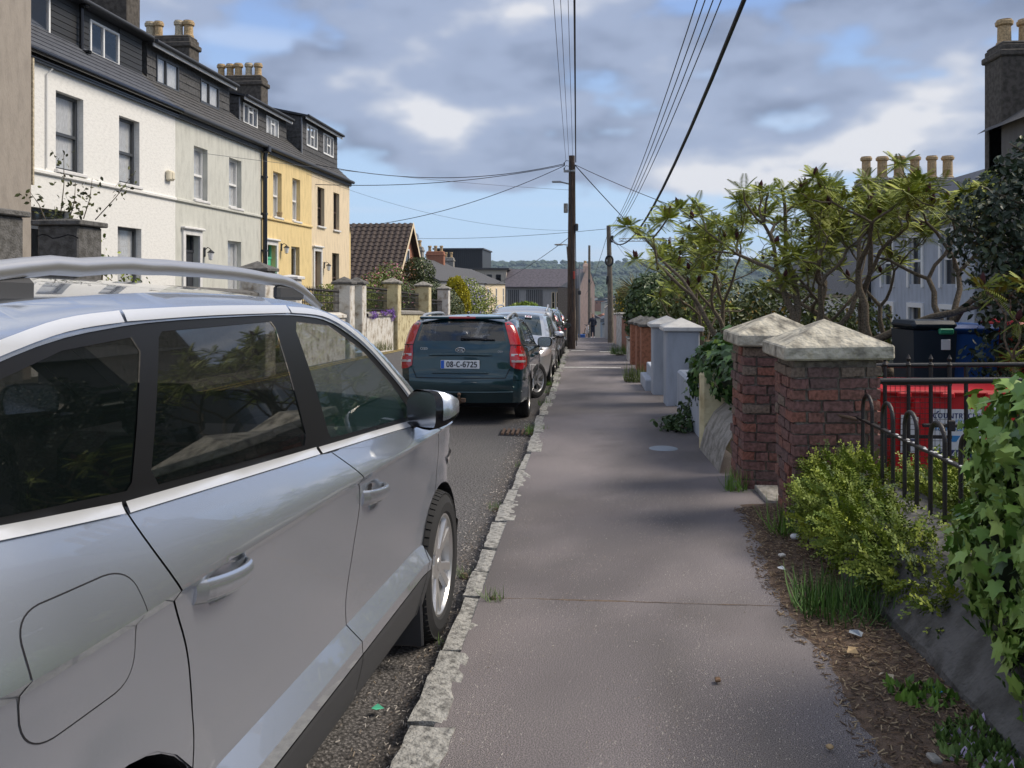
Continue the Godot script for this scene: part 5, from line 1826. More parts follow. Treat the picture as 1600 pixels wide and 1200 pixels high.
	o = terrace_house("cream end terrace house with brown sash windows and a large slate hung dormer", 29.6, 34.21, M.cream_render, [[30.23, 31.02, 3.70, 5.1, fb, sash, 0], [32.10, 32.85, 3.68, 5.1, fb, sash, 0], [31.94, 32.83, 1.0, 2.79, fb, sash, 0]], [29.85, 30.55, -0.4, 2.78, M.door_brown], M.slate, {"x": -0.45, "u0": 29.8, "u1": 34.0, "y0": 6.2, "y1": 7.52, "boards": false, "cheek": true, "fascia": true, "wins": [[30.3, 31.5, 6.59, 7.38, fw, [["v", 0.36], ["v", 0.66], ["h", 0.5, 0.36, 0.66]], 0], [32.2, 33.45, 6.59, 7.38, fw, [["v", 0.36], ["v", 0.66], ["h", 0.5, 0.36, 0.66]], 0]]}, {"string": false})
	lantern(o, Vector3(0.0, 2.25, -1.35))
	# yellow lean-to beyond the end house
	var T := Transform3D(Basis(Vector3.UP, deg_to_rad(-1.06)), P(-10, 0, 0))
	o = thing("side_annex", "low yellow annex with a dark roof beside the cream end house", "house")
	o.transform = T * Transform3D(Basis(), Vector3(-0.4, 0, -34.25))
	lroof_house(o, 5.0, 1.5, 4.0, 4.9, -1.5, M.yellow_render, M.slate, M.yellow_render)
	simple_window(o, Vector3(0, 3.0, -0.7), Vector3(0, 0, -1), 0.45, 1.4, Vector3.RIGHT, M.white_paint)
	# grey gable at the left edge
	o = thing("corner_house", "beige grey rendered house wall at the left edge of the terrace", "house")
	o.transform = T * Transform3D(Basis(), Vector3(0.25, 0, -14.22))
	var w := MB.new()
	w.cbox(Vector3(-3.0, 4.5, 4.0), Vector3(6.0, 11.5, 8.0), 0.02)
	part(w, "wall", M.beige_render, o)
	w = MB.new()
	w.bx(Vector3(-0.02, 3.3, -0.04), Vector3(0.02, 5.5, 0.0))
	part(w, "timber_strip", M.clay_pale, o)
	simple_window(o, Vector3(0.0, 3.9, 4.0), Vector3(0, 0, -1), 1.0, 1.6, Vector3.RIGHT, M.white_paint)

func build_left_front() -> void:
	# front boundary: pillars, walls and railings
	var o: Node3D
	pillar(P(-7.05, gy(9.7) + 0.3, 9.72), 0.55, 2.35, M.concrete_dark, M.cap_dark, "dark cement gate pillar cut off by the left edge of the picture", true)
	o = pillar(P(-7.05, gy(11.4) + 0.3, 11.4), 0.58, 2.38, M.concrete_dark, M.cap_dark, "dark cement gate pillar with weeds sprouting from its cracked cap", true)
	var cr := MB.new()
	var pa := []
	for k in 9:
		pa.append(Vector3(-0.29 + 0.58 * k / 8.0, 2.22 + rng.randf_range(-0.02, 0.02) + 0.03 * sin(k * 1.2), 0.288))
	cr.tube(pa, [0.008], 5)
	part(cr, "crack", M.seam, o)
	low_wall("dark cement garden wall behind the silver SUV roof", -7.1, 11.75, 18.0, 1.5, 0.3, M.concrete_dark, M.cap_dark)
	pillar(P(-7.05, gy(18.0) + 0.3, 18.3), 0.6, 2.05, M.old_white, M.cap_dark, "white gate pillar with a wide dark hipped cap outside the grey-green house")
	pillar(P(-7.0, gy(20.2) + 0.3, 20.3), 0.42, 1.95, M.old_white, M.white_trim, "plain square white pillar with a flat white top", true, 0.02)
	low_wall("white garden wall carrying ornate black railings", -7.0, 20.5, 24.6, 1.0, 0.28, M.old_white, M.old_white)
	railing("ornate black railing on the white wall before the yellow house", P(-7.0, gy(20.8) + 1.38, 20.8), P(-7.0, gy(24.4) + 1.38, 24.4), 0.62, 0.13, "black iron railings")
	pillar(P(-7.0, gy(25.0) + 0.3, 25.0), 0.5, 1.98, M.old_white, M.cap_dark, "white gate pillar with dark cap, nearer of the pair beside the purple flowers")
	pillar(P(-7.0, gy(26.3) + 0.3, 26.4), 0.5, 2.02, M.old_white, M.cap_dark, "white gate pillar with a small black letter box slot, farther of the white pair")
	low_wall("flaking white garden wall topped with purple trailing flowers", -6.9, 26.7, 30.5, 1.02, 0.3, M.old_white, M.concrete)
	railing("dark spiked railing above the purple flowers", P(-6.95, gy(26.9) + 1.45, 26.9), P(-6.95, gy(30.3) + 1.45, 30.3), 0.75, 0.15, "black iron railings")
	pillar(P(-6.9, gy(31.0) + 0.3, 31.0), 0.55, 2.2, M.old_cream, M.concrete, "cream gate pillar next to the purple flowered wall, tallest of the cream pillars")
	low_wall("cream garden wall with stone coping and low spiked railing", -6.85, 31.4, 36.2, 1.1, 0.3, M.old_cream, M.concrete)
	railing("dark spiked railing between the two cream pillars", P(-6.9, gy(31.6) + 1.52, 31.6), P(-6.9, gy(36.0) + 1.52, 36.0), 0.65, 0.16, "black iron railings")
	pillar(P(-6.8, gy(36.6) + 0.3, 36.6), 0.6, 2.3, M.old_cream, M.concrete, "cream gate pillar in front of the round topped hedge")
	railing("dark railing past the second cream pillar", P(-6.8, gy(37.2) + 1.0, 37.2), P(-6.75, gy(41.2) + 1.0, 41.2), 1.0, 0.2, "black iron railings")
	pillar(P(-6.75, gy(41.8) + 0.3, 41.8), 0.55, 2.35, M.old_white, M.concrete, "small white pillar farthest along the left wall")
	low_wall("low old stone wall running on past the last white pillar", -6.7, 42.2, 66.0, 0.9, 0.3, M.stone_far, M.concrete)
	# brick gable house with the brown tiled roof
	o = thing("brick_house", "red brick gabled house with a steep brown tiled roof", "house", P(-9.0, 0, 44.0))
	var yr := 4.75
	var ye := 0.4
	var hw := 4.9
	var w := MB.new()
	w.quad(Vector3(0, -2.5, hw), Vector3(0, -2.5, -hw), Vector3(0, ye, -hw), Vector3(0, ye, hw), Vector3.RIGHT)
	w.tri(Vector3(0, ye, hw), Vector3(0, ye, -hw), Vector3(0, yr, 0), Vector3.RIGHT)
	part(w, "gable_wall", M.brick_far, o)
	w = MB.new()
	w.quad(Vector3(0, -2.5, hw), Vector3(-8, -2.5, hw), Vector3(-8, ye, hw), Vector3(0, ye, hw), Vector3(0, 0, 1))
	part(w, "side_wall", M.brick_far, o)
	simple_window(o, Vector3(0, 2.75, 0.2), Vector3(0, 0, -1), 1.0, 1.3, Vector3.RIGHT, M.white_paint)
	var rf := MB.new()
	var V := Vector3(0, yr - ye, -hw).normalized()
	var N := Vector3(0, hw, yr - ye).normalized()
	var sl := Vector2(yr - ye, hw).length()
	rf.quad(Vector3(0.3, ye - 0.2, hw + 0.22), Vector3(-8, ye - 0.2, hw + 0.22), Vector3(-8, yr, 0), Vector3(0.3, yr, 0), N)
	rf.quad(Vector3(0.3, ye, -hw), Vector3(-8, ye, -hw), Vector3(-8, yr, 0), Vector3(0.3, yr, 0), Vector3(0, 1, -1))
	part(rf, "roof", M.tile_brown, o)
	var tl := MB.new()
	var nrow := int(sl / 0.30) + 1
	for j in nrow:
		for i in 27:   # rolled tiles
			var x := 0.3 - 0.3 * i
			var base := Vector3(x, ye - 0.2, hw + 0.22) + V * (0.31 * j)
			var up := base + V * 0.32
			for q in [[0.0, 0.02, 0.08, 0.075], [0.08, 0.075, 0.16, 0.075], [0.16, 0.075, 0.22, 0.02], [0.22, 0.02, 0.30, 0.02]]:
				tl.quad(base + Vector3(-q[0], 0, 0) + N * (q[1] + 0.03), base + Vector3(-q[2], 0, 0) + N * (q[3] + 0.03), up + Vector3(-q[2], 0, 0) + N * q[3], up + Vector3(-q[0], 0, 0) + N * q[1], N)
				tl.quad(base + Vector3(-q[0], 0, 0), base + Vector3(-q[2], 0, 0), base + Vector3(-q[2], 0, 0) + N * (q[3] + 0.03), base + Vector3(-q[0], 0, 0) + N * (q[1] + 0.03), -V)
	part(tl, "roof_tiles", M.tile_brown, o).set_meta("kind", "stuff")
	var bg := MB.new()
	for sd in [-1.0, 1.0]:
		bg.quad(Vector3(0.32, ye - 0.28, sd * (hw + 0.3)), Vector3(0.32, ye + 0.02, sd * (hw + 0.3)), Vector3(0.32, yr + 0.1, 0), Vector3(0.32, yr - 0.2, 0), Vector3.RIGHT)
	part(bg, "barge_board", M.cream_render, o)
	# row of slate roofed houses farther down
	for a in [[52.0, 9.0, 1.9, 3.75, M.palegrey_render, "grey house with slate roof and two chimneys beyond the brick gable", [1.5, 7.5]], [62.5, 13.0, 1.8, 3.6, M.old_white, "white fronted house with slate roof and a satellite dish", [0.6, 9.5]], [78.0, 17.0, 1.75, 3.3, M.cream_render, "low cream house with a bare grey gable and three narrow windows", [0.5]]]:
		o = thing("slate_house", a[5], "house", P(-8.8, 0, a[0]), deg_to_rad(-1.0), "slate roofed houses down the street")
		lroof_house(o, 7.5, a[1], a[2], a[3], -7.0, a[4], M.slate, M.concrete_dark)
		for z in a[6]:
			chimney(o, Vector3(-3.7, a[3] - 0.6, -z), Vector3(1.5, 1.35, 0.7), [-0.5, 0.0, 0.5], M.concrete if z < 5.0 else M.brick_far, 0.5)
		for k in 3:
			simple_window(o, Vector3(0, a[2] - 1.3, -(2.0 + k * (a[1] - 4.0) / 2.0)), Vector3(0, 0, -1), 0.8, 1.6, Vector3.RIGHT, M.white_paint)
		if a[0] == 62.5:
			var ds := MB.new()
			ds.lathe([Vector2(0, 0.02), Vector2(0.25, 0.05), Vector2(0.42, 0.14), Vector2(0.44, 0.15)], 16, Transform3D(Basis(Vector3(1, 0, 0.3).normalized(), 1.2), Vector3(-3.6, 5.0, -0.6)))
			ds.rod(Vector3(-3.6, 4.2, -0.6), Vector3(-3.6, 5.0, -0.6), 0.04)
			part(ds, "satellite_dish", M.sticker, o)
	o = thing("modern_building", "dark metal clad box building rising behind the slate roofs", "building", P(-21.5, 0, 125.0))
	w = MB.new()
	w.bx(Vector3(0, -8, 0), Vector3(7.0, 6.8, -12))
	part(w, "wall", M.charcoal, o)
	for k in 24:
		var rb := MB.new()
		rb.bx(Vector3(0.05 + k * 0.29, 3.0, 0.0), Vector3(0.12 + k * 0.29, 6.75, 0.06))
		part(rb, "rib", M.board, o)
	w = MB.new()
	w.bx(Vector3(-0.3, 6.8, 0.3), Vector3(7.2, 7.0, -12))
	part(w, "roof_edge", M.slate_blue, o)
	o = thing("tan_building", "tan flat fronted building with a shallow grey roof beside the dark clad box", "building", P(-15.5, 0, 112.0))
	w = MB.new()
	w.bx(Vector3(0, -8, 0), Vector3(5.6, 3.6, -10))
	part(w, "wall", M.tan_render, o)
	w = MB.new()
	w.bx(Vector3(-2.0, 3.6, 0.4), Vector3(6.0, 3.85, -10))
	part(w, "roof", M.slate, o)
	for k in 4:
		simple_window(o, Vector3(1.0 + k * 1.2, 2.2, 0), Vector3(1, 0, 0), 0.6, 1.5, Vector3(0, 0, 1), M.charcoal)
	o = thing("hall_building", "long grey hall with a purple slate roof closing the street", "building", P(-9.7, 0, 110.0))
	w = MB.new()
	w.bx(Vector3(0, -9, 0), Vector3(7.0, 1.5, -10))
	part(w, "wall", M.palegrey_render, o)
	w = MB.new()
	w.bx(Vector3(7.0, -9, 0.3), Vector3(9.6, 1.5, -10))
	part(w, "stone_wall", M.stone_far, o)
	w = MB.new()
	w.quad(Vector3(-0.2, 1.4, 0.5), Vector3(9.8, 1.4, 0.5), Vector3(9.8, 3.75, -4.5), Vector3(-0.2, 3.75, -4.5), Vector3(0, 1, 1))
	w.quad(Vector3(-0.2, 1.3, 0.5), Vector3(9.8, 1.3, 0.5), Vector3(9.8, 1.4, 0.5), Vector3(-0.2, 1.4, 0.5), Vector3(0, 0, 1))
	w.quad(Vector3(-0.2, 3.75, -4.5), Vector3(9.8, 3.75, -4.5), Vector3(9.8, 1.4, -9.5), Vector3(-0.2, 1.4, -9.5), Vector3(0, 1, -1))
	part(w, "roof", M.slate_purple, o)
	for a in [[0.3, 6], [2.6, 9], [6.2, 0]]:
		for k in a[1]:
			var lv := MB.new()
			lv.bx(Vector3(a[0] + k * 0.24, -1.6, 0.0), Vector3(a[0] + k * 0.24 + 0.09, 1.0, 0.1))
			part(lv, "louvre", M.charcoal, o)
	for k in 2:
		simple_window(o, Vector3(6.0 + k * 0.6, -0.6, 0.0), Vector3(1, 0, 0), 0.35, 2.6, Vector3(0, 0, 1), M.cream_render)
	o = thing("pink_house", "tall pale pink gabled house at the foot of the footpath", "house", P(-0.35, 0, 96.0))
	w = MB.new()
	w.quad(Vector3(0, -10, 0), Vector3(1.7, -10, 0), Vector3(1.7, 1.6, 0), Vector3(0, 1.2, 0), Vector3(0, 0, 1))
	w.quad(Vector3(0, 1.2, 0), Vector3(1.7, 1.6, 0), Vector3(1.1, 3.4, 0), Vector3(0.75, 3.4, 0), Vector3(0, 0, 1))
	w.quad(Vector3(1.7, -10, 0), Vector3(1.7, -10, -9), Vector3(1.7, 1.6, -9), Vector3(1.7, 1.6, 0), Vector3.RIGHT)
	part(w, "wall", M.pink_render, o)
	w = MB.new()
	w.quad(Vector3(0, -10, 0), Vector3(-2.4, -10, -0.2), Vector3(-2.4, 1.3, -0.2), Vector3(0, 1.2, 0), Vector3(0, 0, 1))
	part(w, "stone_wall", M.stone_far, o)
	w = MB.new()
	w.quad(Vector3(-0.1, 1.2, 0.1), Vector3(0.75, 3.45, 0.1), Vector3(0.75, 3.45, -9), Vector3(-2.4, 1.4, -9), Vector3(-1, 1, 0))
	w.quad(Vector3(1.8, 1.5, 0.1), Vector3(1.1, 3.45, 0.1), Vector3(1.1, 3.45, -9), Vector3(1.8, 1.5, -9), Vector3(1, 1, 0))
	part(w, "roof", M.slate, o)
	chimney(o, Vector3(0.8, 3.0, -0.5), Vector3(0.7, 0.9, 0.7), [-0.15], M.pink_render, 0.35)
	for q in [[1.2, -0.6], [0.5, -4.5], [1.25, -4.5]]:
		simple_window(o, Vector3(q[0], q[1], 0), Vector3(1, 0, 0), 0.25, 1.6, Vector3(0, 0, 1), M.tan_render)
# ---------------------------------------------------------------- plants
func leaf_mesh(kind: String, col := Color.WHITE) -> ArrayMesh:
	var m := MB.new()
	m.col = col
	match kind:
		"oval":   # pointed oval, folded along the middle, length 1 along +y
			var sp := [Vector3(0, 0, 0), Vector3(0, 0.5, 0.05), Vector3(0, 1, -0.04)]
			var e := [Vector3(0.24, 0.28, 0.10), Vector3(0.26, 0.58, 0.10)]
			for sd in [-1.0, 1.0]:
				var f := Vector3(sd, 1, 1)
				var n := Vector3(-sd * 0.35, 0, 1).normalized()
				m.tri3(sp[0], e[0] * f, sp[1], n, n, n)
				m.tri3(sp[1], e[0] * f, e[1] * f, n, n, n)
				m.tri3(sp[1], e[1] * f, sp[2], n, n, n)
		"ivy":
			var p := [Vector2(0, 0), Vector2(0.16, -0.14), Vector2(0.44, -0.06), Vector2(0.36, 0.2), Vector2(0.60, 0.46), Vector2(0.28, 0.50), Vector2(0.0, 1.0)]
			var ce := Vector3(0, 0.32, 0.05)
			for sd in [-1.0, 1.0]:
				for i in p.size() - 1:
					var a := Vector3(p[i].x * sd, p[i].y, 0.03 - absf(p[i].x) * 0.12 - p[i].y * 0.06)
					var b := Vector3(p[i + 1].x * sd, p[i + 1].y, 0.03 - absf(p[i + 1].x) * 0.12 - p[i + 1].y * 0.06)
					var n := Vector3(sd * 0.18, 0.05, 1).normalized()
					m.tri3(ce, a, b, Vector3(0, 0, 1), n, n)
			m.tri3(Vector3(0.012, 0, 0), Vector3(-0.012, 0, 0), Vector3(0, -0.5, -0.2), Vector3(0, 0, 1), Vector3(0, 0, 1), Vector3(0, 0, 1))
		"frond":   # pinnate leaf, length 1 along +y, drooping towards -z
			var k := 11
			for i in k:
				var t := 0.14 + 0.84 * i / (k - 1)
				var c := Vector3(0, t * 0.97, -0.26 * t * t)
				var l := 0.27 * sin(PI * (0.22 + 0.64 * t)) + 0.03
				for sd in [-1.0, 1.0]:
					var tip := c + Vector3(sd * l * 0.9, l * 0.42, -l * 0.45)
					var w := Vector3(-sd * 0.008, 0.022, 0.010)
					var mid := c.lerp(tip, 0.45)
					var n := Vector3(sd * 0.15, 0.1, 1).normalized()
					m.tri3(c, mid + w, tip, n, n, n)
					m.tri3(c, mid - w, tip, n, n, n)
			m.tri3(Vector3(-0.008, 0, 0), Vector3(0.008, 0, 0), Vector3(0, 0.5, -0.065), Vector3(0, 0, 1), Vector3(0, 0, 1), Vector3(0, 0, 1))
			m.tri3(Vector3(-0.006, 0.45, -0.055), Vector3(0.006, 0.45, -0.055), Vector3(0, 1.0, -0.27), Vector3(0, 0, 1), Vector3(0, 0, 1), Vector3(0, 0, 1))
		"sprig":   # twig with many small rounded leaves
			for i in 9:
				var t := 0.08 + 0.92 * i / 8.0
				var c := Vector3(0.05 * sin(t * 9.0), t, -0.10 * t * t)
				for sd in [-1.0, 1.0]:
					var l := 0.23 * (1.0 - 0.35 * t)
					var yaw := sin(i * 2.3 + sd) * 0.5
					var ax := Vector3(sd * cos(yaw), 0.55, sin(yaw)).normalized()
					var tip := c + ax * l
					var up := Vector3(-sd * 0.3 * sin(i * 1.7), 0.35, 1.0).normalized()
					var w := ax.cross(up).normalized() * l * 0.36
					m.tri3(c, c.lerp(tip, 0.55) + w, tip, up, up, up)
					m.tri3(c, c.lerp(tip, 0.55) - w, tip, up, up, up)
			m.tri3(Vector3(-0.008, 0, 0), Vector3(0.008, 0, 0), Vector3(0, 1, -0.08), Vector3(0, 0, 1), Vector3(0, 0, 1), Vector3(0, 0, 1))
		"blade":
			var n := Vector3(0, 0.2, 1).normalized()
			m.tri3(Vector3(-0.022, 0, 0), Vector3(0.022, 0, 0), Vector3(0.014, 0.55, -0.07), n, n, n)
			m.tri3(Vector3(-0.022, 0, 0), Vector3(0.014, 0.55, -0.07), Vector3(-0.014, 0.55, -0.07), n, n, n)
			m.tri3(Vector3(-0.014, 0.55, -0.07), Vector3(0.014, 0.55, -0.07), Vector3(0, 1.0, -0.32), n, n, n)
		"clump":   # five leaves on a short stalk, for distant bushes
			for k in 6:
				var b := Basis(Vector3.UP, TAU * k / 6.0 + 0.3) * Basis(Vector3.RIGHT, -0.5 - 0.35 * (k % 3))
				var n := b * Vector3(0, 0, 1)
				m.tri3(b * Vector3(0, 0.1, 0), b * Vector3(0.22, 0.5, 0.03), b * Vector3(0, 1, 0), n, n, n)
				m.tri3(b * Vector3(0, 0.1, 0), b * Vector3(-0.22, 0.5, 0.03), b * Vector3(0, 1, 0), n, n, n)
		"chip":
			m.box(Vector3.ZERO, Vector3(1, 0.10, 0.16))
	return m.mesh()

func facing(dir: Vector3, roll: float) -> Basis:   # +z towards dir, turned about it
	var z := dir.normalized()
	var x := Vector3.UP.cross(z)
	if x.length() < 0.05:
		x = Vector3.RIGHT
	x = x.normalized()
	return Basis(x, z.cross(x), z) * Basis(Vector3(0, 0, 1), roll)

func rdir() -> Vector3:
	var v := Vector3(rng.randfn(), rng.randfn(), rng.randfn())
	return v.normalized()

func cloud(blobs: Array, count: int, s0: float, s1: float, spread := 0.6, hollow := 0.35, hang := false) -> Array:
	var out := []
	var tot := 0.0
	for b in blobs:
		tot += b[1].x * b[1].y + b[1].y * b[1].z + b[1].x * b[1].z
	for b in blobs:
		var r: Vector3 = b[1]
		var k := int(count * (r.x * r.y + r.y * r.z + r.x * r.z) / tot)
		for i in k:
			var d := rdir()
			var f := pow(rng.randf(), hollow)
			f *= 1.0 + 0.10 * coarse.get_noise_3dv((b[0] + d * r) * 4.0)
			var p: Vector3 = b[0] + d * r * f
			var o := (d / r).normalized() + rdir() * spread
			var s := rng.randf_range(s0, s1)
			var bs := facing(o, rng.randf_range(-0.6, 0.6) + (PI if hang else rng.randf_range(-PI, PI)))
			out.append(Transform3D(bs.scaled(Vector3.ONE * s), p))
	return out

func tints(a: Color, b: Color, k := 24, extra := []) -> Array:
	var r := []
	for i in k:
		var t := rng.randf()
		var c := a.lerp(b, t)
		r.append(c * rng.randf_range(0.8, 1.2))
	r.append_array(extra)
	return r

func bush(nm: String, label: String, cat: String, at: Vector3, blobs: Array, kind: String, count: int, s0: float, s1: float, cols: Array, group := "", spread := 0.6, hollow := 0.35) -> Node3D:
	var o := thing(nm, label, cat, at, 0.0, group)
	multi(leaf_mesh(kind), cloud(blobs, count, s0, s1, spread, hollow), cols, "foliage", M.leaf, o)
	var st := MB.new()
	for b in blobs:
		var c: Vector3 = b[0]
		for k in 3:
			var tip: Vector3 = c + rdir() * b[1] * 0.7
			st.tube([Vector3(c.x * 0.5 + rng.randf_range(-0.05, 0.05), -0.1, c.z * 0.5), c.lerp(tip, 0.3), tip], [0.03, 0.02, 0.008], 5)
	part(st, "stem", M.bark, o)
	return o

func tuft(at: Vector3, r: float, h: float, count: int, cols: Array, label: String, kind := "blade") -> void:
	var o := thing("grass_tuft" if kind == "blade" else "weed", label, "grass" if kind == "blade" else "weed", at, 0.0, "weeds along the kerb" if at.x < 0.3 else "weeds by the garden walls")
	var tf := []
	for i in count:
		var a := rng.randf() * TAU
		var q := sqrt(rng.randf()) * r
		var b := Basis(Vector3.UP, a + rng.randf_range(-0.8, 0.8)) * Basis(Vector3.RIGHT, rng.randf_range(0.1, 1.1) * (0.5 + q / r))
		b = Basis(Vector3.UP, PI) * b if rng.randf() < 0.5 else b
		tf.append(Transform3D(b.scaled(Vector3(1.0, 1, 1) * h * rng.randf_range(0.5, 1.15)), Vector3(cos(a) * q, 0.0, sin(a) * q)))
	multi(leaf_mesh(kind), tf, cols, "blades" if kind == "blade" else "leaves", M.leaf_matt, o)
	var rt := MB.new()
	rt.lathe([Vector2(r * 0.5, -0.02), Vector2(r * 0.25, 0.012), Vector2(0, 0.018)], 8)
	part(rt, "root_clod", M.soil, o)

class Twigs:
	var mb: MB
	var tips := []
	var r: RandomNumberGenerator
	func grow(p: Vector3, d: Vector3, len: float, rad: float, lvl: int, up: float, env: Callable) -> void:
		var pts := [p]
		var rads := [rad]
		var k := 4
		var q := p
		var dd := d
		for i in k:
			dd = (dd + Vector3(r.randfn(), r.randfn() * 0.5, r.randfn()) * 0.24 + Vector3.UP * up * 0.10).normalized()
			q += dd * len / k
			pts.append(q)
			rads.append(rad * (1.0 - 0.27 * (i + 1) / k))
		mb.tube(pts, rads, 7 if lvl > 2 else 5, false)
		if lvl == 0:
			tips.append([q, dd])
			return
		if (lvl == 1 and r.randf() < 0.8) or (lvl == 2 and r.randf() < 0.45):
			tips.append([q, dd])
			tips.append([pts[2], dd])
		var kids := 2 if r.randf() < 0.62 else 3
		var ax := dd.cross(rv()).normalized()
		for i in kids:
			var ang := r.randf_range(0.45, 0.95)
			var nd := dd.rotated(ax.rotated(dd, TAU * i / kids + r.randf_range(-0.4, 0.4)), ang)
			nd = (nd + Vector3.UP * up * 0.35).normalized()
			if env.call(q + nd * len * 0.6):
				grow(q, nd, len * r.randf_range(0.68, 0.92), rads[-1] * 0.80, lvl - 1, up, env)
			else:
				tips.append([q, dd])
	func rv() -> Vector3:
		return Vector3(r.randfn(), r.randfn(), r.randfn()).normalized()

func sumac(label: String, at: Vector3, sd: int, trunks: Array, levels: int, size: float, env: Callable, parts_left: int) -> void:
	var o := thing("sumac_tree", label, "tree", at, 0.0, "sumac trees behind the brick pillars")
	var tw := Twigs.new()
	tw.mb = MB.new()
	tw.r = RandomNumberGenerator.new()
	tw.r.seed = sd
	for t in trunks:
		tw.grow(t[0], t[1].normalized(), t[2], t[3], levels, 0.55, env)
	part(tw.mb, "trunk", M.bark, o)
	var cols := tints(Color(0.14, 0.19, 0.022), Color(0.36, 0.39, 0.045), 14)
	var vars := []
	for c in cols.slice(0, 6):
		vars.append(leaf_mesh("frond", c))
	var rest := []
	var used_parts := 0
	var rr := tw.r
	var tips := tw.tips
	tips.sort_custom(func(x, y): return x[0].z > y[0].z)
	for t in tips:
		var p: Vector3 = t[0]
		if p.y < 1.75 and rr.randf() < 0.8:
			continue
		var k := rr.randi_range(9, 12)
		for i in k:
			var a := TAU * i / k + rr.randf_range(-0.3, 0.3)
			var el := rr.randf_range(-0.6, 1.15)
			var dirv := Vector3(cos(a) * cos(el), sin(el), sin(a) * cos(el))
			var side := dirv.cross(Vector3.UP).normalized()
			var nrm := side.cross(dirv).normalized()
			if nrm.y < 0:
				nrm = -nrm
			var s := rr.randf_range(0.13, 0.25) * size
			var b := Basis(dirv.cross(nrm), dirv, nrm).scaled(Vector3.ONE * s)
			var tf := Transform3D(b, p)
			if used_parts < parts_left and i < 4:
				inst(vars[(i + used_parts) % 6], "frond", M.leaf_matt, o, tf)
				used_parts += 1
			else:
				rest.append(tf)
		if rr.randf() < 0.26 and p.y > 1.3:
			var sm := MB.new()
			var h := rr.randf_range(0.11, 0.17)
			sm.lathe([Vector2(0.0, 0), Vector2(0.024, 0.02), Vector2(0.032, h * 0.35), Vector2(0.024, h * 0.7), Vector2(0.0, h)], 7, Transform3D(Basis(Vector3(0, 0, 1), rr.randf_range(-0.3, 0.3)), p + Vector3(0, 0.01, 0)))
			part(sm, "seed_head", M.seedhead, o)
	multi(leaf_mesh("frond"), rest, cols, "fronds", M.leaf_matt, o, true)

func ivy(label: String, at: Vector3, blobs: Array, count: int, s0: float, s1: float, cols: Array, singles: int) -> void:
	var o := thing("ivy", label, "ivy", at, 0.0, "ivy on the garden walls")
	var tf := cloud(blobs, count, s0, s1, 0.8, 0.10, true)
	for i in range(0, tf.size(), 5):   # loose shoots stand out from the heap
		var t: Transform3D = tf[i]
		t.origin += (t.basis.z.normalized() + Vector3(0, 0.2, 0)) * rng.randf_range(0.0, 0.09)
		t.basis = t.basis.rotated(rdir(), rng.randf_range(0.0, 0.9)) * rng.randf_range(0.5, 1.1)
		tf[i] = t
	var eye := Vector3(0, 1.56, 0) - at
	tf.sort_custom(func(x, y): return x.origin.distance_to(eye) < y.origin.distance_to(eye))
	var vars := []
	for i in 6:
		vars.append(leaf_mesh("ivy", cols[i]))
	for i in mini(singles, tf.size()):
		inst(vars[i % 6], "leaf", M.leaf, o, tf[i])
	multi(leaf_mesh("ivy"), tf.slice(singles), cols, "leaves", M.leaf, o, true)
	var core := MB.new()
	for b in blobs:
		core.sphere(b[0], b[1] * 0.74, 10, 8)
	part(core, "stems", M.ivy_core, o)

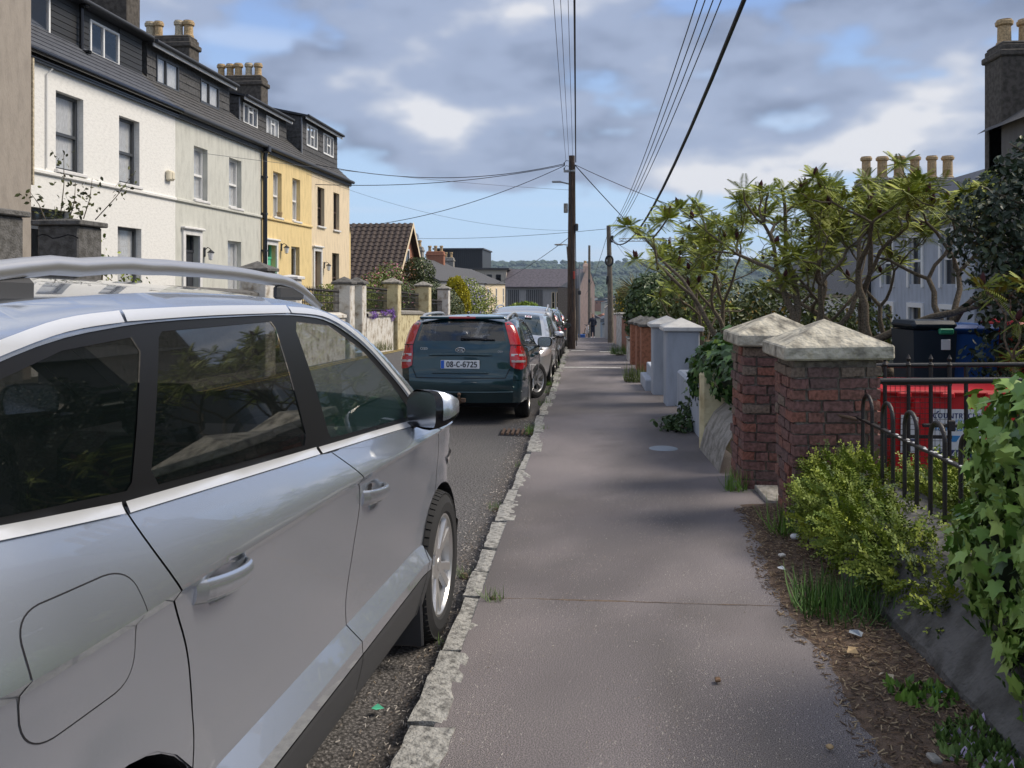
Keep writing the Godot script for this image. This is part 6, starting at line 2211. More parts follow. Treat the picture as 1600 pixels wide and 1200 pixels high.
func build_right() -> void:
	# ---- near boundary wall with battered concrete face
	var o := thing("plinth_wall", "low dark concrete plinth with a sloping face under the hoop railing", "wall", P(1.4, 0, 0.8))
	var prof := [Vector2(0.0, -0.15), Vector2(0.01, 0.02), Vector2(0.06, 0.10), Vector2(0.18, 0.25), Vector2(0.25, 0.30), Vector2(0.34, 0.315), Vector2(0.62, 0.315), Vector2(0.62, -0.3)]
	var w := MB.new()
	var ds := steps(0.8, 6.05, 0.15)
	for i in ds.size() - 1:
		for j in prof.size() - 1:
			var q := []
			for a in [[i, j], [i + 1, j], [i + 1, j + 1], [i, j + 1]]:
				var d: float = ds[a[0]]
				var p: Vector2 = prof[a[1]]
				var nz := 0.018 * coarse.get_noise_2d(d * 3.0, a[1] * 5.0)
				q.append(Vector3(p.x + nz, 0.09 + gy(d) * 0.6 + p.y + nz, 0.8 - d))
			w.quad(q[0], q[1], q[2], q[3], Vector3(-1, 1, 0) if j < 5 else (Vector3.UP if j == 5 else Vector3.RIGHT))
	part(w, "plinth_face", M.concrete_dark, o)
	# ---- hoop topped railing
	o = thing("hoop_railing", "black hoop topped iron railing spotted with bird lime above the golden hedge", "railing", P(1.87, 0, 6.05))
	var yr := 0.66
	for i in 10:
		var d0 := 0.10 + 0.375 * i
		var m := MB.new()
		var pts := [Vector3(0, 0.16, d0), Vector3(0, yr + 0.08, d0)]
		for k in 9:
			var an := PI * (k + 0.5) / 9.0
			pts.append(Vector3(0, yr + 0.085 + sin(an) * 0.09, d0 + 0.0925 - cos(an) * 0.0925))
		pts.append(Vector3(0, yr + 0.08, d0 + 0.185))
		pts.append(Vector3(0, 0.16, d0 + 0.185))
		m.tube(pts, [0.0125], 8)
		part(m, "hoop", M.black_iron, o)
	var rl := MB.new()
	rl.cbox(Vector3(0, yr, 1.9), Vector3(0.034, 0.016, 3.85), 0.004)
	part(rl, "top_rail", M.black_iron, o)
	rl = MB.new()
	rl.cbox(Vector3(0, 0.30, 1.9), Vector3(0.034, 0.014, 3.85), 0.004)
	part(rl, "bottom_rail", M.black_iron, o)
	rl = MB.new()
	rl.rod(Vector3(-0.01, yr - 0.01, 0.02), Vector3(-0.16, yr + 0.02, -0.06), 0.012, 6)
	part(rl, "wall_stay", M.rust, o)
	var lime := MB.new()
	for k in 46:
		var z := rng.randf_range(0.5, 3.0)
		lime.sphere(Vector3(rng.randf_range(-0.014, 0.014), yr + 0.008, z), Vector3(rng.randf_range(0.004, 0.012), 0.004, rng.randf_range(0.005, 0.03)), 6, 4)
	part(lime, "bird_lime", M.bird_lime, o).set_meta("kind", "stuff")
	# ---- brick gate pillars
	brick_pillar("red brick gate pillar with lichened pyramid cap, nearer of the pair", P(1.755, gy(6.35) + 0.09, 6.36), 0.60, 0.56, 1.13, 0.02)
	brick_pillar("red brick gate pillar with lichened pyramid cap, partly hidden behind its twin", P(1.60, gy(7.5) + 0.09, 7.48), 0.60, 0.56, 1.17, -0.015)
	var slab := MB.new()
	for k in 3:
		slab.cbox(P(1.55 + 0.32 * k, gy(6.92) + 0.10, 6.92), Vector3(0.31, 0.05, 0.5), 0.006)
	struct(slab, "threshold_paving", M.concrete)
	# ---- entrance handrails, gate and bins
	for a in [[6.72, 0.845, "nearer black tubular handrail running back from the front brick pillar", 0.024], [7.75, 0.865, "farther black tubular handrail behind the mesh gate", 0.021]]:
		o = thing("handrail", a[2], "handrail", P(2.0, 0, a[0]), 0.0, "black handrails by the brick pillars")
		var m := MB.new()
		m.tube([Vector3(0.0, a[1] - 0.01, 0), Vector3(2.6, a[1] + 0.03, 0.0)], [a[3]], 10)
		part(m, "rail", M.black_paint, o)
		for x in [1.3, 2.55]:
			m = MB.new()
			m.rod(Vector3(x, -0.4, 0), Vector3(x, a[1], 0), 0.018)
			part(m, "post", M.black_paint, o)
	o = thing("mesh_gate", "black iron garden gate with wire mesh and a sliding latch, standing open", "gate", P(2.52, 0, 7.45))
	for x in [0.0, 0.19, 0.37, 0.52]:
		var m := MB.new()
		m.rod(Vector3(x, -0.25, 0), Vector3(x, 0.88, 0), 0.017, 8)
		m.lathe([Vector2(0.012, 0), Vector2(0.024, 0.03), Vector2(0.01, 0.055), Vector2(0.02, 0.08), Vector2(0.0, 0.12)], 6, Transform3D(Basis(), Vector3(x, 0.87, 0)))
		part(m, "gate_bar", M.black_iron, o)
	for y in [-0.2, 0.30, 0.74]:
		var m := MB.new()
		m.cbox(Vector3(0.26, y, 0), Vector3(0.56, 0.03, 0.014), 0.004)
		part(m, "gate_rail", M.black_iron, o)
	var ms := MB.new()
	for k in 14:
		ms.rod(Vector3(k * 0.04, -0.2, 0.01), Vector3(k * 0.04, 0.8, 0.01), 0.0022, 4)
	for k in 22:
		ms.rod(Vector3(0, -0.18 + k * 0.045, 0.012), Vector3(0.52, -0.18 + k * 0.045, 0.012), 0.0022, 4)
	part(ms, "wire_mesh", M.black_iron, o).set_meta("kind", "stuff")
	var la := MB.new()
	la.cbox(Vector3(0.46, 0.40, 0.03), Vector3(0.34, 0.03, 0.03), 0.006)
	la.cbox(Vector3(0.52, 0.40, 0.035), Vector3(0.06, 0.09, 0.03), 0.006)
	part(la, "latch", M.black_iron, o)
	bins()
	# ---- next garden: rounded plinth, ivy, painted pillars
	o = thing("rounded_wall", "cream and grey garden wall with a rounded foot next to the far brick pillar", "wall", P(1.28, 0, 7.85))
	w = MB.new()
	var rp := [Vector2(-0.06, -0.1), Vector2(-0.05, 0.05), Vector2(0.0, 0.24), Vector2(0.09, 0.40), Vector2(0.2, 0.50), Vector2(0.3, 0.53), Vector2(0.3, 0.62), Vector2(0.62, 0.62)]
	for i in 6:
		var a := i * 0.22
		var b := (i + 1) * 0.22
		for j in rp.size() - 1:
			w.quad(Vector3(rp[j].x, gy(7.85 + a) + 0.09 + rp[j].y, -a), Vector3(rp[j].x, gy(7.85 + b) + 0.09 + rp[j].y, -b), Vector3(rp[j + 1].x, gy(7.85 + b) + 0.09 + rp[j + 1].y, -b), Vector3(rp[j + 1].x, gy(7.85 + a) + 0.09 + rp[j + 1].y, -a), Vector3(-1, 0.6, 0))
	part(w, "plinth", M.concrete, o)
	w = MB.new()
	w.cbox(Vector3(0.14, gy(9.4) + 0.45, -1.42), Vector3(0.36, 0.9, 0.2), 0.03)
	part(w, "end_pier", M.old_cream, o)
	w = MB.new()
	w.cbox(Vector3(0.2, gy(11.0) + 0.32, -3.0), Vector3(0.3, 0.7, 3.0), 0.03)
	part(w, "lower_wall", M.lav_render, o)
	var ivc := tints(Color(0.025, 0.07, 0.016), Color(0.06, 0.14, 0.025), 20, [Color(0.18, 0.28, 0.04), Color(0.15, 0.25, 0.03), Color(0.13, 0.22, 0.03), Color(0.10, 0.19, 0.03)])
	ivy("dark glossy ivy heaped over the wall between brick and grey pillars", P(1.62, gy(9.0), 9.0), [[Vector3(0, 0.92, 0.1), Vector3(0.34, 0.34, 0.95)], [Vector3(-0.05, 0.75, -1.2), Vector3(0.32, 0.42, 0.8)], [Vector3(-0.08, 0.45, -1.9), Vector3(0.2, 0.4, 0.5)], [Vector3(0.1, 1.0, -0.7), Vector3(0.3, 0.3, 0.8)]], 2300, 0.06, 0.11, ivc, 260)
	pillar(P(1.52, gy(13.5) + 0.09, 13.5), 0.5, 1.14, M.lav_render, M.white_trim, "blue grey rendered gate pillar with white pyramid cap, nearer of its pair", false, 0.13)
	pillar(P(1.46, gy(15.2) + 0.09, 15.2), 0.5, 1.16, M.lav_render, M.white_trim, "blue grey rendered gate pillar with white pyramid cap, farther of its pair", false, 0.13)
	o = thing("garden_steps", "blue grey concrete steps beside the painted pillars", "steps", P(1.15, gy(16.2) + 0.09, 16.3))
	for k in 2:
		var m := MB.new()
		m.cbox(Vector3(0.2 + 0.12 * k, 0.11 + 0.2 * k, 0.0), Vector3(0.45, 0.22, 1.4), 0.015)
		part(m, "step", M.lav_render, o)
	for a in [[19.5, 0.5, "brick gate pillar with a dark slab cap beyond the blue grey pillars, nearest of three"], [21.2, 0.5, "brick gate pillar with a dark pyramid cap, middle of three"], [23.2, 0.55, "brick gate pillar with a dark pyramid cap against the tall hedge"]]:
		pillar(P(1.55, gy(a[0]) + 0.09, a[0]), a[1], 1.08, M.brick_far, M.cap_dark, a[2], false, 0.16)
	o = thing("stone_pier", "short whitewashed stone pier under the tall hedge", "wall", P(1.4, gy(25.2), 25.2))
	w = MB.new()
	w.cbox(Vector3(0.1, 0.3, 0), Vector3(0.4, 0.8, 1.2), 0.05)
	part(w, "pier", M.old_white, o)
	w = MB.new()
	w.cbox(Vector3(0.1, 0.72, 0), Vector3(0.46, 0.06, 1.26), 0.02)
	part(w, "cap_stone", M.concrete, o)
	# painted walls along the lower footpath
	var cs := [[31.0, 35.5, 1.15, M.brick_far, "low brick wall past the hedge"], [35.8, 41.0, 1.3, M.old_white, "whitish plank wall beside the moss stained pole"], [43.0, 47.5, 1.35, M.pink_render, "bright pink painted wall panel"], [47.6, 54.5, 1.6, M.old_cream, "pale yellow painted wall panel beyond the pink one"], [54.6, 63.0, 2.0, M.palegrey_render, "pale grey wall panel near the person with the bicycle"]]
	for a in cs:
		o = thing("boundary_wall", a[4], "wall", P(1.62, 0, a[0]), 0.0, "painted walls along the lower footpath")
		w = MB.new()
		var k := 3
		for i in k:
			var d0 := lerpf(a[0], a[1], float(i) / k)
			var d1 := lerpf(a[0], a[1], float(i + 1) / k)
			w.cbox(Vector3(0.1, gy(d0) + 0.09 + a[2] * 0.5 - 0.2, a[0] - (d0 + d1) * 0.5), Vector3(0.25, a[2] + 0.4, d1 - d0 - 0.02), 0.01)
		part(w, "wall_face", a[3], o)
		w = MB.new()
		for i in k:
			var d0 := lerpf(a[0], a[1], float(i) / k)
			var d1 := lerpf(a[0], a[1], float(i + 1) / k)
			w.cbox(Vector3(0.1, gy(d0) + 0.09 + a[2] + 0.03, a[0] - (d0 + d1) * 0.5), Vector3(0.33, 0.06, d1 - d0), 0.01)
		part(w, "coping", M.concrete, o)
	right_houses()

func brick_pillar(label: String, at: Vector3, w: float, dp: float, h: float, lean: float) -> void:
	var o := thing("brick_pillar", label, "pillar", at, 0.0, "brick gate pillars")
	o.rotation.z = lean
	var core := MB.new()
	core.cbox(Vector3(0, h * 0.5 - 0.1, 0), Vector3(w - 0.045, h + 0.2, dp - 0.045), 0.01)
	part(core, "mortar_core", M.mortar, o)
	var ms := []
	for i in 7:
		ms.append(rock(Vector3(1.0, 0.066, 0.10), 200 + i, 0.009, 5, 2, 2))
	var course := 0.0775
	var n := int(h / course)
	for j in n:
		var y := (j + 0.5) * course
		for f in 4:
			var along := w if f % 2 == 0 else dp
			var full := (j % 2 == 0) == (f % 2 == 0)
			var from := -along * 0.5 + (0.0 if full else 0.105)
			var to := along * 0.5 - (0.0 if full else 0.105)
			var x := from
			var first := true
			while x < to - 0.03:
				var l := rng.randf_range(0.19, 0.225)
				if first and j % 3 == 0:
					l *= 0.55
				first = false
				if to - x - l < 0.08:
					l = to - x
				var mid := x + l * 0.5
				var out := (dp if f % 2 == 0 else w) * 0.5 - 0.05 + rng.randf_range(-0.010, 0.009)
				var b := Basis(Vector3.UP, PI * 0.5 * f)
				var tfm := Transform3D(b * Basis(Vector3(0, 0, 1), rng.randf_range(-0.012, 0.012)) * Basis.from_scale(Vector3(l - 0.011, 1, 1)), b * Vector3(mid, 0, out) + Vector3(0, y, 0))
				var roll := rng.randf()
				var mt := "brick0" if roll < 0.4 else ("brick1" if roll < 0.62 else ("brick2" if roll < 0.82 else ("brick3" if roll < 0.92 else "brick4")))
				if j >= n - 1 and roll < 0.6:
					mt = "brick4"
				inst(ms[rng.randi() % 7], "brick", M[mt], o, tfm)
				x += l
	var c := MB.new()
	pyramid(c, Vector3(0, h + 0.005, 0), w * 0.5 + 0.065, 0.10, 0.17)
	part(c, "cap_stone", M.cap, o)

func bins() -> void:
	var o := thing("red_bin", "large red wheeled waste container with a white printed sticker", "bin", P(3.26, -0.31, 8.45))
	var b := MB.new()
	for s in [[0.0, 0.46, 0.42, 0.08, 0.50, 0.46], [0.08, 0.50, 0.46, 0.90, 0.56, 0.50]]:
		var q0 := [Vector3(-s[1], s[0], s[2]), Vector3(s[1], s[0], s[2]), Vector3(s[1], s[0], -s[2]), Vector3(-s[1], s[0], -s[2])]
		var q1 := [Vector3(-s[4], s[3], s[5]), Vector3(s[4], s[3], s[5]), Vector3(s[4], s[3], -s[5]), Vector3(-s[4], s[3], -s[5])]
		for i in 4:
			var k := (i + 1) % 4
			b.quad(q0[i], q0[k], q1[k], q1[i], (q0[i] + q0[k]) * Vector3(1, 0, 1))
	for x in [-0.3, 0.3]:
		b.cbox(Vector3(x, 0.78, 0.50), Vector3(0.09, 0.16, 0.06), 0.02)
	part(b, "body", M.red_bin, o)
	b = MB.new()
	b.cbox(Vector3(0, 0.92, 0), Vector3(1.2, 0.05, 1.08), 0.02)
	for x in [-0.42, -0.05, 0.33]:
		b.cbox(Vector3(x, 0.90, 0.54), Vector3(0.12, 0.06, 0.05), 0.015)
	part(b, "lid", M.red_bin, o)
	for x in [-0.42, 0.42]:
		var wm := MB.new()
		wm.lathe([Vector2(0, -0.03), Vector2(0.09, -0.03), Vector2(0.1, 0), Vector2(0.09, 0.03), Vector2(0, 0.03)], 14, Transform3D(Basis(Vector3(0, 0, 1), PI / 2), Vector3(x, -0.02, 0.38)))
		part(wm, "castor", M.tyre, o)
	var tilt := Basis(Vector3.RIGHT, 0.045)
	var st := Node3D.new()
	st.name = "sticker"
	o.add_child(st)
	var z := 0.502
	b = MB.new()
	b.box(Vector3(0.060, 0.565, z), Vector3(0.44, 0.42, 0.004), tilt)
	part(b, "sticker_sheet", M.sticker, st)
	b = MB.new()
	b.box(Vector3(0.060, 0.375, z - 0.0055), Vector3(0.43, 0.075, 0.004), tilt)
	part(b, "sticker_strip", M.sticker_navy, st)
	text("COUNTRYCLEAN", 0.047, M.sticker_navy, st, "sticker_name", Transform3D(tilt, Vector3(0.085, 0.715, z + 0.009)), 700, 0.002)
	text("RECYCLING", 0.026, M.sticker_blue, st, "sticker_subtitle", Transform3D(tilt, Vector3(0.120, 0.67, z + 0.008)), 400, 0.002)
	text("Your Local Skip", 0.038, M.sticker_blue, st, "sticker_line", Transform3D(tilt, Vector3(0.040, 0.60, z + 0.005)), 700, 0.002)
	text("021 46", 0.058, M.sticker, st, "sticker_number", Transform3D(tilt, Vector3(-0.030, 0.375, z - 0.0025)), 700, 0.002)
	b = MB.new()
	var arc := []
	for k in 12:
		var t := lerpf(2.0, 4.3, k / 11.0)
		arc.append(Vector3(-0.085 + 0.055 * cos(t), 0.712 + 0.05 * sin(t), z + 0.009))
	b.tube(arc, [0.002, 0.008, 0.008, 0.002], 5)
	part(b, "sticker_swoosh", M.sticker_navy, st)
	b = MB.new()   # little skip and lorry drawing
	b.prism(v2([[0.0, 0.0], [0.08, 0.0], [0.115, 0.055], [-0.035, 0.055]]), Transform3D(tilt, Vector3(-0.040, 0.485, z - 0.001)), 0.003)
	part(b, "sticker_skip", M.sticker_blue, st)
	b = MB.new()
	b.prism(v2([[0.0, 0.02], [0.17, 0.02], [0.17, 0.07], [0.12, 0.075], [0.10, 0.045], [0.0, 0.04]]), Transform3D(tilt, Vector3(0.070, 0.435, z - 0.002)), 0.003)
	part(b, "sticker_lorry", M.sticker_navy, st)
	b = MB.new()
	b.box(Vector3(0.37, 0.80, z + 0.012), Vector3(0.17, 0.17, 0.004), tilt)
	part(b, "notice", M.sticker, o)
	text("25", 0.03, M.ink, o, "notice_print", Transform3D(tilt, Vector3(0.37, 0.82, z + 0.018)), 400, 0.002)
	b = MB.new()
	b.box(Vector3(-0.36, 0.55, z), Vector3(0.15, 0.34, 0.004), tilt)
	part(b, "notice", M.sticker, o)
	for k in 5:
		b = MB.new()
		b.box(Vector3(-0.36, 0.45 + 0.045 * k, z - 0.001), Vector3(0.11, 0.018, 0.004), tilt)
		part(b, "notice_line", M.sticker_navy, o)
	for a in [["dark navy wheeled bin with a green lid clip behind the gate", P(3.95, -0.25, 10.4), M.navy_bin, M.navy_bin, 0.5], ["blue wheeled bin next to the dark navy bin", P(4.42, -0.3, 10.6), M.blue_bin, M.blue_bin, 0.6], ["red lidded wheeled bin under the dark evergreen", P(5.1, -0.25, 10.5), M.red_deep, M.red_bin, 0.6]]:
		o = thing("wheelie_bin", a[0], "bin", a[1], 0.1, "wheeled bins by the house")
		b = MB.new()
		var hw: float = a[4] * 0.5
		var q0 := [Vector3(-hw * 0.8, 0, hw * 0.9), Vector3(hw * 0.8, 0, hw * 0.9), Vector3(hw * 0.8, 0, -hw * 0.8), Vector3(-hw * 0.8, 0, -hw * 0.8)]
		var q1 := [Vector3(-hw, 1.3, hw * 1.1), Vector3(hw, 1.3, hw * 1.1), Vector3(hw, 1.3, -hw * 1.1), Vector3(-hw, 1.3, -hw * 1.1)]
		for i in 4:
			var k := (i + 1) % 4
			b.quad(q0[i], q0[k], q1[k], q1[i], (q0[i] + q0[k]) * Vector3(1, 0, 1))
		part(b, "body", a[2], o)
		b = MB.new()
		b.cbox(Vector3(0, 1.36, 0), Vector3(hw * 2.1, 0.1, hw * 2.3), 0.04)
		part(b, "lid", a[3], o)
		if a[2] == M.navy_bin:
			b = MB.new()
			b.cbox(Vector3(0.12, 1.29, hw * 1.12), Vector3(0.17, 0.07, 0.05), 0.015)
			part(b, "lid_clip", M.green_plastic, o)
			b = MB.new()
			b.cbox(Vector3(0.12, 1.14, hw * 1.10), Vector3(0.1, 0.12, 0.02), 0.004)
			part(b, "label", M.sticker, o)
	o = thing("timber_post", "brown timber boards standing behind the wire mesh gate", "fence", P(2.62, -0.3, 8.3))
	for k in 2:
		b = MB.new()
		b.cbox(Vector3(0.12 * k, 0.45, 0), Vector3(0.1, 0.9, 0.03), 0.005)
		part(b, "board", M.timber, o)

func right_houses() -> void:
	# houses set back behind the right hand gardens; they stand on, beyond the frame, as the car windows show
	var o := thing("grey_house", "blue grey house with white window trims and a row of chimney pots behind the sumac", "house", P(10.0, 0, 23.0), PI)
	# local x points to the street after the half turn, z runs down the street
	var m := MB.new()
	var holes := []
	for k in 3:
		holes.append([1.0 + 2.4 * k, 2.0 + 2.4 * k, 1.6, 3.0])
		holes.append([1.0 + 2.4 * k, 2.0 + 2.4 * k, -0.9, 0.9])
	m.xf = Transform3D(Basis(Vector3(1, 0, 0), Vector3.UP, Vector3(0, 0, -1)), Vector3.ZERO)
	wall_open(m, 0, 8.0, -2.5, 3.6, holes, 0.15)
	m.xf = Transform3D()
	m.quad(Vector3(0, -2.5, 8), Vector3(-5, -2.5, 8), Vector3(-5, 3.4, 8), Vector3(0, 3.4, 8), Vector3(0, 0, 1))
	m.tri(Vector3(0, 3.4, 8), Vector3(-5, 3.4, 8), Vector3(-2.0, 5.0, 8), Vector3(0, 0, 1))
	m.quad(Vector3(0, -2.5, 0), Vector3(-5, -2.5, 0), Vector3(-5, 3.4, 0), Vector3(0, 3.4, 0), Vector3(0, 0, -1))
	m.tri(Vector3(0, 3.4, 0), Vector3(-5, 3.4, 0), Vector3(-2.0, 5.0, 0), Vector3(0, 0, -1))
	part(m, "wall", M.lav_render, o)
	for h in holes:
		var wn := Node3D.new()
		wn.name = "window"
		o.add_child(wn, true)
		var f := MB.new()
		for q in [[h[0] - 0.14, h[0], h[2] - 0.1, h[3] + 0.14], [h[1], h[1] + 0.14, h[2] - 0.1, h[3] + 0.14]]:
			f.bx(Vector3(0.002, q[2], q[0]), Vector3(0.05, q[3], q[1]))
		f.bx(Vector3(0.002, h[3], h[0]), Vector3(0.048, h[3] + 0.14, h[1]))
		f.bx(Vector3(-0.12, h[2], h[0]), Vector3(-0.06, h[3], h[0] + 0.06))
		f.bx(Vector3(-0.12, h[2], h[1] - 0.06), Vector3(-0.06, h[3], h[1]))
		f.bx(Vector3(-0.12, (h[2] + h[3]) * 0.5 - 0.03, h[0] + 0.06), Vector3(-0.06, (h[2] + h[3]) * 0.5 + 0.03, h[1] - 0.06))
		part(f, "frame", M.white_paint, wn)
		f = MB.new()
		f.quad(Vector3(-0.1, h[2], h[0]), Vector3(-0.1, h[2], h[1]), Vector3(-0.1, h[3], h[1]), Vector3(-0.1, h[3], h[0]), Vector3.RIGHT)
		part(f, "pane", M.gloss_black, wn)
	m = MB.new()
	m.quad(Vector3(0.25, 3.35, -0.1), Vector3(0.25, 3.35, 8.1), Vector3(-2.0, 5.05, 8.1), Vector3(-2.0, 5.05, -0.1), Vector3(1, 1, 0))
	m.quad(Vector3(-5.1, 3.3, -0.1), Vector3(-5.1, 3.3, 8.1), Vector3(-2.0, 5.05, 8.1), Vector3(-2.0, 5.05, -0.1), Vector3(-1, 1, 0))
	part(m, "roof", M.slate_blue, o)
	m = MB.new()
	m.tube([Vector3(0.1, 3.4, 7.8), Vector3(0.1, -2.0, 7.8)], [0.06], 8)
	m.tube([Vector3(0.3, 3.38, 0), Vector3(0.3, 3.38, 8)], [0.06], 8)
	part(m, "downpipe", M.gloss_black, o)
	chimney(o, Vector3(-1.15, 4.1, 8.0), Vector3(3.2, 1.1, 0.7), [-1.45, -0.9, -0.35, 0.2, 0.75, 1.3], M.concrete, 0.78, 0.17)
	# slate roofed cottage lower down
	o = thing("white_cottage", "long low white cottage with a big dark slate roof behind the sumac", "house", P(10.2, 0, 31.3), PI)
	m = MB.new()
	m.quad(Vector3(0, -4, 0), Vector3(0, -4, 17), Vector3(0, 1.4, 17), Vector3(0, 1.4, 0), Vector3.RIGHT)
	m.quad(Vector3(0, -4, 17), Vector3(-7, -4, 17), Vector3(-7, 1.4, 17), Vector3(0, 1.4, 17), Vector3(0, 0, 1))
	m.tri(Vector3(0, 1.4, 17), Vector3(-7, 1.4, 17), Vector3(-3.4, 4.6, 17), Vector3(0, 0, 1))
	part(m, "wall", M.white_render, o)
	m = MB.new()
	m.quad(Vector3(0.3, 1.2, -0.1), Vector3(0.3, 1.2, 17.2), Vector3(-3.4, 4.7, 17.2), Vector3(-3.4, 4.7, -0.1), Vector3(1, 1, 0))
	m.quad(Vector3(-7.2, 1.2, -0.1), Vector3(-7.2, 1.2, 17.2), Vector3(-3.4, 4.7, 17.2), Vector3(-3.4, 4.7, -0.1), Vector3(-1, 1, 0))
	part(m, "roof", M.slate, o)
	for k in 5:
		simple_window(o, Vector3(0, -0.4, 2.0 + 3.2 * k), Vector3(0, 0, 1), 1.0, 1.7, Vector3.RIGHT, M.grey_render)
	chimney(o, Vector3(-3.2, 3.9, 9.0), Vector3(2.0, 1.7, 0.8), [-0.7, -0.2, 0.3, 0.75], M.concrete, 0.6)
	chimney(o, Vector3(-3.2, 3.9, 16.6), Vector3(1.8, 1.5, 0.7), [-0.5, 0.0, 0.5], M.concrete, 0.6)
	# taller houses nearer, mostly hidden by the evergreen
	for a in [[9.0, 13.2, "tall grey rendered house with a heavy moulded chimney at the right edge"]]:
		o = thing("tall_house", a[2], "house", P(10.0, 0, a[0]), PI, "tall houses on the right")
		m = MB.new()
		var L: float = a[1]
		var hl := []
		for k in 3:
			if k < 2:
				hl.append([1.2 + k * L / 3.0, 2.2 + k * L / 3.0, 3.2, 4.8])
			hl.append([1.2 + k * L / 3.0, 2.2 + k * L / 3.0, 0.4, 2.2])
		m.xf = Transform3D(Basis(Vector3(1, 0, 0), Vector3.UP, Vector3(0, 0, -1)), Vector3.ZERO)
		wall_open(m, 0, L, -2.0, 5.4, hl, 0.15)
		m.xf = Transform3D()
		m.quad(Vector3(0, -2, L), Vector3(-7, -2, L), Vector3(-7, 5.4, L), Vector3(0, 5.4, L), Vector3(0, 0, 1))
		m.tri(Vector3(0, 5.4, L), Vector3(-7, 5.4, L), Vector3(-3.0, 7.4, L), Vector3(0, 0, 1))
		m.quad(Vector3(0, -2, 0), Vector3(-7, -2, 0), Vector3(-7, 5.4, 0), Vector3(0, 5.4, 0), Vector3(0, 0, -1))
		m.tri(Vector3(0, 5.4, 0), Vector3(-7, 5.4, 0), Vector3(-3.0, 7.4, 0), Vector3(0, 0, -1))
		part(m, "wall", M.dark_render, o)
		for h in hl:
			var wn := Node3D.new()
			wn.name = "window"
			o.add_child(wn, true)
			var f := MB.new()
			f.bx(Vector3(-0.1, (h[2] + h[3]) * 0.5 - 0.04, h[0]), Vector3(-0.04, (h[2] + h[3]) * 0.5 + 0.04, h[1]))
			f.bx(Vector3(-0.02, h[2] - 0.1, h[0] - 0.1), Vector3(0.08, h[2], h[1] + 0.1))
			part(f, "frame", M.white_paint, wn)
			f = MB.new()
			f.quad(Vector3(-0.1, h[2], h[0]), Vector3(-0.1, h[2], h[1]), Vector3(-0.1, h[3], h[1]), Vector3(-0.1, h[3], h[0]), Vector3.RIGHT)
			part(f, "pane", M.gloss_black, wn)
		m = MB.new()
		m.quad(Vector3(0.25, 5.3, -0.1), Vector3(0.25, 5.3, L + 0.1), Vector3(-3.0, 7.45, L + 0.1), Vector3(-3.0, 7.45, -0.1), Vector3(1, 1, 0))
		m.quad(Vector3(-7.1, 5.3, -0.1), Vector3(-7.1, 5.3, L + 0.1), Vector3(-3.0, 7.45, L + 0.1), Vector3(-3.0, 7.45, -0.1), Vector3(-1, 1, 0))
		part(m, "roof", M.slate, o)
		chimney(o, Vector3(-1.2, 4.0, L - 0.2) if a[0] > 0 else Vector3(-3.0, 5.0, L - 0.4), Vector3(2.4, 3.35, 0.9) if a[0] > 0 else Vector3(2.2, 3.4, 0.8), [0.95, 0.45, -0.1, -0.7], M.stack_brown, 0.62, 0.17)
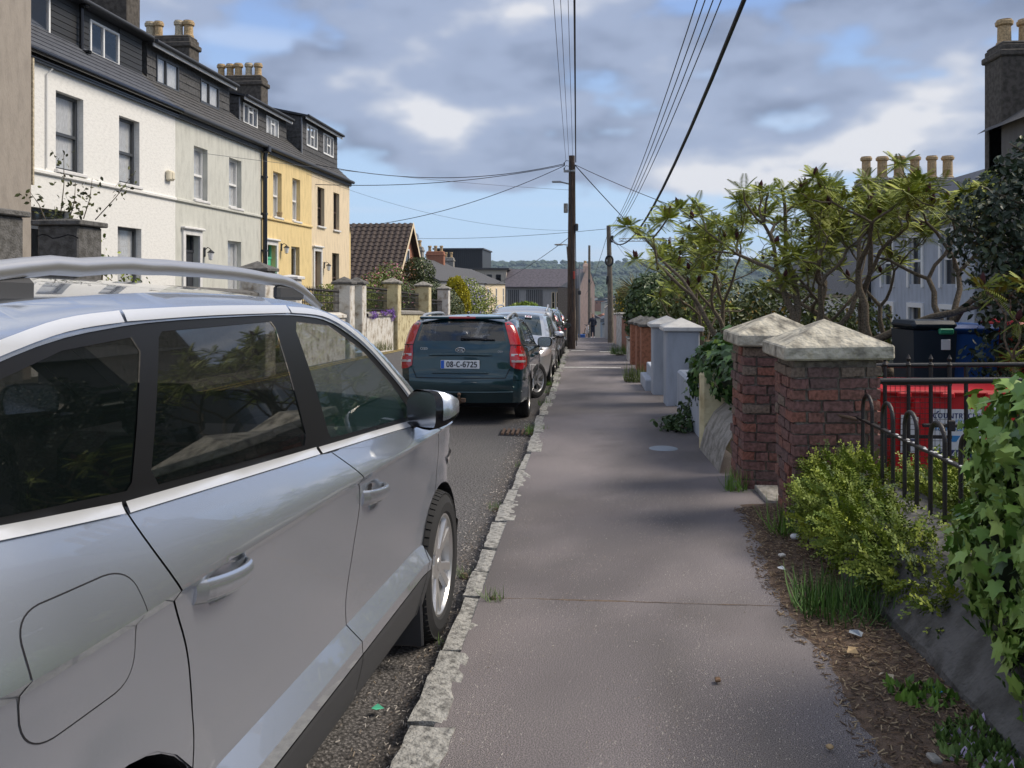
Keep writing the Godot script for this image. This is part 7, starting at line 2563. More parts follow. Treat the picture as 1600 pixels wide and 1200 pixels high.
func build_plants() -> void:
	var green := tints(Color(0.12, 0.18, 0.018), Color(0.30, 0.35, 0.035), 24, [Color(0.04, 0.08, 0.012), Color(0.05, 0.09, 0.012), Color(0.07, 0.11, 0.012)])
	# golden small leaved hedge sprawling through the railing
	var o := thing("golden_hedge", "yellow green small leaved hedge sprawling through the hoop railing", "hedge", P(1.90, -0.02, 4.85))
	var bl := []
	for a in [[-0.16, 0.24, -0.95, 0.30, 0.2, 0.3], [0.30, 0.26, -0.55, 0.30, 0.22, 0.40], [0.36, 0.24, 0.05, 0.34, 0.24, 0.42], [0.36, 0.26, 0.55, 0.34, 0.22, 0.42], [-0.32, 0.22, -0.45, 0.27, 0.17, 0.4], [-0.30, 0.20, 0.05, 0.28, 0.15, 0.4], [-0.24, 0.20, 0.5, 0.26, 0.14, 0.34], [0.80, 0.30, -0.2, 0.45, 0.26, 0.7], [0.3, 0.24, 1.05, 0.3, 0.2, 0.4], [-0.2, 0.18, 0.95, 0.2, 0.11, 0.25], [-0.02, 0.14, 0.2, 0.22, 0.12, 0.9]]:
		bl.append([Vector3(a[0], a[1], a[2]), Vector3(a[3], a[4], a[5])])
	var tf := cloud(bl, 9500, 0.07, 0.15, 0.9, 0.3)
	for i in tf.size():   # shoots reach out sideways and up
		var t: Transform3D = tf[i]
		var dir := t.basis.z.normalized() + Vector3(-0.3, 0.25, 0.1)
		var y := dir.normalized()
		var z := y.cross(rdir()).normalized()
		if z.y < 0:
			z = -z
		tf[i] = Transform3D(Basis(y.cross(z), y, z).scaled(Vector3.ONE * t.basis.get_scale().x), t.origin)
	multi(leaf_mesh("sprig"), tf, green, "foliage", M.leaf_matt, o)
	var st := MB.new()
	for k in 40:
		var b: Array = bl[rng.randi() % bl.size()]
		var p: Vector3 = b[0] + rdir() * b[1] * 0.8
		st.tube([Vector3(0.05, 0.15, p.z * 0.8), Vector3(p.x * 0.5, p.y * 0.8, p.z * 0.9), p], [0.012, 0.008, 0.004], 5)
	part(st, "stem", M.bark, o)
	# ivy heap at the right edge
	var iv := tints(Color(0.09, 0.19, 0.03), Color(0.22, 0.34, 0.06), 22, [Color(0.32, 0.44, 0.10), Color(0.28, 0.40, 0.09), Color(0.03, 0.08, 0.015), Color(0.26, 0.38, 0.08)])
	ivy("bright broad leaved ivy cascading at the right edge of the picture", P(1.84, 0.0, 3.05), [[Vector3(0.02, 0.92, -0.20), Vector3(0.42, 0.36, 0.52)], [Vector3(-0.08, 0.55, -0.25), Vector3(0.36, 0.42, 0.45)], [Vector3(-0.05, 0.62, 0.45), Vector3(0.42, 0.6, 0.7)], [Vector3(-0.12, 0.32, 0.1), Vector3(0.3, 0.3, 0.4)], [Vector3(0.35, 0.8, -0.1), Vector3(0.5, 0.45, 0.7)]], 9500, 0.032, 0.088, iv, 300)
	# sumacs
	sumac("sumac tree with crooked bare limbs and dark red seed heads behind the brick pillars", P(2.85, -0.3, 11.2), 27, [[Vector3(0, 0.2, 0), Vector3(-0.65, 1, 0.1), 1.15, 0.085], [Vector3(0.1, 0.2, 0.1), Vector3(0.6, 1, -0.1), 1.15, 0.09], [Vector3(0.05, 0.2, -0.2), Vector3(0.05, 1, -0.5), 1.0, 0.07], [Vector3(-0.1, 0.3, 0.1), Vector3(-1.1, 0.8, -0.2), 1.1, 0.07]], 5, 1.0, func(p: Vector3) -> bool: return p.y < 3.15 - 0.14 * absf(p.x) and p.y > 1.1 and absf(p.x) < 2.1 and p.z < 1.1 and p.z > -1.8, 300)
	sumac("sumac tree with spreading bare limbs in front of the blue grey house", P(4.3, -0.3, 11.6), 33, [[Vector3(0, 0.2, 0), Vector3(-0.5, 1, 0.1), 1.1, 0.08], [Vector3(0.1, 0.2, 0.1), Vector3(0.55, 1, 0.0), 1.1, 0.075], [Vector3(0, 0.2, -0.2), Vector3(-0.1, 1, -0.5), 1.0, 0.07]], 5, 1.0, func(p: Vector3) -> bool: return p.y < 3.15 - 0.12 * absf(p.x) and p.y > 1.1 and absf(p.x) < 1.7 and absf(p.z) < 1.5, 250)
	sumac("lower sumac tree leaning over the blue grey pillars", P(2.9, -0.5, 14.5), 8, [[Vector3(0, 0, 0), Vector3(-0.45, 1, 0.1), 1.1, 0.075], [Vector3(0.3, 0, 0.2), Vector3(0.3, 1, 0.2), 1.1, 0.075], [Vector3(-0.2, 0, 0.0), Vector3(-1.0, 0.9, -0.2), 1.1, 0.065]], 5, 1.05, func(p: Vector3) -> bool: return p.y < 3.3 - 0.45 * maxf(0.0, -p.x) and p.y > 0.7 and p.x > -2.3 and p.x < 1.8 and absf(p.z) < 1.8, 200)
	sumac("small sumac with yellow green fronds below the dark evergreen", P(4.2, -0.3, 8.6), 5, [[Vector3(0, 0, 0), Vector3(-0.3, 1, 0.2), 0.7, 0.035], [Vector3(0.1, 0, 0), Vector3(0.5, 1, 0.3), 0.7, 0.035]], 3, 1.0, func(p: Vector3) -> bool: return p.y < 2.0, 80)
	# dark evergreen at the right edge
	o = thing("evergreen_tree", "dense dark evergreen tree filling the right edge below the chimney", "tree", P(4.75, -0.3, 9.3))
	var eb := []
	for a in [[0.0, 2.35, 0.0, 0.95, 0.9, 0.8], [0.65, 2.75, 0.0, 0.75, 0.8, 0.8], [-0.55, 2.5, 0.1, 0.45, 0.55, 0.5], [0.2, 1.7, 0.1, 1.0, 0.8, 0.8], [1.1, 2.4, 0.2, 0.9, 1.4, 0.9], [1.15, 3.2, 0.0, 0.5, 0.6, 0.6], [-0.2, 3.0, 0.0, 0.3, 0.42, 0.4], [-0.1, 1.1, 0.0, 0.7, 0.6, 0.6], [1.3, 1.2, 0.0, 0.9, 0.8, 0.8]]:
		eb.append([Vector3(a[0], a[1], a[2]), Vector3(a[3], a[4], a[5])])
	multi(leaf_mesh("oval"), cloud(eb, 15000, 0.055, 0.10, 0.9, 0.42), tints(Color(0.012, 0.026, 0.014), Color(0.035, 0.06, 0.028), 30, [Color(0.09, 0.10, 0.02), Color(0.06, 0.085, 0.03)]), "crown", M.leaf, o)
	st = MB.new()
	st.tube([Vector3(0.2, 0, 0), Vector3(0.25, 0.8, 0), Vector3(0.15, 1.8, 0), Vector3(0.4, 3.2, 0)], [0.13, 0.1, 0.08, 0.03], 8)
	for k in 60:
		var b: Array = eb[rng.randi() % eb.size()]
		var p: Vector3 = b[0] + rdir() * b[1] * 0.95
		st.tube([Vector3(0.2, clampf(p.y - 0.7, 0.4, 3.0), 0), Vector3(0.2, p.y - 0.35, 0).lerp(p, 0.5), p], [0.03, 0.018, 0.005], 5)
	part(st, "trunk", M.bark, o)
	# tall hedge and bushes along the lower footpath
	var dk := tints(Color(0.022, 0.05, 0.012), Color(0.06, 0.11, 0.02), 20, [Color(0.12, 0.16, 0.03)])
	bush("tall_hedge", "tall dark ivy covered hedge beyond the brick pillars", "hedge", P(2.05, gy(26.5), 26.6), [[Vector3(0, 1.3, 0), Vector3(0.75, 1.35, 1.8)], [Vector3(-0.25, 1.6, 1.0), Vector3(0.55, 0.95, 0.8)], [Vector3(0.6, 1.9, -0.5), Vector3(0.9, 0.8, 1.6)], [Vector3(-0.2, 0.9, 1.2), Vector3(0.5, 0.8, 0.7)]], "oval", 9000, 0.10, 0.18, dk, "", 0.7, 0.15)
	bush("garden_shrub", "loose olive green shrub between the tall hedge and the sumac", "shrub", P(3.4, gy(20.0), 21.0), [[Vector3(0, 1.2, 0), Vector3(1.3, 1.1, 1.4)], [Vector3(-0.9, 1.5, 0.3), Vector3(0.7, 0.8, 0.8)], [Vector3(1.2, 1.4, 0.2), Vector3(1.0, 0.9, 1.0)], [Vector3(2.6, 1.0, 0.5), Vector3(1.3, 0.9, 1.0)]], "oval", 9000, 0.08, 0.15, tints(Color(0.05, 0.075, 0.015), Color(0.12, 0.14, 0.03), 20, [Color(0.35, 0.22, 0.03)]), "", 0.9, 0.3)
	bush("garden_shrub", "dark shrub bank behind the sumac trunks", "shrub", P(4.6, gy(15.0) - 0.3, 16.0), [[Vector3(0, 0.3, 0), Vector3(1.6, 0.55, 1.0)], [Vector3(-1.8, 0.3, 0.3), Vector3(1.0, 0.6, 0.8)], [Vector3(2.2, 0.1, 0.3), Vector3(1.2, 0.5, 0.8)]], "oval", 5000, 0.07, 0.13, dk, "", 0.9, 0.3)
	bush("wispy_sapling", "thin wispy sapling rising against the sky left of the sumac", "shrub", P(2.3, gy(18.0), 18.0), [[Vector3(0, 2.2, 0), Vector3(0.14, 0.75, 0.14)], [Vector3(0.15, 1.5, 0), Vector3(0.35, 0.5, 0.3)]], "oval", 420, 0.06, 0.11, green, "", 0.9, 0.6)
	# palm like cordyline
	o = thing("cordyline", "spiky cordyline head above the tall hedge", "tree", P(2.1, gy(32.0), 33.0))
	tf = []
	for k in 150:
		var d := rdir()
		if d.y < -0.5:
			d.y = -d.y
		var z := d.cross(rdir()).normalized()
		tf.append(Transform3D(Basis(d.cross(z), d, z).scaled(Vector3(1.1, 0.85, 1.0)), Vector3(0, 2.2, 0)))
	multi(leaf_mesh("blade"), tf, tints(Color(0.16, 0.15, 0.05), Color(0.24, 0.2, 0.08), 8), "crown", M.leaf_matt, o)
	st = MB.new()
	st.tube([Vector3(0, -0.2, 0), Vector3(0, 2.2, 0)], [0.09, 0.07], 7)
	part(st, "trunk", M.bark, o)
	bush("yellow_bush", "yellow flowered bush beside the moss stained pole", "shrub", P(2.4, gy(44.0), 46.0), [[Vector3(0, 1.7, 0), Vector3(0.8, 1.1, 1.0)], [Vector3(-0.3, 2.4, 0.3), Vector3(0.4, 0.5, 0.5)]], "oval", 2500, 0.1, 0.18, tints(Color(0.05, 0.08, 0.01), Color(0.11, 0.14, 0.02), 10, [Color(0.6, 0.42, 0.02), Color(0.6, 0.45, 0.03)]))
	# left gardens
	var topi := tints(Color(0.03, 0.05, 0.014), Color(0.075, 0.10, 0.025), 20)
	o = bush("topiary_hedge", "large dark clipped hedge with a round ball on top", "hedge", P(-8.1, gy(43.5) + 0.3, 43.0), [[Vector3(0, 1.3, 0), Vector3(1.6, 1.75, 2.0)], [Vector3(0.9, 1.0, -1.5), Vector3(1.1, 1.5, 1.6)], [Vector3(-0.1, 3.3, 0.0), Vector3(0.82, 0.75, 0.8)]], "oval", 15000, 0.10, 0.16, topi, "", 0.5, 0.06)
	bush("rose_bush", "pink flowering rose bush spilling over the wall before the brick house", "shrub", P(-8.0, gy(33.0) + 0.3, 34.0), [[Vector3(0, 1.8, 0), Vector3(1.2, 1.0, 2.0)], [Vector3(0.2, 2.5, -0.6), Vector3(0.7, 0.7, 1.0)], [Vector3(0.4, 1.3, 1.2), Vector3(0.8, 0.9, 1.2)]], "oval", 6500, 0.07, 0.13, tints(Color(0.05, 0.09, 0.015), Color(0.15, 0.20, 0.03), 18, [Color(0.55, 0.22, 0.28), Color(0.6, 0.3, 0.34), Color(0.5, 0.18, 0.24)]), "", 0.9, 0.4)
	bush("green_bush", "bright green bush behind the white pillars", "shrub", P(-8.3, gy(29.0) + 0.3, 29.5), [[Vector3(0, 1.5, 0), Vector3(1.1, 0.7, 2.2)], [Vector3(0.1, 1.7, -1.4), Vector3(0.8, 0.6, 1.0)]], "oval", 5000, 0.07, 0.12, tints(Color(0.12, 0.18, 0.02), Color(0.24, 0.30, 0.04), 14), "", 0.8, 0.3)
	bush("yellow_conifer", "bright yellow upright conifer past the clipped hedge", "shrub", P(-7.6, gy(52.0), 51.5), [[Vector3(0, 1.9, 0), Vector3(0.85, 1.9, 0.9)]], "clump", 3000, 0.12, 0.2, tints(Color(0.38, 0.34, 0.01), Color(0.5, 0.45, 0.02), 12), "", 0.5, 0.08)
	bush("green_bush", "lime green bush beyond the yellow conifer", "shrub", P(-7.6, gy(58.0), 58.0), [[Vector3(0, 2.2, 0), Vector3(1.1, 2.0, 1.6)], [Vector3(0.4, 1.8, -3.5), Vector3(1.2, 1.8, 2.0)]], "oval", 5000, 0.12, 0.2, tints(Color(0.10, 0.14, 0.015), Color(0.22, 0.26, 0.03), 14, [Color(0.3, 0.25, 0.5), Color(0.4, 0.36, 0.6)]), "", 0.8, 0.25)
	bush("green_bush", "low lime green bush at the foot of the long hall", "shrub", P(-5.6, gy(84.0), 84.0), [[Vector3(0, 2.0, 0), Vector3(2.2, 1.5, 2.0)], [Vector3(2.6, 1.6, 0.5), Vector3(1.2, 1.3, 1.2)]], "clump", 3000, 0.25, 0.45, tints(Color(0.14, 0.22, 0.015), Color(0.26, 0.34, 0.03), 14), "", 0.8, 0.25)
	bush("garden_palm", "grey green palm bush below the brick gable", "shrub", P(-8.3, gy(39.0) + 0.3, 38.6), [[Vector3(0, 1.9, 0), Vector3(0.9, 0.9, 0.9)]], "blade", 900, 0.5, 0.8, tints(Color(0.06, 0.08, 0.04), Color(0.12, 0.13, 0.07), 10), "", 0.4, 0.8)
	# trailing purple flowers on the white wall
	o = thing("trailing_flowers", "purple trailing flowers along the top of the flaking white wall", "flowers", P(-6.74, gy(28.6) + 1.42, 28.6))
	tf = cloud([[Vector3(0, 0, -1.3), Vector3(0.12, 0.12, 0.5)], [Vector3(0.02, -0.02, -0.2), Vector3(0.12, 0.1, 0.4)], [Vector3(0.02, -0.02, 1.2), Vector3(0.12, 0.13, 0.5)], [Vector3(0.04, -0.1, -1.6), Vector3(0.1, 0.25, 0.2)]], 1500, 0.03, 0.06, 0.8, 0.4)
	multi(leaf_mesh("oval"), tf, [Color(0.22, 0.09, 0.50), Color(0.28, 0.12, 0.55), Color(0.18, 0.07, 0.42), Color(0.25, 0.12, 0.5), Color(0.06, 0.09, 0.02)], "petals", M.leaf_matt, o, true)
	st = MB.new()
	st.tube([Vector3(0, -0.05, 1.6), Vector3(0.05, 0, 0), Vector3(0, -0.05, -1.8)], [0.02], 5)
	part(st, "stem", M.bark, o)
	# saplings on the cement pillar
	o = thing("pillar_weeds", "thin weeds growing out of the dark cement pillar cap", "weed", P(-7.05, gy(11.4) + 2.78, 11.4))
	st = MB.new()
	tf = []
	for a in [[-0.15, 0.0, 0.95, -0.05], [0.25, 0.1, 0.55, 0.3], [0.3, -0.1, 0.62, 0.75], [0.05, 0.1, 0.5, 0.12], [-0.3, 0.1, 0.4, -0.45]]:
		var b0 := Vector3(a[0], 0, a[1])
		var t0 := Vector3(a[3] + a[0] * 0.3, a[2], a[1])
		st.tube([b0, b0.lerp(t0, 0.5) + Vector3(0.03, 0, 0), t0], [0.008, 0.006, 0.003], 5)
		for k in 26:
			var f := pow(rng.randf(), 0.6)
			var p := b0.lerp(t0, f) + rdir() * 0.10 * (0.4 + f)
			tf.append(Transform3D(facing(rdir(), rng.randf() * TAU).scaled(Vector3.ONE * rng.randf_range(0.05, 0.09)), p))
	for k in 60:
		tf.append(Transform3D(facing(rdir(), rng.randf() * TAU).scaled(Vector3.ONE * rng.randf_range(0.05, 0.1)), Vector3(0.0, 0.08, 0.1) + rdir() * Vector3(0.2, 0.1, 0.15)))
	multi(leaf_mesh("oval"), tf, tints(Color(0.04, 0.05, 0.02), Color(0.13, 0.14, 0.03), 8), "leaves", M.leaf_matt, o)
	part(st, "stem", M.bark, o)
	bush("garden_shrub", "straggly yellow green shrub in front of the white house", "shrub", P(-8.0, gy(14.0) + 0.4, 13.7), [[Vector3(0, 1.8, 0), Vector3(0.35, 0.6, 0.35)], [Vector3(-0.1, 1.5, 0.5), Vector3(0.3, 0.5, 0.3)], [Vector3(0.1, 1.5, -0.8), Vector3(0.35, 0.4, 0.4)]], "oval", 420, 0.05, 0.1, green, "", 0.9, 0.6)
	# weeds along the kerb and walls
	var gr := tints(Color(0.06, 0.13, 0.015), Color(0.14, 0.26, 0.03), 12)
	var wl := ["tiny grass tuft in the kerb joint level with the silver SUV wheel", "grass tuft beside the split kerb stone", "small green weed against the road side of the kerb", "grass tuft where the path joint meets the kerb", "grass tuft at the kerb near the drain grating", "grass clump at the kerb behind the teal estate car"]
	var i := 0
	for a in [[3.9, -0.62, 0.06, 0.07, 30], [4.35, -0.45, 0.055, 0.075, 60], [4.95, -0.68, 0.07, 0.06, 40], [6.6, -0.66, 0.07, 0.07, 60], [8.4, -0.60, 0.07, 0.07, 50], [10.6, -0.56, 0.16, 0.13, 160]]:
		tuft(P(a[1], gy(a[0]) + (0.09 if a[1] > -0.5 else 0.02), a[0]), a[2], a[3], a[4], gr, wl[i])
		i += 1
	for a in [[13.5, 0.12, "between the wheels of the teal estate car"], [15.5, 0.14, "by the front wheel of the teal estate car"], [17.0, 0.16, "at the nose of the car with the letter N"], [18.8, 0.12, "below the doors of the car with the letter N"], [20.5, 0.15, "at the tail of the car with the letter N"], [23.0, 0.15, "beside the pale silver SUV"], [26.0, 0.18, "beyond the pale silver SUV"]]:
		tuft(P(-0.58, gy(a[0]) + 0.05, a[0]), a[1], 0.12, 70, gr, "kerbside grass " + a[2])
	tuft(P(1.28, gy(4.25) + 0.09, 4.3), 0.26, 0.20, 520, tints(Color(0.045, 0.11, 0.02), Color(0.10, 0.20, 0.035), 10), "dark green grass clump at the foot of the concrete plinth")
	tuft(P(1.36, gy(5.7) + 0.09, 5.75), 0.15, 0.24, 130, tints(Color(0.07, 0.15, 0.02), Color(0.16, 0.27, 0.04), 10), "leafy grass clump at the corner of the nearer brick pillar")
	tuft(P(1.24, gy(7.2) + 0.09, 7.15), 0.10, 0.2, 90, gr, "weeds at the foot of the farther brick pillar")
	tuft(P(1.12, gy(17.2) + 0.09, 17.6), 0.3, 0.35, 260, tints(Color(0.07, 0.11, 0.02), Color(0.16, 0.2, 0.05), 10), "long grass growing by the painted steps")
	tuft(P(1.2, gy(27) + 0.09, 28.0), 0.3, 0.35, 200, gr, "long grass below the tall hedge")
	tuft(P(-6.75, gy(29) + 0.25, 28.0), 0.5, 0.35, 300, tints(Color(0.10, 0.12, 0.02), Color(0.2, 0.2, 0.05), 10), "rough grass along the foot of the flaking white wall")
	tuft(P(-6.65, gy(33) + 0.25, 32.5), 0.4, 0.25, 200, gr, "rough grass at the foot of the cream wall")
	tuft(P(1.28, gy(3.3) + 0.1, 3.35), 0.13, 0.055, 130, gr, "flat dark weed rosette on the soil", "oval")
	tuft(P(1.42, gy(2.8) + 0.1, 2.95), 0.24, 0.042, 1300, tints(Color(0.05, 0.11, 0.02), Color(0.12, 0.2, 0.04), 10, [Color(0.5, 0.42, 0.6)]), "creeping small leaved weed with lilac flowers in the right corner", "oval")
	# low dark plant spilling on the path beyond the brick pillars
	bush("path_weed", "low dark leafy plant spilling onto the footpath past the rounded wall", "plant", P(1.12, gy(10.6) + 0.09, 10.6), [[Vector3(0.05, 0.08, 0), Vector3(0.34, 0.10, 0.35)], [Vector3(0.25, 0.2, -0.3), Vector3(0.2, 0.2, 0.3)]], "oval", 420, 0.06, 0.11, tints(Color(0.025, 0.055, 0.02), Color(0.06, 0.10, 0.03), 10), "", 1.0, 0.5)

func build_soil() -> void:
	# strip of leaf mould between the path and the plinth
	var mb := MB.new()
	var ds := steps(1.6, 6.6, 0.07)
	var n := 9
	var edge := func(d: float) -> float: return 0.98 + 0.06 * coarse.get_noise_2d(d * 2.2, 3.0) + 0.035 * coarse.get_noise_2d(d * 8.0, 1.0) + 0.12 * smoothstep(5.0, 6.5, d) - 0.02 * (3.0 - d)
	var pt := func(i: int, j: int) -> Vector3:
		var d: float = ds[j]
		var x := lerpf(edge.call(d), 1.47, float(i) / n)
		var u := float(i) / n
		return P(x, gy(d) + 0.088 + 0.022 * sqrt(u) + 0.010 * coarse.get_noise_2d(x * 12.0, d * 12.0) * minf(u * 6.0, 1.0), d)
	for j in ds.size() - 1:
		for i in n:
			mb.col = Color(0.75, 0.7, 0.66).lerp(Color(1.1, 1.0, 0.9), 0.5 + 0.5 * coarse.get_noise_2d(i * 2.0, j * 0.7))
			mb.quad(pt.call(i, j), pt.call(i + 1, j), pt.call(i + 1, j + 1), pt.call(i, j + 1), Vector3.UP)
	struct(mb, "soil_strip", M.soil)
	var tf := []
	for k in 9000:
		var d := rng.randf_range(1.8, 6.5)
		var e: float = edge.call(d)
		var x := e - 0.05 + (1.5 - e) * pow(rng.randf(), 0.8)
		var b := Basis(Vector3.UP, rng.randf() * TAU) * Basis(Vector3(0, 0, 1), rng.randf_range(-0.3, 0.3))
		tf.append(Transform3D(b.scaled(Vector3.ONE * rng.randf_range(0.006, 0.030)), P(x, gy(d) + 0.095 + 0.022 * sqrt(clampf((x - e) / 0.45, 0, 1)), d)))
	var lt := multi(leaf_mesh("chip"), tf, [Color(0.16, 0.10, 0.06), Color(0.24, 0.17, 0.10), Color(0.10, 0.065, 0.045), Color(0.34, 0.26, 0.16), Color(0.13, 0.08, 0.05), Color(0.08, 0.055, 0.04)], numbered("leaf_litter"), M.dry, self, true)
	lt.set_meta("label", "brown twigs and bark litter on the soil strip")
	lt.set_meta("category", "litter")
	# scattered grit on the path and in the gutter
	tf = []
	for k in 900:
		var d := rng.randf_range(2.2, 12.0)
		var x := rng.randf_range(-0.45, 1.1)
		tf.append(Transform3D(Basis(Vector3.UP, rng.randf() * TAU).scaled(Vector3(1, 3, 3) * rng.randf_range(0.002, 0.006)), P(x, gy(d) + 0.094, d)))
	for k in 1600:
		var d := rng.randf_range(2.2, 12.0)
		var x := kerb_x(d) - 0.09 - absf(rng.randfn()) * 0.12
		tf.append(Transform3D(Basis(Vector3.UP, rng.randf() * TAU).scaled(Vector3(1, 2, 2) * rng.randf_range(0.004, 0.016)), P(x, gy(d) + 0.018, d)))
	for k in 34000:   # exposed aggregate in the worn surface
		var d := 2.2 + 9.0 * pow(rng.randf(), 1.5)
		var x := rng.randf_range(-0.46, 1.05)
		if coarse.get_noise_2d(x * 2.4 + 90.0, d * 1.6) + 0.25 * rng.randfn() < -0.02:
			continue
		tf.append(Transform3D(Basis(Vector3.UP, rng.randf() * TAU).scaled(Vector3(1.6, 1.2, 5) * rng.randf_range(0.0011, 0.0034)), P(x, gy(d) + 0.0905 + 0.004 * coarse.get_noise_2d(x * 1.5, d), d)))
	lt = multi(leaf_mesh("chip"), tf, [Color(0.20, 0.16, 0.12), Color(0.42, 0.38, 0.33), Color(0.12, 0.09, 0.07), Color(0.30, 0.24, 0.18), Color(0.52, 0.48, 0.44), Color(0.45, 0.40, 0.36), Color(0.58, 0.54, 0.48)], numbered("grit"), M.dry, self, true)
	lt.set_meta("label", "fine grit and crumbs along the kerb and path")
	lt.set_meta("category", "grit")
	# single pieces of litter
	var items := [[1.21, 3.95, "grey_render", 0.032, "grey blue paper scrap below the grass clump", 0], [1.33, 3.38, "litter_blue", 0.026, "bright blue paper scrap by the plinth foot", 0], [1.12, 2.86, "concrete", 0.034, "grey stone chip at the soil edge", 1], [1.10, 4.9, "litter_white", 0.022, "small white scrap on the soil strip", 0], [1.33, 5.55, "litter_white", 0.032, "crumpled white tissue beside the leafy grass clump", 2], [1.16, 5.15, "old_white", 0.03, "pale plaster fragment at the soil edge", 1], [0.53, 3.45, "timber", 0.022, "brown twig end lying on the path", 1], [1.14, 3.75, "clay_pot", 0.035, "dry orange leaf on the soil strip", 0], [1.19, 3.5, "clay_pale", 0.03, "dry yellow leaf on the soil strip", 0], [-0.78, 3.25, "mint_paint", 0.022, "pale green paper scrap in the gutter", 0], [1.15, 2.45, "line_yellow", 0.045, "yellow dry leaf in the right corner", 0], [0.82, 2.95, "clay_pot", 0.014, "tiny orange berry on the path", 2]]
	for a in items:
		var m := MB.new()
		var base := P(a[0], gy(a[1]) + (0.10 if a[0] > -0.5 else 0.03) + (0.02 if a[0] > 1.0 else 0.0), a[1])
		var s: float = a[3]
		if a[5] == 0:
			var tb := Basis(Vector3.UP, a[1] * 7.0)
			m.quad(base + tb * Vector3(-s, 0.0, -s * 0.6), base + tb * Vector3(s * 0.7, 0.006, -s * 0.7), base + tb * Vector3(s, 0.004, s * 0.5), base + tb * Vector3(-s * 0.2, 0.016, s * 0.3), Vector3.UP)
			m.tri(base + tb * Vector3(-s, 0.0, -s * 0.6), base + tb * Vector3(-s * 0.2, 0.016, s * 0.3), base + tb * Vector3(-s * 0.8, 0.004, s * 0.7), Vector3.UP)
		elif a[5] == 1:
			m.cbox(base + Vector3(0, s * 0.2, 0), Vector3(s * 1.4, s * 0.5, s), s * 0.15, Basis(Vector3.UP, a[1] * 5.0) * Basis(Vector3.RIGHT, 0.15))
		else:
			m.sphere(base + Vector3(0, s * 0.4, 0), Vector3(s, s * 0.6, s * 0.8), 7, 5)
		one(m, "litter_scrap", M[a[2]], a[4], "litter", "scraps on the ground")
	# covers
	var cv := thing("access_cover", "round blue grey metal cover set in the footpath", "cover", P(0.85, gy(9.2) + 0.092, 9.2))
	var m2 := MB.new()
	m2.lathe([Vector2(0, 0.006), Vector2(0.13, 0.006), Vector2(0.15, 0.0), Vector2(0.15, -0.02)], 24)
	part(m2, "lid", M.grey_render, cv)
	cv = thing("drain_grating", "iron drain grating in the gutter behind the teal estate car", "grating", P(-0.80, gy(10.7) + 0.03, 10.7))
	for k in 7:
		m2 = MB.new()
		m2.cbox(Vector3(-0.18 + 0.06 * k, 0.0, 0), Vector3(0.03, 0.03, 0.36), 0.004)
		part(m2, "grate_bar", M.rust, cv)
	m2 = MB.new()
	m2.cbox(Vector3(0, -0.02, 0), Vector3(0.46, 0.02, 0.42), 0.004)
	part(m2, "grate_bed", M.seam, cv)

func cable(a: Vector3, b: Vector3, sag: float, r: float, label: String, m: Material, group := "overhead cables") -> void:
	var mb := MB.new()
	var pts := []
	for k in 21:
		var t := k / 20.0
		pts.append(a.lerp(b, t) - Vector3(0, sag * 4.0 * t * (1.0 - t), 0))
	mb.tube(pts, [r], 5)
	one(mb, "overhead_cable", m, label, "cable", group)

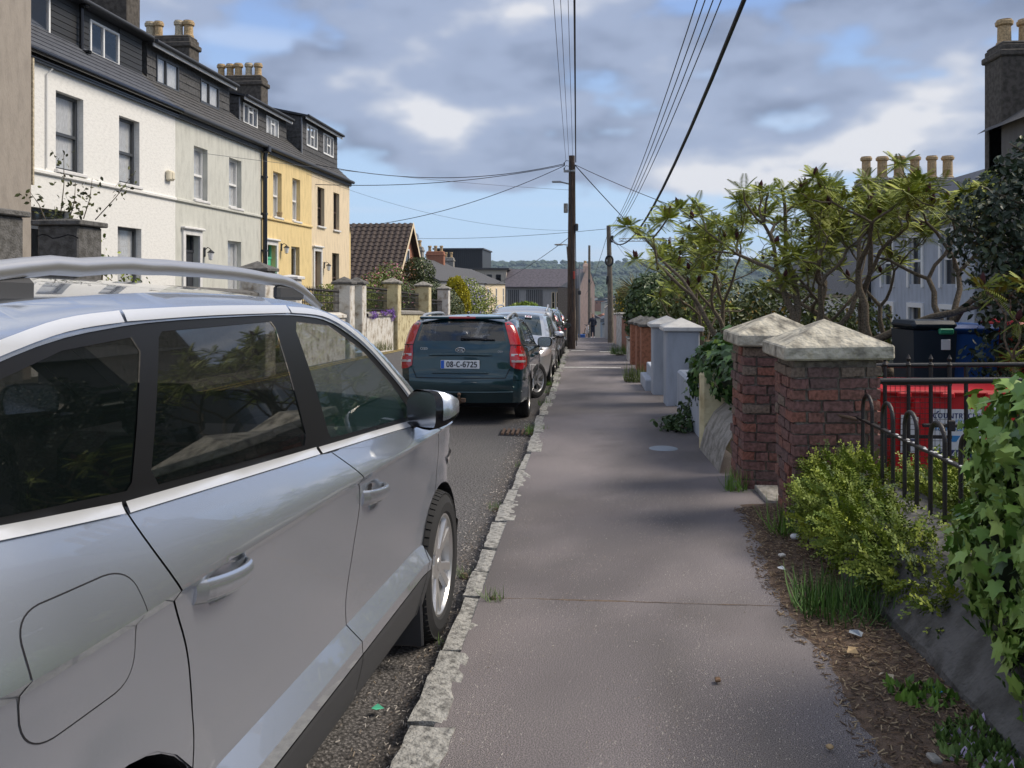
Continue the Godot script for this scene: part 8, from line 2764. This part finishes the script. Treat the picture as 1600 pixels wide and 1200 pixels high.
func build_poles() -> void:
	var o := thing("utility_pole", "tall brown wooden utility pole at the kerb with a lamp arm", "pole", P(-0.42, gy(33.0), 33.0), 0.0, "utility poles")
	var m := MB.new()
	m.tube([Vector3(0, -0.5, 0), Vector3(0, 3.5, 0), Vector3(0.02, 7.45, 0)], [0.165, 0.145, 0.115], 14)
	part(m, "shaft", M.pole_wood, o)
	m = MB.new()
	m.cbox(Vector3(-0.08, 6.86, 0.05), Vector3(0.42, 0.09, 0.14), 0.02)
	part(m, "collar", M.grey_metal, o)
	m = MB.new()
	m.tube([Vector3(-0.1, 6.38, 0), Vector3(-0.35, 6.44, 0.02), Vector3(-0.42, 6.45, 0.02)], [0.03, 0.03, 0.03], 8)
	m.cbox(Vector3(-0.56, 6.46, 0.02), Vector3(0.36, 0.07, 0.13), 0.025)
	part(m, "lamp_arm", M.grey_metal, o)
	m = MB.new()
	m.cbox(Vector3(-0.21, 5.45, 0.06), Vector3(0.16, 0.36, 0.14), 0.02)
	part(m, "junction_box", M.concrete, o)
	m = MB.new()
	m.cbox(Vector3(0.20, 4.72, 0.04), Vector3(0.13, 0.28, 0.15), 0.03)
	part(m, "meter_box", M.charcoal, o)
	m = MB.new()
	m.tube([Vector3(0.135, 7.1, 0.08), Vector3(0.15, 4.8, 0.1), Vector3(0.19, 2.0, 0.1), Vector3(0.2, 0.2, 0.1)], [0.018], 6)
	m.tube([Vector3(-0.05, 7.2, 0.13), Vector3(0.02, 4.2, 0.16), Vector3(0.05, 1.5, 0.17)], [0.012], 5)
	part(m, "riser_cable", M.cable, o)
	for y in [7.25, 7.05]:
		m = MB.new()
		m.tube([Vector3(-0.1, y, 0), Vector3(-0.2, y + 0.03, 0), Vector3(-0.26, y - 0.06, 0)], [0.012], 5)
		m.cbox(Vector3(-0.27, y - 0.1, 0), Vector3(0.05, 0.1, 0.05), 0.012)
		part(m, "insulator", M.charcoal, o)
	m = MB.new()
	m.cbox(Vector3(0.1, 2.9, 0.12), Vector3(0.08, 0.3, 0.05), 0.01)
	part(m, "red_tag", M.red_deep, o)
	var top := P(-0.42, gy(33.0) + 7.3, 33.0)
	# second pole
	o = thing("utility_pole", "shorter pole with a mossy stem and a round cable drum on the right side", "pole", P(1.34, gy(42.0), 42.0), 0.0, "utility poles")
	m = MB.new()
	m.tube([Vector3(0.04, -0.5, 0), Vector3(0, 2.5, 0), Vector3(-0.08, 5.75, 0)], [0.16, 0.13, 0.10], 12)
	part(m, "shaft", M.pole_pale, o)
	m = MB.new()
	var rg := []
	for k in 25:
		rg.append(Vector3(-0.05 + 0.17 * cos(TAU * k / 24.0), 4.05 + 0.24 * sin(TAU * k / 24.0), 0.15))
	m.tube(rg, [0.045], 8, false)
	part(m, "cable_drum", M.cable, o)
	m = MB.new()
	m.cbox(Vector3(0.1, 5.1, 0.02), Vector3(0.12, 0.34, 0.14), 0.02)
	part(m, "cable_box", M.charcoal, o)
	m = MB.new()
	m.tube([Vector3(-0.13, 3.3, 0.1), Vector3(-0.18, 2.9, 0.1)], [0.06, 0.04], 6)
	part(m, "cable_joint", M.cable, o)
	var top2 := P(1.27, gy(42.0) + 5.6, 42.0)
	# farther poles
	for a in [[-0.55, 47.0, 5.2, 0.14, 0.22, M.pole_pale, "pale leaning pole just behind the brown pole"], [-0.2, 60.0, 5.2, 0.06, 0.0, M.grey_metal, "thin pale street pole beside the pink house"], [0.62, 78.0, 8.4, 0.14, 0.0, M.pole_pale, "pale wooden pole in front of the pink house edge"]]:
		o = thing("utility_pole", a[6], "pole", P(a[0], gy(a[1]), a[1]), 0.0, "utility poles")
		m = MB.new()
		m.tube([Vector3(a[4], -0.5, 0), Vector3(0, a[2] * 0.5, 0), Vector3(-a[4], a[2], 0)], [a[3], a[3] * 0.9, a[3] * 0.75], 10)
		part(m, "shaft", a[5], o)
		m = MB.new()
		m.cbox(Vector3(0.0, a[2] * 0.62, 0.12), Vector3(0.22, 0.3, 0.16), 0.05)
		part(m, "cable_box", M.cable, o)
	o = thing("street_lamp", "small grey street lamp arm seen left of the brown pole", "lamp", P(-0.62, gy(52.0), 52.0))
	m = MB.new()
	m.tube([Vector3(0, -0.5, 0), Vector3(0, 5.5, 0), Vector3(-0.1, 5.72, 0), Vector3(-0.6, 5.78, 0)], [0.09, 0.06, 0.04, 0.03], 8)
	part(m, "column", M.grey_metal, o)
	m = MB.new()
	m.sphere(Vector3(-0.78, 5.76, 0), Vector3(0.30, 0.06, 0.1), 10, 6)
	part(m, "lamp_head", M.concrete, o)
	# cables: house drops on the left
	cable(top + Vector3(-0.25, -0.15, 0), P(-9.85, 5.95, 30.0), 0.55, 0.014, "twisted cable from the brown pole to the cream house dormer", M.cable)
	cable(top + Vector3(-0.25, -0.2, 0), P(-9.7, 5.15, 29.9), 0.30, 0.013, "cable from the brown pole to the bracket between yellow and cream houses", M.cable)
	cable(top + Vector3(-0.25, -0.22, 0), P(-9.6, 4.0, 35.5), 0.40, 0.013, "lowest thick cable from the brown pole to the yellow annex", M.cable)
	cable(top + Vector3(-0.1, -1.15, 0), P(-9.9, 4.9, 20.6), 0.12, 0.006, "thin grey wire running from the brown pole to the grey-green house", M.cable_grey)
	cable(P(-0.45, gy(33.0) + 4.6, 33.0), P(-9.7, 5.5, 29.0), 0.5, 0.005, "faint thin wire below the pole junction box", M.cable_grey)
	cable(top2, P(-30.0, 8.0, 85.0), 1.0, 0.012, "faint level wire from the shorter pole across to the left", M.cable_grey)
	cable(P(-0.42, gy(33.0) + 4.4, 33.0), P(-13.0, 1.0, 90.0), 0.8, 0.012, "thin wire descending left behind the teal estate car", M.cable_grey)
	# overhead along the street towards the viewer
	var lab := ["leftmost thin wire of the set above the brown pole", "second thin wire of the set above the brown pole", "third thin wire of the set above the brown pole"]
	var xs := [-0.62, -0.5, -0.36]
	for i in 3:
		cable(P(xs[i], gy(33.0) + 7.2, 33.0), P(-0.36 + 0.13 * i, 8.6, -10.0), 0.55, 0.006, lab[i], M.cable)
	cable(top + Vector3(0.17, -0.1, 0.05), P(0.02, 8.7, -10.0), 0.55, 0.022, "thick black bundled cable running overhead from the brown pole", M.cable)
	# wires from the shorter pole sweeping up to the right
	var tops := [[1108, 1.9], [1120, 2.05], [1132, 2.2], [1142, 2.35]]
	var lb := ["first of four thin wires fanning up right from the shorter pole", "second of four thin wires fanning up right from the shorter pole", "third of four thin wires fanning up right from the shorter pole", "fourth of four thin wires fanning up right from the shorter pole"]
	for i in 4:
		cable(top2 + Vector3(0.05, 0.05 - 0.12 * i, 0), P(1.55 + 0.13 * i, 7.2, -4.0), 1.15, 0.0085, lb[i], M.cable_grey)
	cable(top2 + Vector3(0.1, -0.5, 0), P(1.75, 6.1, 1.0), 1.75, 0.026, "thick black cable sagging across the sky from the shorter pole", M.cable)
	cable(top + Vector3(0.15, -0.2, 0), P(5.5, 3.9, 33.5), 0.12, 0.013, "cable from the brown pole to the house behind the sumac", M.cable)
	cable(top + Vector3(0.15, -0.22, 0), P(10.0, 1.3, 76.0), 0.3, 0.02, "cable from the brown pole slanting down right behind the shorter pole", M.cable)
	for i in 3:
		cable(top2 + Vector3(0.05, -0.3 - 0.1 * i, 0), P(6.0 + 3.0 * i, 0.5 - 0.3 * i, 62.0), 0.3, 0.008, ["upper thin service wire to the lower right gardens", "middle thin service wire to the lower right gardens", "lower thin service wire to the lower right gardens"][i], M.cable_grey)
	cable(top2 + Vector3(-0.1, -0.4, 0), P(0.3, gy(78.0) + 4.0, 78.0), 0.3, 0.012, "cable dropping from the shorter pole to the pole by the pink house", M.cable)

func build_person() -> void:
	var base := P(0.78, gy(66.0) + 0.09, 66.0)
	var o := thing("person", "person in dark clothing walking up the footpath pushing a bicycle", "person", base)
	var bones := [[Vector3(-0.10, 0.05, 0.05), Vector3(-0.09, 0.48, 0.02), 0.055, 0.075], [Vector3(-0.09, 0.48, 0.02), Vector3(-0.08, 0.92, 0), 0.075, 0.10], [Vector3(0.11, 0.05, -0.12), Vector3(0.10, 0.48, 0.03), 0.055, 0.075], [Vector3(0.10, 0.48, 0.03), Vector3(0.08, 0.92, 0), 0.075, 0.10], [Vector3(0, 0.95, 0), Vector3(0, 1.15, 0), 0.15, 0.15], [Vector3(-0.05, 1.35, 0), Vector3(0.05, 1.35, 0), 0.16, 0.16], [Vector3(0, 1.15, 0), Vector3(0, 1.35, 0), 0.15, 0.16], [Vector3(-0.19, 1.42, 0), Vector3(-0.27, 1.15, 0.05), 0.065, 0.055], [Vector3(-0.27, 1.15, 0.05), Vector3(-0.30, 0.98, 0.25), 0.05, 0.04], [Vector3(0.19, 1.42, 0), Vector3(0.28, 1.15, 0.02), 0.065, 0.055], [Vector3(0.28, 1.15, 0.02), Vector3(0.24, 0.95, 0.18), 0.05, 0.04], [Vector3(0, 1.45, 0), Vector3(0, 1.56, 0.01), 0.055, 0.055]]
	part(blob(bones, 0.035, 0.05), "body", M.navy_cloth, o)
	var hd := blob([[Vector3(0, 1.60, 0.03), Vector3(0, 1.70, 0.01), 0.075, 0.09], [Vector3(0, 1.635, 0.11), Vector3(0, 1.655, 0.10), 0.014, 0.012], [Vector3(0, 1.56, 0.05), Vector3(0, 1.58, 0.06), 0.04, 0.05]], 0.016, 0.02)
	part(hd, "head", M.skin, o)
	part(blob([[Vector3(0, 1.73, -0.02), Vector3(0, 1.66, -0.05), 0.095, 0.08]], 0.02, 0.02), "hair", M.hair, o)
	for a in [[Vector3(-0.31, 0.95, 0.27), -1.0], [Vector3(0.235, 0.92, 0.20), 1.0]]:
		var hb := [[a[0], a[0] + Vector3(0, -0.03, 0.06), 0.03, 0.028]]
		for k in 4:
			hb.append([a[0] + Vector3(-0.024 + 0.016 * k, -0.03, 0.06), a[0] + Vector3(-0.026 + 0.017 * k, -0.07, 0.08), 0.009, 0.008])
		hb.append([a[0] + Vector3(-0.03 * a[1], -0.01, 0.03), a[0] + Vector3(-0.05 * a[1], -0.03, 0.07), 0.010, 0.009])
		part(blob(hb, 0.010, 0.008), "hand", M.skin, o)
	for a in [Vector3(-0.10, 0.03, 0.08), Vector3(0.11, 0.03, -0.09)]:
		part(blob([[a + Vector3(0, 0.01, -0.06), a + Vector3(0, 0, 0.11), 0.042, 0.036]], 0.02, 0.02), "shoe", M.sticker, o)
	o = thing("bicycle", "bicycle pushed along beside the person in dark clothing", "bicycle", base + Vector3(-0.42, 0, 0.15), 0.25)
	for z in [-0.5, 0.52]:
		var rg := []
		for k in 29:
			rg.append(Vector3(0, 0.34 + 0.33 * sin(TAU * k / 28.0), z + 0.33 * cos(TAU * k / 28.0)))
		var m := MB.new()
		m.tube(rg, [0.018], 6, false)
		for k in 12:
			m.rod(Vector3(0, 0.34, z), Vector3(0, 0.34 + 0.32 * sin(TAU * k / 12.0), z + 0.32 * cos(TAU * k / 12.0)), 0.003, 4)
		part(m, "wheel", M.tyre, o)
	var f := MB.new()
	for a in [[Vector3(0, 0.34, -0.5), Vector3(0, 0.32, -0.06)], [Vector3(0, 0.32, -0.06), Vector3(0, 0.86, -0.2)], [Vector3(0, 0.34, -0.5), Vector3(0, 0.76, -0.17)], [Vector3(0, 0.32, -0.06), Vector3(0, 0.78, 0.34)], [Vector3(0, 0.76, -0.17), Vector3(0, 0.86, 0.33)], [Vector3(0, 0.34, 0.52), Vector3(0, 0.98, 0.31)]]:
		f.rod(a[0], a[1], 0.017, 6)
	part(f, "frame", M.sticker, o)
	f = MB.new()
	f.tube([Vector3(-0.28, 1.0, 0.2), Vector3(-0.2, 1.02, 0.32), Vector3(0.2, 1.02, 0.32), Vector3(0.28, 1.0, 0.2)], [0.014], 6)
	part(f, "handlebar", M.gloss_black, o)
	f = MB.new()
	f.cbox(Vector3(0, 0.9, -0.22), Vector3(0.13, 0.06, 0.26), 0.025)
	part(f, "saddle", M.gloss_black, o)
	o = thing("blue_crate", "small blue crate on the ground beside the bicycle", "crate", P(-0.05, gy(65.0) + 0.09, 65.0))
	f = MB.new()
	f.cbox(Vector3(0, 0.11, 0), Vector3(0.5, 0.22, 0.4), 0.02)
	part(f, "tray", M.blue_bin, o)
	f = MB.new()
	f.cbox(Vector3(0, 0.23, 0), Vector3(0.54, 0.03, 0.44), 0.01)
	part(f, "rim", M.blue_bin, o)

func blob(bones: Array, cell: float, k: float) -> MB:   # smooth union of tapered capsules, meshed as surface nets
	var lo := Vector3.ONE * 1e9
	var hi := -lo
	for b in bones:
		for e in 2:
			lo = lo.min(b[e] - Vector3.ONE * (b[2 + e] + cell * 2.0))
			hi = hi.max(b[e] + Vector3.ONE * (b[2 + e] + cell * 2.0))
	var n := Vector3i(((hi - lo) / cell).ceil()) + Vector3i.ONE
	var val := PackedFloat32Array()
	val.resize(n.x * n.y * n.z)
	var dist := func(p: Vector3) -> float:
		var r := 1e9
		for b in bones:
			var ab: Vector3 = b[1] - b[0]
			var t := clampf((p - b[0]).dot(ab) / maxf(ab.length_squared(), 1e-9), 0.0, 1.0)
			var d: float = p.distance_to(b[0] + ab * t) - lerpf(b[2], b[3], t)
			var h := clampf(0.5 + 0.5 * (r - d) / k, 0.0, 1.0)
			r = lerpf(r, d, h) - k * h * (1.0 - h) if r < 1e8 else d
		return r
	for x in n.x:
		for y in n.y:
			for z in n.z:
				val[(x * n.y + y) * n.z + z] = dist.call(lo + Vector3(x, y, z) * cell)
	var vert := {}
	for x in n.x - 1:
		for y in n.y - 1:
			for z in n.z - 1:
				var sum := Vector3.ZERO
				var cnt := 0
				var c := []
				for q in 8:
					c.append(val[((x + (q & 1)) * n.y + y + ((q >> 1) & 1)) * n.z + z + (q >> 2)])
				for e in [[0, 1], [2, 3], [4, 5], [6, 7], [0, 2], [1, 3], [4, 6], [5, 7], [0, 4], [1, 5], [2, 6], [3, 7]]:
					var a: float = c[e[0]]
					var b: float = c[e[1]]
					if (a < 0.0) != (b < 0.0):
						var pa := Vector3(e[0] & 1, (e[0] >> 1) & 1, e[0] >> 2)
						var pb := Vector3(e[1] & 1, (e[1] >> 1) & 1, e[1] >> 2)
						sum += pa.lerp(pb, a / (a - b))
						cnt += 1
				if cnt:
					vert[Vector3i(x, y, z)] = lo + (Vector3(x, y, z) + sum / cnt) * cell
	var mb := MB.new()
	var nrm := {}
	for v in vert:
		var p: Vector3 = vert[v]
		var e := cell * 0.5
		nrm[v] = Vector3(dist.call(p + Vector3(e, 0, 0)) - dist.call(p - Vector3(e, 0, 0)), dist.call(p + Vector3(0, e, 0)) - dist.call(p - Vector3(0, e, 0)), dist.call(p + Vector3(0, 0, e)) - dist.call(p - Vector3(0, 0, e))).normalized()
	for v in vert:
		for ax in 3:
			var i := (ax + 1) % 3
			var j := (ax + 2) % 3
			var q: Vector3i = v
			var f: Vector3i = v
			f[ax] += 1
			if q.x < 1 or q.y < 1 or q.z < 1:
				continue
			if (val[(q.x * n.y + q.y) * n.z + q.z] < 0.0) == (val[(f.x * n.y + f.y) * n.z + f.z] < 0.0):
				continue
			var a := q; var b := q; var d := q
			a[i] -= 1
			b[i] -= 1; b[j] -= 1
			d[j] -= 1
			if vert.has(a) and vert.has(b) and vert.has(d):
				mb.tri3(vert[q], vert[a], vert[b], nrm[q], nrm[a], nrm[b])
				mb.tri3(vert[q], vert[b], vert[d], nrm[q], nrm[b], nrm[d])
	return mb

func build_far() -> void:
	# roofs of the lower town
	var names := ["pale", "brown roofed", "grey", "red roofed", "white", "slate roofed", "tan"]
	var wm := [M.palegrey_render, M.tan_render, M.grey_render, M.brick_far, M.old_white, M.lav_render, M.cream_render]
	for i in 14:
		var d := 230.0 + 60.0 * i + rng.randf_range(0, 22)
		var x := (rng.randf_range(-0.004, 0.075)) * d
		var y := terr(x, d)
		var o := thing("town_building", "%s building in the lower town, %s" % [names[i % 7], "among the nearer roofs below the hill" if i < 7 else "among the farther roofs below the hill"], "building", P(x, y, d), rng.randf_range(-0.3, 0.3), "buildings of the lower town")
		var m := MB.new()
		var w := rng.randf_range(7, 13) + i
		var h := rng.randf_range(6, 11) + i * 0.3
		m.bx(Vector3(-w * 0.5, -3, 0), Vector3(w * 0.5, h, -9))
		part(m, "wall", wm[i % 7], o)
		m = MB.new()
		m.prism(v2([[-w * 0.54, h], [w * 0.54, h], [0, h + 2.6]]), Transform3D(Basis(), Vector3(0, 0, -9.2)), 9.5)
		part(m, "roof", [M.slate, M.slate_purple, M.slate_blue, M.brick_far][i % 4], o)
		if i < 14:
			for k in 4:
				m = MB.new()
				m.bx(Vector3(-w * 0.4 + k * w * 0.22, h - 2.6, 0), Vector3(-w * 0.4 + k * w * 0.22 + 0.9, h - 1.1, 0.08))
				part(m, "window", M.gloss_black, o)
	# tower crane jib on the skyline
	var cr := thing("tower_crane", "pale tower crane jib on the skyline behind the wires", "crane", P(62.0, -40.0, 620.0))
	var mb := MB.new()
	mb.rod(Vector3(0, 0, 0), Vector3(0, 76, 0), 0.8, 5)
	part(mb, "mast", M.line_white, cr)
	mb = MB.new()
	for y in [73.0, 75.0]:
		mb.rod(Vector3(-36, y, 0), Vector3(14, y, 0), 0.28, 5)
	for k in 25:
		mb.rod(Vector3(-36 + 2 * k, 73.0 if k % 2 else 75.0, 0), Vector3(-34 + 2 * k, 75.0 if k % 2 else 73.0, 0), 0.18, 4)
	part(mb, "jib", M.line_white, cr)
	# woods on the far hillside
	var tf := []
	for k in 9000:
		var d := rng.randf_range(1450, 3500)
		var x := rng.randf_range(-0.35, 0.30) * d
		if hillnoise.get_noise_2d(x * 1.7, d * 1.1) > 0.12:
			continue
		var s := rng.randf_range(7, 14)
		tf.append(Transform3D(Basis(Vector3.UP, rng.randf() * TAU).scaled(Vector3(s * 1.2, s, s * 1.2)), P(x, terr(x, d) - 1.0, d)))
	var tm := MB.new()
	for k in 5:
		var c := Vector3(cos(k * 1.256) * 0.35, 0.55 + 0.15 * sin(k * 2.1), sin(k * 1.256) * 0.35)
		tm.sphere(c, Vector3(0.42, 0.4, 0.42), 6, 4)
	tm.sphere(Vector3(0, 0.85, 0), Vector3(0.4, 0.35, 0.4), 6, 4)
	var wd := multi(tm.mesh(), tf, tints(Color(0.02, 0.045, 0.02), Color(0.05, 0.085, 0.03), 16), numbered("hillside_wood"), M.leaf_matt, self, true)
	wd.set_meta("label", "dark woods covering the far hillside")
	wd.set_meta("category", "wood")
func _ready() -> void:
	rng.seed = 4
	hillnoise.seed = 3
	hillnoise.frequency = 0.004
	coarse.seed = 9
	coarse.frequency = 0.55
	coarse.fractal_octaves = 5
	setup_view()
	materials()
	build_ground()
	build_terrace()
	build_left_front()
	build_right()
	build_cars()
	build_poles()
	build_plants()
	build_soil()
	build_person()
	build_far()
